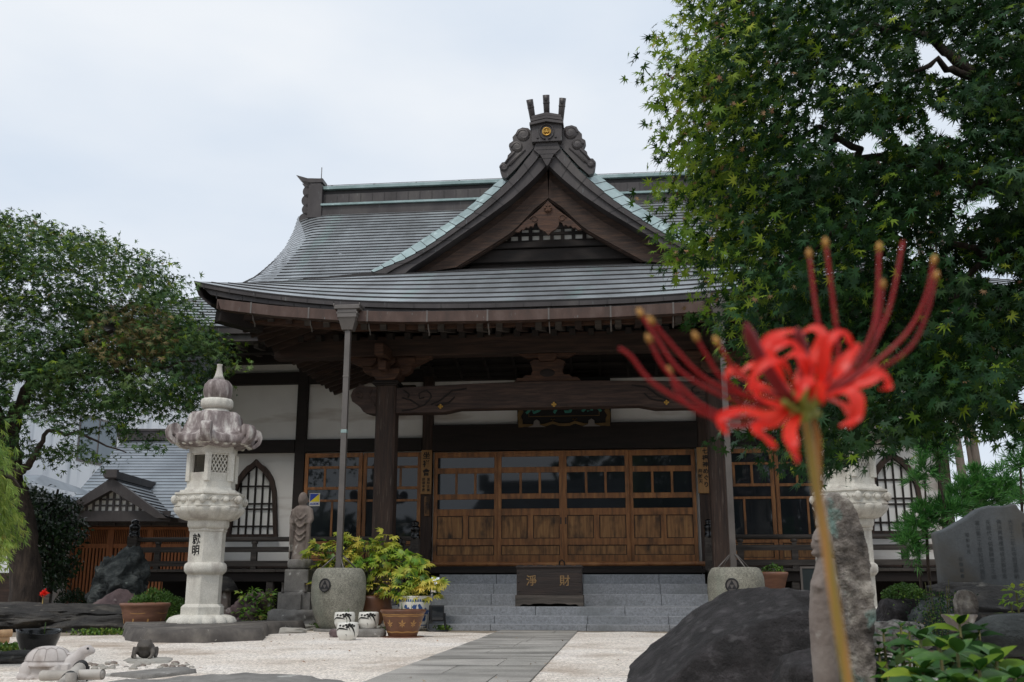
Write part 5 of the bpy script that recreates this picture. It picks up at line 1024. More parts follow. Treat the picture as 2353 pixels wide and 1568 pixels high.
# carved standing stone seen from the side
cs = thing('carved_stone', 'tall rough stone carved with a robed figure facing left behind the red flower', 'statue', (lambda p: (p.x, 3.7, 0))(at(1935, 1400, 3.7)))
zz = lambda v: at(1935, v, 3.7).z; xx = lambda u, v: at(u, v, 3.7).x-at(1935, 1400, 3.7).x
m = MB(); O = [(1895, 1620), (1900, 1400), (1900, 1290), (1898, 1200), (1892, 1152), (1902, 1137), (1918, 1136), (1945, 1150), (1962, 1170), (1972, 1205), (1985, 1250), (1993, 1300), (2000, 1370), (2003, 1430), (2000, 1500), (2008, 1580), (2012, 1640)]
m.prism([(xx(u, v), zz(v)) for u, v in O][::-1], -.04, .14); o = m.obj('stone_slab', lichen_stone, cs, fix=True); remesh(o, .006, 1, (.028, .04))
m = MB(); hd = (xx(1880, 1248), -.03, zz(1250))
m.ball(hd, (.036, .045, .058), 0, 20, 14); m.ball((hd[0]-.034, hd[1], hd[2]-.008), (.009, .008, .014)); m.ball((hd[0]-.026, hd[1], hd[2]-.036), (.016, .016, .012)); m.tube([(hd[0]-.034, hd[1]-.02, hd[2]+.01), (hd[0]-.028, hd[1]-.034, hd[2]+.008)], .004, 5)
m.tube([(hd[0]+.01, -.03, hd[2]-.05), (xx(1886, 1310), -.03, zz(1310)), (xx(1885, 1345), -.03, zz(1345)), (xx(1882, 1420), -.03, zz(1420)), (xx(1884, 1500), -.03, zz(1500)), (xx(1890, 1575), -.03, zz(1575)), (xx(1890, 1640), -.03, zz(1640))], [.03, .036, .05, .05, .045, .043, .05], 16)
m.tube([(xx(1882, 1330), -.05, zz(1325)), (xx(1868, 1360), -.055, zz(1350)), (xx(1866, 1372), -.04, zz(1375)), (xx(1874, 1365), -.02, zz(1362))], [.026, .026, .022, .018], 10)
for f in range(4): m.tube([(xx(1870, 1350)+.004*f, -.055+.012*f, zz(1352)), (xx(1864, 1345)+.003*f, -.05+.012*f, zz(1340))], .006, 6)
m.xf(Matrix.Translation((-.008, -.05, 0)))
o = m.obj('figure', stone_statue, cs, fix=True); remesh(o, .0045, 1, (.004, .02))
m = MB(); m.box(-.14, .16, -.14, .2, -.02, .08); m.obj('stone_foot', lichen_stone, cs, bevel=.03)
text('carved_lettering', '文化二乙丑天月日', .02, groove, cs, Matrix.Translation((xx(1928, 1350), -.052, zz(1370))) @ FACE, .001, gap=1.25)
# inscribed slab stone
sp_ = at(2215, 1262, 10.2); stl = thing('inscribed_stone', 'big slate grey slab stone engraved with columns of characters', 'stone monument', (sp_.x, 10.2, 0), R(-4)); zz = lambda v: at(2215, v, 10.2).z; xx = lambda u, v: at(u, v, 10.2).x-sp_.x
O = [(2166, 1366), (2160, 1313), (2155, 1280), (2146, 1224), (2167, 1217), (2206, 1197), (2239, 1174), (2263, 1164), (2297, 1164), (2326, 1160), (2333, 1173), (2356, 1188), (2390, 1203), (2402, 1230), (2406, 1290), (2400, 1368)]
O = rs([(xx(u, v), zz(v)+.004*math.sin(u)) for u, v in O], 90); m = MB(); m.prism([(x+.006*noise.noise(Vector((x*8, z*8, 0))), z+.006*noise.noise(Vector((x*8, z*8, 5)))) for x, z in O][::-1], -.06, .1); m.obj('slab', stele_stone, stl, bevel=.02, fix=True)
eng = mat('engraved_shadow_grey', ['#424648', '#4d5154'], 8, .9)
for i, (u, v, wr) in enumerate(((2320, 1263, '大正十二年此寺開基奉納'), (2294, 1263, '佛法興隆檀信徒安泰祈念'), (2270, 1264, '先祖代々供養碑建立之由'), (2246, 1265, '當山第二十世和尚代謹記'), (2350, 1270, '奉納記念碑建立由来略記'), (2219, 1250, '昭和年月'), (2205, 1305, '住職謹書'))):
    text('engraved_lettering', wr, .05 if len(wr) > 5 else .042, eng, stl, onwall(xx(u, v), -.0615, zz(v)), .001, gap=1.05 if len(wr) > 5 else 1.3)
rk(2285, 1395, 9.9, (.64, .4, .2), rock_dark, 51, 'long dark rock carrying the inscribed slab', amp=.25, flat=.9, sub=5, strata=3, z=.26, box=4, facets=8)
rk(2285, 1450, 9.8, (.66, .4, .24), rock_dark, 57, 'dark footing rock beneath the slab rock', amp=.2, flat=.8, box=5)
rk(2075, 1400, 10.2, (.24, .2, .17), rock_black, 61, 'dark square rock below the clipped shrub', amp=.2, flat=.9, z=.18, box=6)
rk(2150, 1405, 9.4, (.19, .18, .18), rock_blue, 63, 'jagged grey rock beside the small trailing plant', amp=.4, flat=.9, z=.15)
rk(2055, 1436, 9.0, (.3, .25, .14), lichen_stone, 67, 'pale lichened rock behind the hydrangeas', amp=.3, flat=.8, z=.08)
rk(2330, 1470, 4.2, (.17, .14, .085), rock_blue, 71, 'smooth grey stone at the right edge', amp=.12, freq=.8, flat=1, z=.36)
rk(2345, 1530, 4.3, (.15, .14, .2), rock_purple, 73, 'brown rock propping the smooth grey stone', amp=.2, flat=.9)
# little carved stone, shallow bowls
sb = thing('small_carved_stone', 'small rounded stone carved with a seated figure above the bowls', 'statue', (lambda p: (p.x, 6.9, 0))(at(2219, 1385, 6.9))); zz = lambda v: at(2219, v, 6.9).z
m = MB(); w2 = 24*6.9/F; m.prism([(x*w2, zz(1412)+(zz(1355)-zz(1412))*z) for x, z in ((-1, 0), (-1, .55), (-.85, .78), (-.5, .95), (0, 1), (.5, .95), (.85, .78), (1, .55), (1, 0))][::-1], -.03, .03); m.ball((0, -.03, zz(1378)), (.02, .02, .024)); m.ball((0, -.03, zz(1395)), (.036, .022, .035)); m.ball((0, -.035, zz(1406)), (.05, .022, .02)); o = m.obj('carving', lichen_stone, sb, fix=True); remesh(o, .005, 2, (.005, .02))
m = MB(); m.box(-.09, .09, -.07, .07, 0, zz(1411)); m.obj('carving_base', rock_dark, sb, bevel=.02)
for u, Y, v, r_, lab in ((2204, 6.0, 1412, .098, 'shallow brown grey bowl in front of the small carved stone'), (2291, 6.1, 1409, .1, 'mossy shallow dark bowl beside the small carved stone')):
    p = at(u, v, Y); t = thing('stone_bowl', lab, 'bowl', (p.x, Y, 0), 0, 'shallow bowls on the dark rock'); m = MB(); zt = p.z
    m.lathe(rs([(r_*.5, zt-.1), (r_*.55, zt-.095), (r_*.9, zt-.02), (r_, zt-.012), (r_*1.01, zt), (r_*.95, zt+.002), (r_*.85, zt-.02), (.005, zt-.04)], 24), 36); m.obj('bowl_body', stone_statue if u < 2250 else rock_dark, t)
    m = MB(); m.lathe([(r_*.6, 0), (r_*.62, zt-.1), (r_*.3, zt-.1)], 16); m.obj('bowl_stand', rock_dark, t)
    if u > 2250: rock('bowl_stone', (0, 0, zt-.03), (r_*.7, r_*.4, .02), moss, 3, .2, 1.5, 3, .6, parent=t)
# pot plant and dark board by the veranda on the right
nbp = W(3.35, -2.4); t = pot('clay_pot', 'small brown clay pot with green sprouts right of the right jar', 'plant pot', 0, 0, rs([(.13, .5), (.2, .75), (.22, .8), (.22, .84), (.19, .84), (.17, .78), (.02, .76)], 20), clay_red, loc=(nbp.x, nbp.y), z=0)
m = MB(); m.lathe([(.16, 0), (.16, .5), (.1, .5)], 16); m.obj('pot_stand', stone_grey, t); dome('sprouts', (.16, .16, .12), 130, leaf_shrub, .05, parent=t, loc=(0, 0, .82))
bq = W(4.3, -2.3); t = thing('notice_board', 'dark chalkboard with faint writing below the right veranda', 'board', (bq.x, bq.y, 0), -YAW); m = MB(); zc = pl(1830, 1325, -2.3)[1]; m.box(-.5, .5, 0, .03, zc-.22, zc+.12); m.obj('board_panel', mat('chalkboard_green', ['#182224', '#202b2d'], 5, .6), t); m = MB(); m.box(-.53, .53, -.01, .035, zc+.12, zc+.15); m.box(-.53, -.5, -.01, .035, .0, zc+.12); m.box(.5, .53, -.01, .035, 0, zc+.12); m.obj('board_frame', steel, t)
text('board_lettering', '今月の教え\n心静かに坐る\n合掌', .06, steel, t, onwall(-.02, -.002, zc-.03), .001, False)
# ---------------------------------------------------------------- neighbouring buildings on the left
an = thing('annex_house', 'low annex with grey sheet roof, small gable and orange lattice doors', 'building', (0, 0, 0)); Y1 = 25.0
ax = lambda u, v, Y: (at(u, v, Y).x, at(u, v, Y).z)
m = MB(); xe0, ze = ax(125, 1192, 24.2); xe1 = ax(700, 1192, 24.2)[0]; xr0, zr = ax(283, 1012, 28.5); rowsA = 26
for i in range(rowsA):
    f0, f1 = i/rowsA, (i+1)/rowsA; P = lambda f, dz: [(xe0+(xr0-xe0)*f+(xe1-xe0-(xr0-xe0)*f)*t, 24.2+4.3*f, ze+(zr-ze)*f+dz) for t in np.linspace(0, 1, 10)]
    m.grid([P(f0, .014), P(f1, 0)]); m.grid([P(f0, 0), P(f0, .014)], 1)
m.add([(xe0, 24.2, ze), (xr0, 28.5, zr), (xr0, 29.5, zr), (xe0, 33, ze)], [(3, 2, 1, 0)]); m.add([(xr0, 28.5, zr), (xe1, 28.5, zr), (xe1, 33, ze), (xe0, 33, ze)], [(0, 1, 2, 3)]); m.obj('annex_roof', [slate_roof, copper_edge], an)
m = MB(); m.box(xr0-.1, xe1, 28.35, 28.75, zr-.02, zr+.24); m.box(xr0-.16, xe1, 28.3, 28.8, zr+.24, zr+.3); m.obj('annex_ridge', copper_brown, an)
m = MB(); m.box(xe0+.05, xe1, 24.15, 24.25, ze-.1, ze-.0); m.box(xe0+.3, xe1, 24.3, 24.9, ze-.16, ze-.1)
for k in range(14): m.box(xe0+.5+.42*k, xe0+.6+.42*k, 24.25, 24.6, ze-.15, ze-.08)
m.obj('annex_eave', copper_brown, an)
m = MB(); m.box(xe0+.55, xe1, Y1, Y1+.2, 0, ze); m.box(xe0+.55, xe0+.75, Y1, 32, 0, ze); m.obj('annex_wall', plaster, an)
xd0, xd1 = ax(160, 1300, Y1)[0], ax(432, 1300, Y1)[0]; zd = ax(300, 1212, Y1)[1]
for a, b in zip(np.linspace(xd0, xd1, 4)[:-1], np.linspace(xd0, xd1, 4)[1:]):
    m = MB(); m.box(a, b, Y1-.06, Y1-.02, zd-.06, zd); m.box(a, b, Y1-.06, Y1-.02, zd-.5, zd-.4); m.box(a, a+.08, Y1-.07, Y1-.02, 0, zd); m.box(b-.08, b, Y1-.07, Y1-.02, 0, zd); m.box(a, b, Y1-.06, Y1-.02, 0, .15)
    for k in range(9): x = a+.12+(b-a-.2)*k/9; m.box(x, x+.05, Y1-.05, Y1-.02, .15, zd-.5)
    for k in range(18): x = a+.1+(b-a-.18)*k/18; m.box(x, x+.02, Y1-.05, Y1-.02, zd-.4, zd-.06)
    d = m.obj('lattice_door', lattice_orange, an); m = MB(); m.box(a+.08, b-.08, Y1-.012, Y1-.005, .15, zd-.06); m.obj('door_backing', wood_black, d)
xa, za = ax(272, 1104, 23.4); xl_, zl = ax(150, 1160, 23.4); xr_, zr_ = ax(402, 1172, 23.4); m = MB(); hw = (xr_-xl_)/2*1.06; xa = ax(258, 1100, 23.4)[0]; za = ax(258, 1097, 23.4)[1]; zl = ze-.02
for s in (-1, 1):
    for i in range(10):
        f0, f1 = i/10, (i+1)/10; P = lambda f, y, dz: (xa+s*hw*(1-f), y, zl+(za-zl)*(f**1.15)+dz)
        m.add([P(f0, 23.4, .03), P(f0, 28, .03), P(f1, 28, 0), P(f1, 23.4, 0)], [(0, 1, 2, 3)[::s]]); m.add([P(f0, 23.4, 0), P(f0, 28, 0), P(f0, 28, .03), P(f0, 23.4, .03)], [(0, 1, 2, 3)[::s]], 1)
m.obj('entrance_roof', [slate_roof, copper_edge], an, fix=False)
m = MB(); m.prism([(xa-hw, zl-.02), (xa, za), (xa+hw, zl-.02), (xa+hw-.25, zl-.02), (xa, za-.3), (xa-hw+.25, zl-.02)], 23.38, 23.6); m.obj('entrance_barge', copper_brown, an, fix=True)
m = MB(); m.prism([(xa-hw+.3, zl), (xa, za-.25), (xa+hw-.3, zl)], 23.64, 23.7); eb = m.obj('entrance_gable_panel', paper, an, fix=True)
m = MB(); m.box(xa-hw, xa+hw, 23.58, 23.63, zl-.08, zl+.16)
for k in range(9): x = xa-.62+.155*k; m.box(x-.025, x+.025, 23.6, 23.635, zl+.1, zl+.1+max(.08, (1-abs(x-xa)/hw)*(za-zl)-.3))
for z in (.26, .4): m.box(xa-.75+z, xa+.75-z, 23.605, 23.63, zl+z, zl+z+.04)
m.obj('entrance_lattice', copper_brown, eb); m = MB(); m.box(xa-.13, xa+.13, 23.3, 27.6, za-.04, za+.13); m.box(xa-.15, xa+.15, 23.26, 23.38, za-.02, za+.17); m.obj('entrance_ridge', copper_brown, an)
wh = thing('white_building', 'tall plain white building with one small window behind the annex', 'building', (0, 0, 0))
dv = Vector((.16, 1, 0)); p0 = Vector((-14.2, 27.2, 0)); p1 = p0+dv*14; sd_ = Vector((-8, 1.3, 0)); m = MB(); zt = 8.6
m.add([p+Vector((0, 0, z)) for z in (0, zt) for p in (p0, p1, p1+sd_, p0+sd_)], [(4, 5, 6, 7), (0, 1, 5, 4), (1, 2, 6, 5), (2, 3, 7, 6), (3, 0, 4, 7)]); m.obj('wall', house_white, wh, fix=True)
m = MB(); c = p0+dv*4.0; n_ = Vector((1, -.16, 0)).normalized()
for a, b, z0, z1, o, k in ((0, 2.2, 4.4, 5.9, .02, 0), (.08, 1.04, 4.48, 5.82, .03, 1), (1.14, 2.12, 4.48, 5.82, .03, 1)): m.add([c+dv*a+n_*o+Vector((0, 0, z0)), c+dv*b+n_*o+Vector((0, 0, z0)), c+dv*b+n_*o+Vector((0, 0, z1)), c+dv*a+n_*o+Vector((0, 0, z1))], [(0, 1, 2, 3)], k)
m.obj('window', [steel, mat('grey_blue_window_glass', ['#56646c', '#6a7880'], 1, .1, spec=.8)], wh, fix=True)
nh = thing('neighbour_house', 'small house corner with grey roof behind the maple trunk', 'building', (0, 0, 0)); m = MB(); q = at(78, 1112, 22); m.box(q.x-5, q.x-.35, 22.4, 27, .0, q.z-.05); m.obj('wall', house_white, nh)
m = MB(); m.add([(q.x-5, 21.9, q.z), (q.x, 21.9, q.z), (q.x-.4, 23.2, q.z+.32), (q.x-5, 23.2, q.z+.32), (q.x-5, 21.9, q.z-.1), (q.x, 21.9, q.z-.1), (q.x, 27, q.z)], [(0, 1, 2, 3), (4, 5, 1, 0), (1, 6, 2)]); m.obj('roof', slate_roof, nh, fix=True); m = MB(); m.box(q.x-5, q.x-.3, 22.2, 22.38, 0, .9); m.obj('wall_boards', wood_h, nh)
# ---------------------------------------------------------------- trees
def sample(n, poly, holes, Y0, Y1, ybias=1.0):
    out = []; us = [p[0] for p in poly]; vs = [p[1] for p in poly]
    while sum(len(o) for o in out) < n:
        k = n; u = rng.uniform(min(us), max(us), k); v = rng.uniform(min(vs), max(vs), k); Y = Y0+(Y1-Y0)*rng.random(k)**ybias
        ok = inpoly(u, v, poly)
        for h in holes: ok &= ~inpoly(u, v, h)
        a, b = (u-CX)/F, (CY-v)/F; ry, rz = c_-b*s_, s_+b*c_; kk = Y/ry; P = np.stack([a*kk, Y, H+rz*kk], 1)
        out.append(P[ok])
    return np.concatenate(out)[:n]
def limb(mb, pts, r0, r1, wig=.04):
    P = [Vector(p) for p in pts]; Q = []
    for i in range(len(P)-1):
        for j in range(4): q = P[i].lerp(P[i+1], j/4); Q.append(q+Vector((rag.uniform(-wig, wig), rag.uniform(-wig, wig), rag.uniform(-wig, wig)))*(1 if i or j else 0))
    Q.append(P[-1]); mb.tube(Q, list(np.linspace(r0, r1, len(Q))), 9)
def crown(name, Cn, per, rad, size, tm, mats, pick, parent, centre, flat=.4, droop=.5, holes=None, face=.6):
    n = len(Cn); P = np.repeat(Cn, per, 0); out = unit(P-np.array(centre)); k = len(P)
    D = unit(rnd(k))*rng.random((k, 1))**.5*rad*np.array([1, 1, flat]); tilt = np.repeat(rnd(n, .22), per, 0); D[:, 2] += D[:, 0]*tilt[:, 0]+D[:, 1]*tilt[:, 1]
    T = out*[.7, .7, .1]+rnd(k, .5)-[0, 0, droop]; Nn = np.array([0, 0, .55])+rnd(k, .45)+out*face; Pp = P+D
    if holes is not None:
        u, v = proj(Pp); ok = np.ones(k, bool)
        for h in holes: ok &= ~inpoly(u, v, h)
        Pp, T, Nn = Pp[ok], T[ok], Nn[ok]; k = len(Pp)
    mi = pick(Pp); return leaves(name, Pp, T, Nn, size*(.7+.55*rng.random(k))*np.where(mi == 3, .5, 1), tm, mats, mi, parent)
# right maple
RP = [(1590, -120), (1600, 30), (1585, 80), (1560, 155), (1580, 210), (1565, 290), (1580, 380), (1562, 440), (1585, 560), (1610, 640), (1655, 690), (1735, 755), (1755, 860), (1745, 960), (1770, 1000), (1850, 1050), (1930, 1070), (1990, 1050), (2060, 1015), (2130, 985), (2200, 985), (2260, 945), (2300, 985), (2380, 970), (2700, 960), (2700, -120)]
RH = [[(2100, 80), (2150, 100), (2235, 150), (2225, 185), (2150, 175), (2110, 150)], [(1915, 305), (1965, 325), (2010, 300), (2045, 345), (1990, 362), (1925, 345)], [(2125, 235), (2210, 280), (2205, 320), (2140, 310)], [(2050, 285), (2110, 320), (2125, 345), (2070, 330)], [(1860, 245), (1900, 250), (1895, 275), (1862, 272)], [(2210, 470), (2290, 440), (2300, 470), (2230, 500)], [(2240, 615), (2310, 625), (2353, 640), (2300, 660)], [(2140, 375), (2175, 360), (2165, 395)], [(2330, 900), (2400, 880), (2400, 930), (2335, 930)]]
mr = thing('maple_tree', 'huge dark green maple filling the upper right with drooping star leaves', 'tree', (4.6, 6.3, 0))
C1 = np.concatenate([sample(820, RP, RH, 5.0, 7.2, .9), np.array([at(u, v, y) for u, v, y in ((1530, 150, 6.2), (1560, 300, 6), (1550, 430, 6.1), (1660, 740, 5.9), (1730, 1000, 5.8))])]); loc = np.array([4.6, 6.3, 0])
def pickR(P):
    u, v = proj(P+0); e = np.clip((1830-u)/270, 0, 1)*np.clip((900-v)/300, .3, 1); r = rng.random(len(P)); o = np.where(r < .07+.6*e, 2, np.where(r < .55, 1, 0)); o = np.where(rng.random(len(P)) < .01+.1*e, 3, o); return o
MR = [leaf_maple, leaf_maple_b, leaf_lime, leaf_dry]
cR = crown('crown', C1, 54, .32, .058, MAPLE, MR, pickR, None, (4.4, 6.4, 3.6), holes=RH); cR.parent = mr; cR.matrix_parent_inverse = Matrix.Translation(-Vector(loc))
C2 = sample(290, [(1610, -120), (1610, 300), (1620, 600), (1740, 720), (1760, 940), (1870, 1010), (2700, 930), (2700, -120)], RH, 6.6, 8.2); cR2 = crown('inner_crown', C2, 46, .36, .065, MAPLE5, [leaf_maple, leaf_maple_b, leaf_lime], lambda P: np.where(rng.random(len(P)) < .15, 2, np.where(rng.random(len(P)) < .4, 1, 0)), None, (4.4, 6.4, 3.6), holes=RH); cR2.parent = mr; cR2.matrix_parent_inverse = Matrix.Translation(-Vector(loc))
m = MB(); A_ = lambda u, v, Y: at(u, v, Y)-Vector(loc)
limb(m, [(0, 0, -.1), (.05, 0, 1.2), (-.15, 0, 2.2)], .2, .16)
limb(m, [(-.15, 0, 2.2), A_(2420, 700, 6.3), A_(2353, 610, 6.3), A_(2290, 570, 6.2), A_(2190, 560, 6.1)], .05, .018)
limb(m, [(-.15, 0, 2.2), A_(2400, 460, 6.4), A_(2250, 420, 6.4), A_(2180, 400, 6.4), A_(2090, 378, 6.3), A_(2000, 360, 6.3), A_(1930, 325, 6.2), A_(1880, 300, 6.2), A_(1760, 330, 6.1)], .055, .012)
limb(m, [A_(2180, 400, 6.4), A_(2130, 350, 6.3), A_(2070, 340, 6.3), A_(2020, 285, 6.3), A_(2000, 250, 6.3)], .028, .01)
limb(m, [A_(2400, 460, 6.4), A_(2330, 280, 6.5), A_(2240, 180, 6.5), A_(2140, 80, 6.5), A_(2000, 60, 6.4), A_(1800, 90, 6.3)], .06, .012)
limb(m, [A_(2240, 180, 6.5), A_(2150, 150, 6.4), A_(2080, 175, 6.3)], .03, .012); limb(m, [(-.15, 0, 2.2), A_(2500, 100, 6.6), A_(2380, -60, 6.8)], .08, .03)
limb(m, [A_(2290, 570, 6.2), A_(2200, 680, 6.0), A_(2050, 820, 5.8), A_(1900, 930, 5.7)], .022, .007); limb(m, [A_(2090, 378, 6.3), A_(1950, 520, 6.0), A_(1800, 640, 5.9), A_(1740, 720, 5.9)], .022, .006); limb(m, [(-.1, 0, 1.9), A_(2450, 900, 6.0), A_(2350, 940, 5.8), A_(2200, 950, 5.6)], .035, .008)
m.obj('trunk', bark, mr)
# left maple
LP = [(-160, 470), (0, 502), (60, 505), (125, 520), (170, 545), (220, 552), (262, 568), (300, 572), (330, 598), (352, 622), (395, 640), (430, 672), (452, 700), (487, 745), (512, 778), (530, 800), (540, 830), (510, 870), (480, 910), (470, 955), (430, 985), (405, 1020), (372, 1045), (352, 1030), (330, 1000), (295, 1010), (270, 1060), (225, 1062), (160, 1068), (140, 1040), (110, 1070), (60, 1060), (0, 1040), (-160, 1040)]
LH = [[(205, 1005), (240, 985), (250, 1020), (225, 1045)], [(60, 960), (140, 1000), (130, 1030), (70, 1010)], [(230, 740), (265, 735), (262, 770), (240, 765)], [(300, 980), (350, 960), (380, 985), (330, 1000)], [(25, 880), (60, 870), (55, 930), (35, 935)], [(170, 980), (200, 960), (260, 965), (200, 985)], [(92, 702), (115, 698), (112, 716), (96, 714)]]
ml = thing('maple_tree', 'broad dark green maple on the left reaching toward the temple eave', 'tree', (-7.9, 16.3, 0)); locL = Vector((-7.9, 16.3, 0))
C3 = sample(1000, LP, LH, 14.9, 17.6)
# thin the lower fringe
uu, vv = proj(C3); keep = (rng.random(len(C3)) < np.where(vv > 930, .42, 1.0)); C3 = C3[keep]
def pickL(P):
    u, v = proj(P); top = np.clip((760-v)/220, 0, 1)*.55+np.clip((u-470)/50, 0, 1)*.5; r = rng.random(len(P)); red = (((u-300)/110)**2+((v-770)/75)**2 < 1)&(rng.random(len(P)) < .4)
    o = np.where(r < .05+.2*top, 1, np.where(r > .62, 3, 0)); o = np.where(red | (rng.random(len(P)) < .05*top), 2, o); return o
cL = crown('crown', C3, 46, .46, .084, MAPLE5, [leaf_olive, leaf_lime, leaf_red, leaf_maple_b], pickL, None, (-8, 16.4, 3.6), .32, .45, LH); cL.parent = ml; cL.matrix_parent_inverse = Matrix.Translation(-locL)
m = MB(); A_ = lambda u, v, Y: at(u, v, Y)-locL
limb(m, [A_(58, 1440, 16.3), A_(62, 1330, 16.3), A_(50, 1200, 16.3), A_(28, 1110, 16.3), A_(20, 1000, 16.3)], .27, .17, .03); m.tube([A_(58, 1440, 16.3)-Vector((0, 0, .3)), A_(58, 1380, 16.3)], [.38, .25], 12)
limb(m, [A_(15, 1080, 16.2), A_(45, 1085, 16.0), A_(68, 1068, 15.9), A_(82, 1040, 15.8), A_(110, 990, 15.7)], .085, .03, .02); limb(m, [A_(20, 1000, 16.3), A_(50, 930, 16.3), A_(70, 870, 16.3), A_(150, 800, 16.2), A_(260, 760, 16.1)], .14, .03); limb(m, [A_(20, 1000, 16.3), A_(-60, 850, 16.4), A_(-40, 700, 16.4)], .14, .05); limb(m, [A_(70, 870, 16.3), A_(180, 860, 15.9), A_(320, 850, 15.8), A_(450, 830, 15.8)], .06, .012); limb(m, [A_(150, 800, 16.2), A_(300, 700, 16.3), A_(380, 680, 16.4)], .05, .01); limb(m, [A_(110, 990, 15.7), A_(200, 1000, 15.6), A_(290, 1040, 15.5)], .03, .008)
m.obj('trunk', bark, ml)
# evergreen behind the left maple, weeping maple at the left edge
ev = thing('evergreen_tree', 'dark evergreen bush tree between the maple trunk and the annex doors', 'tree', (at(115, 1300, 18).x, 18, 0))
EP = [(45, 1125), (75, 1135), (100, 1135), (125, 1145), (145, 1150), (160, 1170), (185, 1180), (185, 1220), (160, 1250), (155, 1310), (140, 1335), (120, 1350), (80, 1330), (40, 1320)]
C4 = sample(230, EP, [], 17.3, 18.6); ce = crown('crown', C4, 26, .26, .085, OVAL, [leaf_dark], lambda P: np.zeros(len(P), int), None, (at(110, 1250, 18).x, 18, 1.5), .8, .4); ce.parent = ev; ce.matrix_parent_inverse = Matrix.Translation(-ev.location)
m = MB(); limb(m, [(0, 0, 0), (.05, 0, .8), (-.05, 0, 1.6), (0, 0, 2.3)], .08, .02); m.obj('trunk', bark, ev)
wm = thing('weeping_maple', 'yellow green weeping lace leaf maple at the left edge', 'tree', (at(-120, 1300, 8.6).x, 8.6, 0))
WP = [(-300, 985), (-40, 985), (-20, 1000), (-10, 1030), (-2, 1075), (4, 1120), (16, 1160), (28, 1185), (28, 1210), (20, 1225), (14, 1240), (18, 1255), (14, 1262), (0, 1265), (-10, 1260), (-20, 1310), (-300, 1300)]
C5 = sample(300, WP, [], 8.0, 9.3); out = unit(C5-np.array([at(-120, 1100, 8.6).x, 8.6, 1.9])); P5 = np.repeat(C5, 34, 0); k = len(P5)
P5 = P5+rnd(k, .07); T5 = np.repeat(out, 34, 0)*[.8, .8, 0]+rnd(k, .3)-[0, 0, .9]; lw = leaves('crown', P5, T5, rnd(k), .085*(.6+.6*rng.random(k)), WISP, leaf_weep); lw.parent = wm; lw.matrix_parent_inverse = Matrix.Translation(-wm.location)
m = MB(); limb(m, [(0, 0, 0), (.1, 0, .7), (-.05, 0, 1.4), (.3, -.1, 1.7), (.6, -.1, 1.4)], .07, .012); m.obj('trunk', bark, wm)
# clipped shrubs and small plants
def shrub(label, u, v, Y, r_, seed, n=5200, z=.0, size=.028, tm=OVAL, mt=leaf_shrub):
    p = at(u, v, Y); t = thing('clipped_shrub', label, 'shrub', (p.x, Y, z), 0, 'clipped round shrubs'); rng2 = None
    dome('foliage', r_, n, mt, size, tm, t, lump=.16); m = MB()
    for k in range(5): a = k*1.3; m.tube([(.03*math.cos(a), .03*math.sin(a), 0), (r_[0]*.6*math.cos(a), r_[1]*.6*math.sin(a), r_[2]*.6)], [.015, .006], 5)
    m.obj('stem', bark, t); return t
shrub('round clipped dark green shrub left of the upright rock', 170, 1380, 17.4, (.36, .34, .44), 1, z=.12, mt=leaf_dark)
shrub('round clipped green shrub behind the reddish planter', 357, 1400, 15.6, (.47, .4, .47), 2, 7500, z=.1)
shrub('small bright clipped shrub on the dark square rock', 2079, 1372, 10.2, (.215, .2, .155), 3, 2600, z=.5, size=.02)
def leafy(name, label, loc, blobs, n, tm, m_, size, group=None, cat='plant', droop=.2):
    t = thing(name, label, cat, loc, 0, group); P, T, Nn = [], [], []; m = MB()
    for (x, y, z, r_) in blobs:
        k = max(5, int(n*r_)); a = rng.random(k)*6.28; ph = rng.uniform(-.3, .9, k); D = np.stack([np.cos(a)*np.cos(ph), np.sin(a)*np.cos(ph), np.sin(ph)], 1)
        P.append(np.array([x, y, z])+D*r_*(.15+.75*rng.random((k, 1)))); T.append(D*[1, 1, .6]-[0, 0, droop]+rnd(k, .25)); Nn.append(np.array([0, -.15, 1])+rnd(k, .3)+D*.2); m.tube([(x*.2, y*.2, 0), (x*.7, y*.7, z*.6), (x, y, z)], [.01, .008, .005], 5)
    P, T, Nn = map(np.concatenate, (P, T, Nn)); leaves('foliage', P, T, Nn, size*(.65+.6*rng.random(len(P))), tm, m_, None, t); m.obj('stem', stem_green, t); return t
q = at(588, 1430, 16.0); leafy('hydrangea_bush', 'small yellowish green leafy bush between lantern and statue', (q.x, 16.0, 0), [(-.2, 0, .46, .14), (0, 0, .4, .16), (.15, 0, .42, .14), (.25, .05, .28, .14), (-.1, -.1, .25, .18), (.1, -.1, .2, .18), (-.25, 0, .2, .15), (0, -.1, .1, .16), (.2, -.1, .12, .14), (-.08, .05, .55, .08), (.2, .05, .52, .08)], 230, OVAL, leaf_small, .085)
q = at(640, 1440, 15.2)
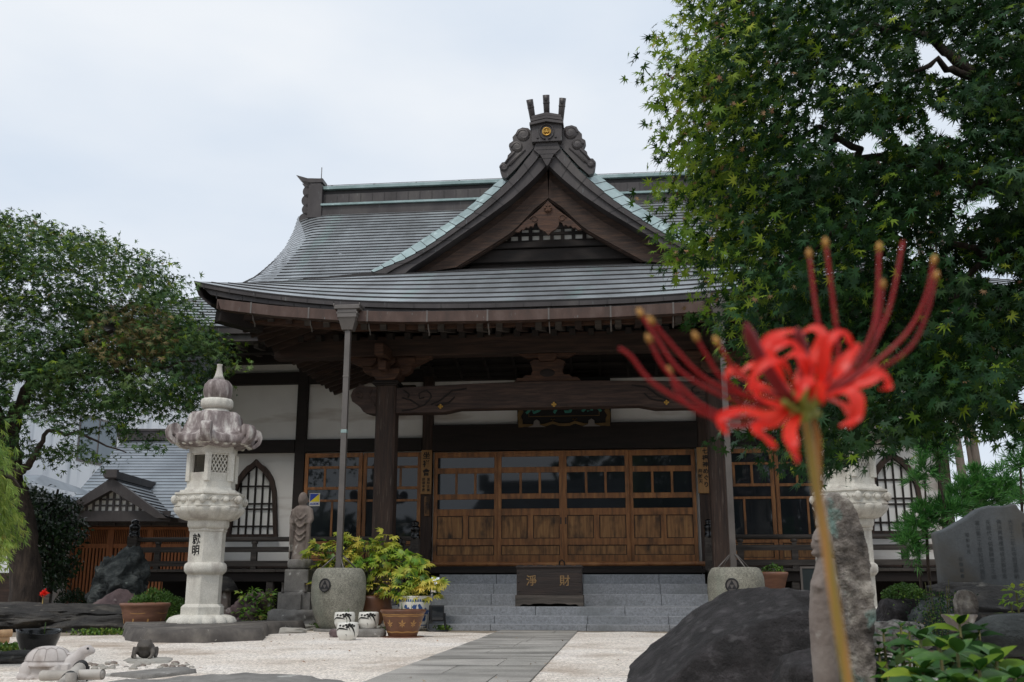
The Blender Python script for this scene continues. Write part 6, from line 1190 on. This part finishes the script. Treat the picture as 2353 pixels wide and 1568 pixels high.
for u, v, Y, w_, lab, g_ in ((400, 1452, 14.3, .16, 'moss tuft', 0), (225, 1457, 13.75, .3, 'low green moss and ferns on the gravel edge beside the long rock', 1), (300, 1461, 13.8, .2, 'low green moss by the planter base', 1), (675, 1439, 15.7, .22, 'brownish green ground plants in front of the statue base', 1), (15, 1505, 10.3, .28, 'green weeds at the left edge by the black pot', 1), (20, 1535, 9.0, .14, 'small weeds on the dark stone behind the turtle', 1), (735, 1440, 15.6, .13, 'round green leaves beside the left jar base', 1), (1020, 1432, 15.0, .1, 'small ferns at the left end of the steps', 1), (905, 1440, 15.3, .12, 'weeds behind the brown flower pot', 1)):
    if not g_: continue
    p = gnd(u, v); p.y = Y; p.x = at(u, v, Y).x; k = int(420*w_/.2); P = np.stack([rng.normal(0, w_*.55, k), rng.normal(0, .08, k), rng.random(k)*.06], 1)
    t = thing('ground_plants', lab, 'ground cover', (p.x, p.y, 0)); o = leaves('foliage', P, rnd(k, .5)+[0, -.1, .7], rnd(k), .035*(.6+rng.random(k)), LEAFLET, [moss, leaf_shrub], (rng.random(k) < .45).astype(int), t)
rock('dark_edging_stone', (at(25, 1545, 8.9).x, 8.9, -.02), (.5, .18, .07), rock_dark, 77, .3, 1.2, 4, .7, label='flat dark edging stone behind the stone turtle', cat='stone')
lp3 = at(100, 1365, 15.2); t = thing('spider_lily', 'small red spider lily blooming by a wooden stake near the maple trunk', 'flower', (lp3.x, 15.2, 0)); m = MB(); hz = lp3.z-.15; m.tube([(0, 0, 0), (0, 0, lp3.z)], .008, 5); m.obj('stalk', flower_stem, t); k = 70; leaves('petals', np.array([[0, 0, lp3.z]])+rnd(k, .014), rnd(k)+[0, 0, .3], rnd(k), .05*np.ones(k), LEAFLET, petal, None, t)
st_ = at(108, 1380, 15.6); t = tag(MB().box(-.05, .05, -.05, .05, 0, st_.z+.1).obj('wooden_stake', wood_grey, None, (st_.x, 15.6, 0)), 'short grey wooden stake behind the long dark rock', 'stake')
# ---------------------------------------------------------------- right: cedars, poles, trailing plant, hydrangeas
def cedar(label, pts, Y, tufts, tw=.125):
    q = at(*pts[0], Y); t = thing('cedar_sapling', label, 'tree', (q.x, Y, 0), 0, 'young cedars behind the inscribed slab'); A_ = lambda u, v: at(u, v, Y)-Vector((q.x, Y, 0)); m = MB(); P0 = [A_(*p) for p in pts]; m.tube([Vector((P0[0].x, 0, 0))]+P0, list(np.linspace(.022, .008, len(P0)+1)), 6); m.obj('trunk', bark, t)
    P, T = [], []
    for (u, v, r_, n) in tufts:
        c0 = A_(u, v); k = int(n*.5); D = unit(rnd(k)*[1, .8, .7]+[0, 0, .45]); P.append(np.array(c0)+D*r_*rng.random((k, 1))*.75); T.append(D+rnd(k, .3)+[0, 0, .25])
    P, T = np.concatenate(P), np.concatenate(T); leaves('crown', P, T, rnd(len(P)), tw*(.6+.5*rng.random(len(P))), NEEDLE, leaf_cedar, None, t); return t
cedar('young cedar with a round tuft beside the right bell window', [(2132, 1290), (2128, 1190), (2125, 1095)], 10.9, [(2125, 1085, .2, 90), (2105, 1110, .12, 40), (2150, 1100, .12, 40)])
cedar('young cedar rising in front of the right corner post of the temple', [(2185, 1300), (2178, 1200), (2160, 1110), (2158, 1050)], 10.8, [(2155, 1035, .2, 110), (2130, 1040, .16, 60), (2175, 1050, .14, 50), (2165, 1010, .14, 50), (2190, 1180, .22, 110)])
cedar('bushy low cedar against the left edge of the inscribed slab', [(2115, 1330), (2110, 1230)], 10.9, [(2110, 1215, .26, 170), (2090, 1250, .2, 110), (2140, 1200, .24, 150), (2100, 1280, .15, 60), (2160, 1170, .2, 90), (2120, 1170, .15, 60)])
cedar('bushy cedar between the bare poles behind the slab', [(2240, 1240), (2235, 1160)], 11.2, [(2215, 1140, .26, 150), (2245, 1110, .24, 130), (2200, 1165, .2, 90), (2265, 1150, .26, 150), (2235, 1170, .2, 100), (2250, 1085, .1, 40)])
cedar('bushy cedar behind the peak of the inscribed slab', [(2305, 1240), (2300, 1160)], 11.3, [(2285, 1140, .26, 140), (2310, 1115, .26, 150), (2330, 1150, .26, 140), (2295, 1165, .2, 90), (2300, 1090, .12, 40)])
cedar('slender cedar at the right edge with tufts along its stem', [(2352, 1240), (2348, 1160), (2345, 1080), (2352, 1020)], 10.6, [(2335, 1065, .17, 80), (2360, 1020, .22, 130), (2365, 1070, .18, 90), (2370, 1150, .25, 120)])
for i, (u0, u1, vb, r_) in enumerate(((2243, 2194, 1240, .052), (2262, 2215, 1240, .026), (2256, 2216, 1240, .018), (2272, 2232, 1240, .048))):
    Y = 12.2; a, b = at(u0, 1240, Y), at(u1, 985, Y); a.z, d = 0, (b-at(u0, 1240, Y)); t = thing('bare_trunk', ('thick bare grey trunk, leftmost of the group behind the slab', 'thin bare grey trunk leaning right beside its thinner twin', 'thinnest bare grey stem between the thick trunks', 'thick bare grey trunk, rightmost of the group behind the slab')[i], 'tree', (a.x, Y, 0), 0, 'bare trunks behind the inscribed slab')
    m = MB(); b0 = at(u0, 1240, Y); top = b+d*2.2; P = [Vector((0, 0, 0)), b0-a, (b-a)*.5+(b0-a)*.5+Vector((rag.uniform(-.03, .03), 0, 0)), b-a, top-a]; m.tube(P, [r_*1.15, r_*1.05, r_, r_*.95, r_*.6], 9); m.obj('trunk', bark_pale, t)
    k = 90; tt = np.array(top-a); leaves('crown', tt+rnd(k, .35), rnd(k), rnd(k), .14*np.ones(k), NEEDLE, leaf_cedar, None, t)
q = at(2158, 1400, 8.2); t = thing('trailing_plant', 'wispy small leaved plant hanging beside the small carved stone', 'plant', (q.x, 8.2, 0)); k = 900; zt = at(2158, 1355, 8.2).z; P = np.stack([rng.normal(0, .1, k), rng.normal(0, .06, k), rng.uniform(.22, zt-.02, k)], 1); P[:, 0] += (P[:, 2]-.5)*.15; leaves('foliage', P, rnd(k)+[0, 0, .5], rnd(k), .022*np.ones(k), LEAFLET, [leaf_maple_b, leaf_small], (rng.random(k) < .3).astype(int), t); m = MB()
for j in range(9): x = rag.uniform(-.12, .12); m.tube([(x*.3, 0, .1), (x*.8, 0, .4), (x, 0, zt+rag.uniform(-.05, .08))], .003, 4)
m.obj('stem', stem_green, t)
q = at(2345, 1385, 6.2); leafy('leafy_bush', 'yellow green leafy twigs at the right edge in front of the slab', (q.x, 6.2, 0), [(-.02, 0, q.z+.06, .07), (.05, 0, q.z, .1), (-.06, 0, q.z+.0, .05), (.03, 0, q.z-.1, .09), (.1, 0, q.z+.08, .1)], 260, OVAL, leaf_peony, .045)
def hydr(label, u, v, Y, heads, size, n=11, m_=leaf_hydr):
    q = at(u, v, Y); t = thing('hydrangea_plant', label, 'plant', (q.x, Y, 0), 0, 'hydrangea stems in the right foreground'); P, T, Nn, S = [], [], [], []; m = MB()
    for (uu, vv, dy, sc_) in heads:
        c0 = at(uu, vv, Y+dy)-Vector((q.x, Y, 0)); m.tube([Vector((c0.x*.5, c0.y*.5, 0)), Vector((c0.x*.9, c0.y, c0.z*.6)), c0], [.007, .006, .004], 6)
        for lvl in range(4):
            for j in range(2 if lvl < 3 else 4):
                a = lvl*1.57+j*3.14159+rag.uniform(-.25, .25) if lvl < 3 else j*1.57+rag.uniform(-.4, .4); el = (-.25, .05, .3, .9)[lvl]; P.append((c0.x, c0.y, c0.z-(.09, .05, .02, 0)[lvl]*sc_)); T.append((math.cos(a)*math.cos(el), math.sin(a)*math.cos(el), math.sin(el))); Nn.append((-.2*math.cos(a), -.3-.2*math.sin(a), 1)); S.append(size*sc_*(1.15, 1.0, .75, .42)[lvl]*rag.uniform(.85, 1.15))
    leaves('foliage', np.array(P), np.array(T), np.array(Nn), np.array(S), HYD, [m_, leaf_lime], (rng.random(len(P)) < .13).astype(int), t); m.obj('stem', stem_green, t); return t
def hyd():
    vs, fs = [], []; N_ = 9
    for i in range(N_):
        f = i/(N_-1); w_ = .29*math.sin(math.pi*f**.8)**.85+.004
        for j in (-2, -1, 0, 1, 2): vs.append((j/2*w_, f, -.55*f*f*.55-.02+abs(j)*.04*math.sin(math.pi*f)+(.012 if (i+abs(j)) % 2 else 0)))
    for i in range(N_-1):
        for j in range(4): a = i*5+j; fs.append((a, a+1, a+6, a+5))
    return np.array(vs), fs
HYD = hyd()
hydr('hydrangea with large spotted leaves at the bottom right', 2175, 1540, 2.75, [(2160, 1490, 0, 1.1), (2115, 1470, .25, .9), (2200, 1500, -.1, 1.1), (2290, 1520, -.1, 1.0), (2250, 1540, -.2, 1), (2120, 1540, .1, .95), (2200, 1575, -.2, 1), (2330, 1560, -.15, .9), (2150, 1590, -.2, 1), (2275, 1590, -.25, 1)], .14)
hydr('darker hydrangea behind the spotted one reaching toward the bowls', 2220, 1480, 3.3, [(2205, 1435, 0, 1.0), (2250, 1450, .1, .8), (2225, 1480, 0, 1), (2190, 1520, 0, .9), (2260, 1515, .05, 1), (2300, 1545, .1, .9)], .13, m_=leaf_maple)
hydr('small leaved hydrangea stems beside the carved standing stone', 2045, 1500, 3.7, [(2030, 1455, 0, .6), (2070, 1440, .1, .55), (2090, 1450, .2, .7), (2020, 1500, 0, .6), (2060, 1510, 0, .65), (2040, 1550, -.1, .7), (2085, 1560, 0, .7), (2030, 1585, -.1, .6), (2100, 1500, .1, .7), (2075, 1480, .1, .6)], .11)
q = at(2330, 1540, 3.0); leafy('fern_plant', 'small fern like leaves in the bottom right corner', (q.x, 3.0, 0), [(0, 0, q.z-.02, .09), (.06, 0, q.z+.01, .07)], 420, LEAFLET, leaf_maple, .035)
# ---------------------------------------------------------------- red spider lily close to the camera
YF = .62; fl = thing('spider_lily', 'large red spider lily blooming on a tall stalk close in front', 'flower', (at(1950, 1568, YF).x+.01, YF, 0)); fo = fl.location.copy(); A_ = lambda u, v, d=0: at(u, v, YF+d)-fo; K = YF/F
m = MB(); m.tube([Vector((.03, .0, 0)), A_(1965, 1640), A_(1948, 1568), A_(1925, 1430), A_(1898, 1250), A_(1873, 1100), A_(1855, 985), A_(1848, 960)], [.0034, .0034, .0033, .0032, .0031, .003, .0029, .0028], 14); m.obj('stalk', flower_stem, fl)
hub = (1848, 955); m = MB(); m.ball(tuple(A_(*hub)), (.0045, .0045, .006), 0, 12, 8)
for u, v, d in ((1800, 925, -.01), (1790, 905, .008), (1820, 900, 0), (1848, 895, -.012), (1875, 900, .012), (1892, 905, -.004), (1815, 945, .012), (1880, 950, .008)): m.tube([A_(*hub), A_(u, v, d)], [.002, .0028], 8)
m.obj('ovary', flower_green, fl)
def ribbon(mb, pts, w_, axis=(0, 0, 1), wave=.0, m_=0):
    Q = []; P = [Vector(p) for p in pts]
    for i in range(len(P)-1):                        # Catmull-Rom through the points
        p0, p1, p2, p3 = P[max(i-1, 0)], P[i], P[i+1], P[min(i+2, len(P)-1)]
        for j in range(7): t = j/7; Q.append(.5*((2*p1)+(p2-p0)*t+(2*p0-5*p1+4*p2-p3)*t*t+(3*p1-p0-3*p2+p3)*t*t*t))
    Q.append(P[-1]); n = len(Q); rows_ = []
    for i, p in enumerate(Q):
        t = (Q[min(i+1, n-1)]-Q[max(i-1, 0)]).normalized(); s = t.cross(Vector(axis)); s = s.normalized() if s.length > .01 else t.orthogonal().normalized(); up = s.cross(t); f = i/(n-1); ww = w_*math.sin(math.pi*(.12+.86*f))**.7; wv = wave*math.sin(f*16)
        rows_.append([p-s*ww+up*(.25*ww+wv), p-s*ww*.5+up*.05*ww, p-up*.12*ww, p+s*ww*.5+up*.05*ww, p+s*ww+up*(.25*ww-wv)])
    mb.grid(rows_, m_, True)
PET = [([(1815, 935, 0), (1760, 955, -.01), (1700, 945, -.015), (1655, 965, -.02), (1672, 1000, -.02)], .0036), ([(1810, 930, 0), (1760, 900, .01), (1710, 870, .01), (1680, 850, .01), (1665, 880, .012)], .0034), ([(1820, 940, 0), (1780, 970, -.02), (1740, 985, -.03), (1760, 1010, -.03), (1785, 1030, -.028)], .0036), ([(1835, 950, 0), (1815, 990, -.025), (1822, 1030, -.035), (1835, 1065, -.03)], .0038),
       ([(1830, 930, 0), (1790, 860, -.01), (1760, 800, -.01), (1790, 770, -.005), (1830, 765, 0), (1850, 790, .004)], .0036), ([(1835, 920, 0), (1810, 850, -.02), (1780, 830, -.03), (1740, 850, -.03), (1720, 900, -.028)], .0036), ([(1850, 920, 0), (1850, 850, -.015), (1820, 790, -.02), (1780, 800, -.022), (1760, 840, -.02)], .0036), ([(1850, 920, 0), (1860, 840, .0), (1890, 780, .0), (1870, 755, .004), (1830, 775, .008)], .0036), ([(1860, 920, 0), (1870, 850, -.02), (1840, 815, -.028), (1800, 825, -.03)], .0034),
       ([(1880, 915, 0), (1890, 850, -.015), (1900, 790, -.02), (1935, 765, -.02), (1960, 800, -.018)], .0036), ([(1885, 915, 0), (1920, 860, -.02), (1950, 820, -.02), (1975, 790, -.015)], .0038), ([(1890, 915, 0), (1940, 900, -.015), (1985, 880, -.02), (2025, 860, -.02), (2040, 890, -.018), (2020, 895, -.016)], .0038), ([(1890, 925, 0), (1930, 900, -.02), (1965, 915, -.025), (1965, 960, -.025), (1930, 980, -.022)], .0044), ([(1885, 920, 0), (1940, 880, .012), (1990, 850, .015), (2020, 840, .015)], .0036), ([(1885, 930, 0), (1880, 880, -.03), (1850, 880, -.04), (1830, 920, -.04)], .0036), ([(1820, 930, 0), (1770, 930, -.025), (1740, 905, -.035), (1745, 875, -.035)], .0036), ([(1880, 905, 0), (1930, 930, .012), (1960, 960, .014), (1950, 985, .014)], .0036), ([(1825, 920, 0), (1800, 890, .02), (1760, 860, .03), (1730, 840, .03), (1700, 860, .03)], .0034), ([(1845, 915, 0), (1840, 870, .02), (1860, 820, .03), (1900, 800, .03)], .0034)]
for pts, w_ in PET:
    m = MB(); ribbon(m, [A_(*p) for p in pts], w_*1.08, (0, -.8, .6), .0009); m.obj('petal', petal, fl)
STA = [[(1810, 935), (1700, 980), (1600, 940), (1500, 880), (1450, 820), (1422, 800)], [(1810, 930), (1720, 930), (1640, 900), (1560, 850), (1510, 780), (1475, 725)], [(1815, 930), (1720, 915), (1620, 870), (1550, 800), (1500, 742)], [(1812, 940), (1700, 960), (1610, 930), (1530, 850), (1494, 785)], [(1815, 945), (1700, 960), (1610, 950), (1560, 905), (1540, 860)], [(1825, 920), (1740, 920), (1660, 870), (1625, 820), (1602, 780)], [(1825, 915), (1760, 900), (1690, 850), (1650, 790)],
       [(1880, 910), (1910, 850), (1880, 740), (1860, 590)], [(1885, 905), (1925, 820), (1915, 700), (1898, 565)], [(1885, 905), (1960, 840), (2010, 740), (2020, 575)], [(1888, 910), (1970, 850), (2040, 720), (2075, 555)], [(1890, 915), (1990, 850), (2080, 770), (2125, 690), (2145, 605)], [(1890, 920), (2000, 860), (2090, 800), (2130, 720), (2150, 640)], [(1885, 915), (1960, 870), (2010, 790), (2028, 660)]]
for i, P in enumerate(STA):
    d = .012*math.sin(i*2.1); pts = [A_(u, v, d*(j/len(P))) for j, (u, v) in enumerate(P)]; Q = []
    for a in range(len(pts)-1):
        p0, p1, p2, p3 = pts[max(a-1, 0)], pts[a], pts[a+1], pts[min(a+2, len(pts)-1)]
        for j in range(6): t = j/6; Q.append(.5*((2*p1)+(p2-p0)*t+(2*p0-5*p1+4*p2-p3)*t*t+(3*p1-p0-3*p2+p3)*t*t*t))
    Q.append(pts[-1]); m = MB(); m.tube(Q, list(np.linspace(.0014, .0011, len(Q))), 8); sm_ = m.obj('stamen', stamen, fl)
    if i not in (0, 10): m = MB(); dd = (Q[-1]-Q[-3]).normalized(); m.tube([Q[-1]-dd*.001, Q[-1]+dd*.002, Q[-1]+dd*.0055], [.0016, .0022, .0008], 8); m.obj('anther', anther, sm_)
for pts in ([(1830, 935), (1790, 890), (1750, 830), (1722, 770), (1715, 745)], [(1850, 920), (1850, 850), (1838, 780), (1832, 755)]):
    m = MB(); m.tube([A_(u, v, -.03*j/4) for j, (u, v) in enumerate(pts)], [.002, .0038, .0042, .0038, .0012][:len(pts)] if len(pts) == 5 else [.002, .0045, .004, .0012], 10); m.obj('flower_bud', bud, fl)
m = MB(); m.tube([A_(1870, 960, .01), A_(1880, 1010, .012), A_(1882, 1080, .012), A_(1886, 1120, .012)], [.0012, .0022, .0016, .0006], 8); m.obj('dry_bract', anther, fl)

# ---------------------------------------------------------------- what the door glass mirrors: the gate across the forecourt and an added grove
gt = thing('temple_gate', 'tile roofed temple gate across the forecourt mirrored in the door glass', 'gate', (-4.2, -13, 0)); m = MB()
for i in range(22):
    f0, f1 = i/22, (i+1)/22
    for s in (-1, 1):
        P = lambda f, dz: [(x, s*2.6*(1-f), 3.5+2.0*f**1.2+dz) for x in np.linspace(-4.6+f*.8, 4.6-f*.8, 40)]
        m.grid([P(f0, .05), P(f1, 0)][::s]); m.grid([P(f0, 0), P(f0, .05)][::s])
m.obj('gate_roof', stele_stone, gt); m = MB(); m.box(-3.9, 3.9, -.2, .2, 5.4, 5.75); m.box(-4.2, -3.8, -.25, .25, 5.3, 6.1); m.box(3.8, 4.2, -.25, .25, 5.3, 6.1); m.obj('gate_ridge', stele_stone, gt)
for x in (-3.4, -1.3, 1.3, 3.4):
    m = MB(); m.box(x-.15, x+.15, -.15, .15, 0, 3.9); m.obj('gate_post', wood_v, gt)
m = MB(); m.box(-4, 4, -.15, .15, 3.3, 3.65); m.box(-3.25, -1.45, -.05, .05, 0, 3.3); m.box(1.45, 3.25, -.05, .05, 0, 3.3); m.obj('gate_beam', wood_black, gt)
n = 9000; P = np.stack([rng.uniform(-45, 45, n), rng.uniform(-34, -18, n), rng.random(n)**1.2], 1); hgt = 7+4*np.sin(P[:, 0]*.22+1)+2.5*np.sin(P[:, 0]*.61); P[:, 2] *= np.where(P[:, 0] < -6, hgt*.55, hgt+4)
tag(leaves('added_grove', P, rnd(n), rnd(n), 1.1*(.6+.7*rng.random(n)), OVAL, [leaf_dark]), 'unseen dark grove added beyond the temple gate for the glass reflections', 'trees', None, 'stuff')  # added out of view: darkens the mirrored scene and blocks horizon light

n = 90; P = np.array([W(rng.uniform(-3.5, 2.2), rng.uniform(-12, -3.8), .012) for _ in range(n)]); P[:, 2] += .012
tag(leaves('fallen_leaves', P, rnd(n)*[1, 1, .15], rnd(n, .3)+[0, 0, 1], .028*(.6+.7*rng.random(n)), MAPLE5, [leaf_dry]), 'scattered dry brown leaves on the gravel and path', 'leaves', None, 'stuff')
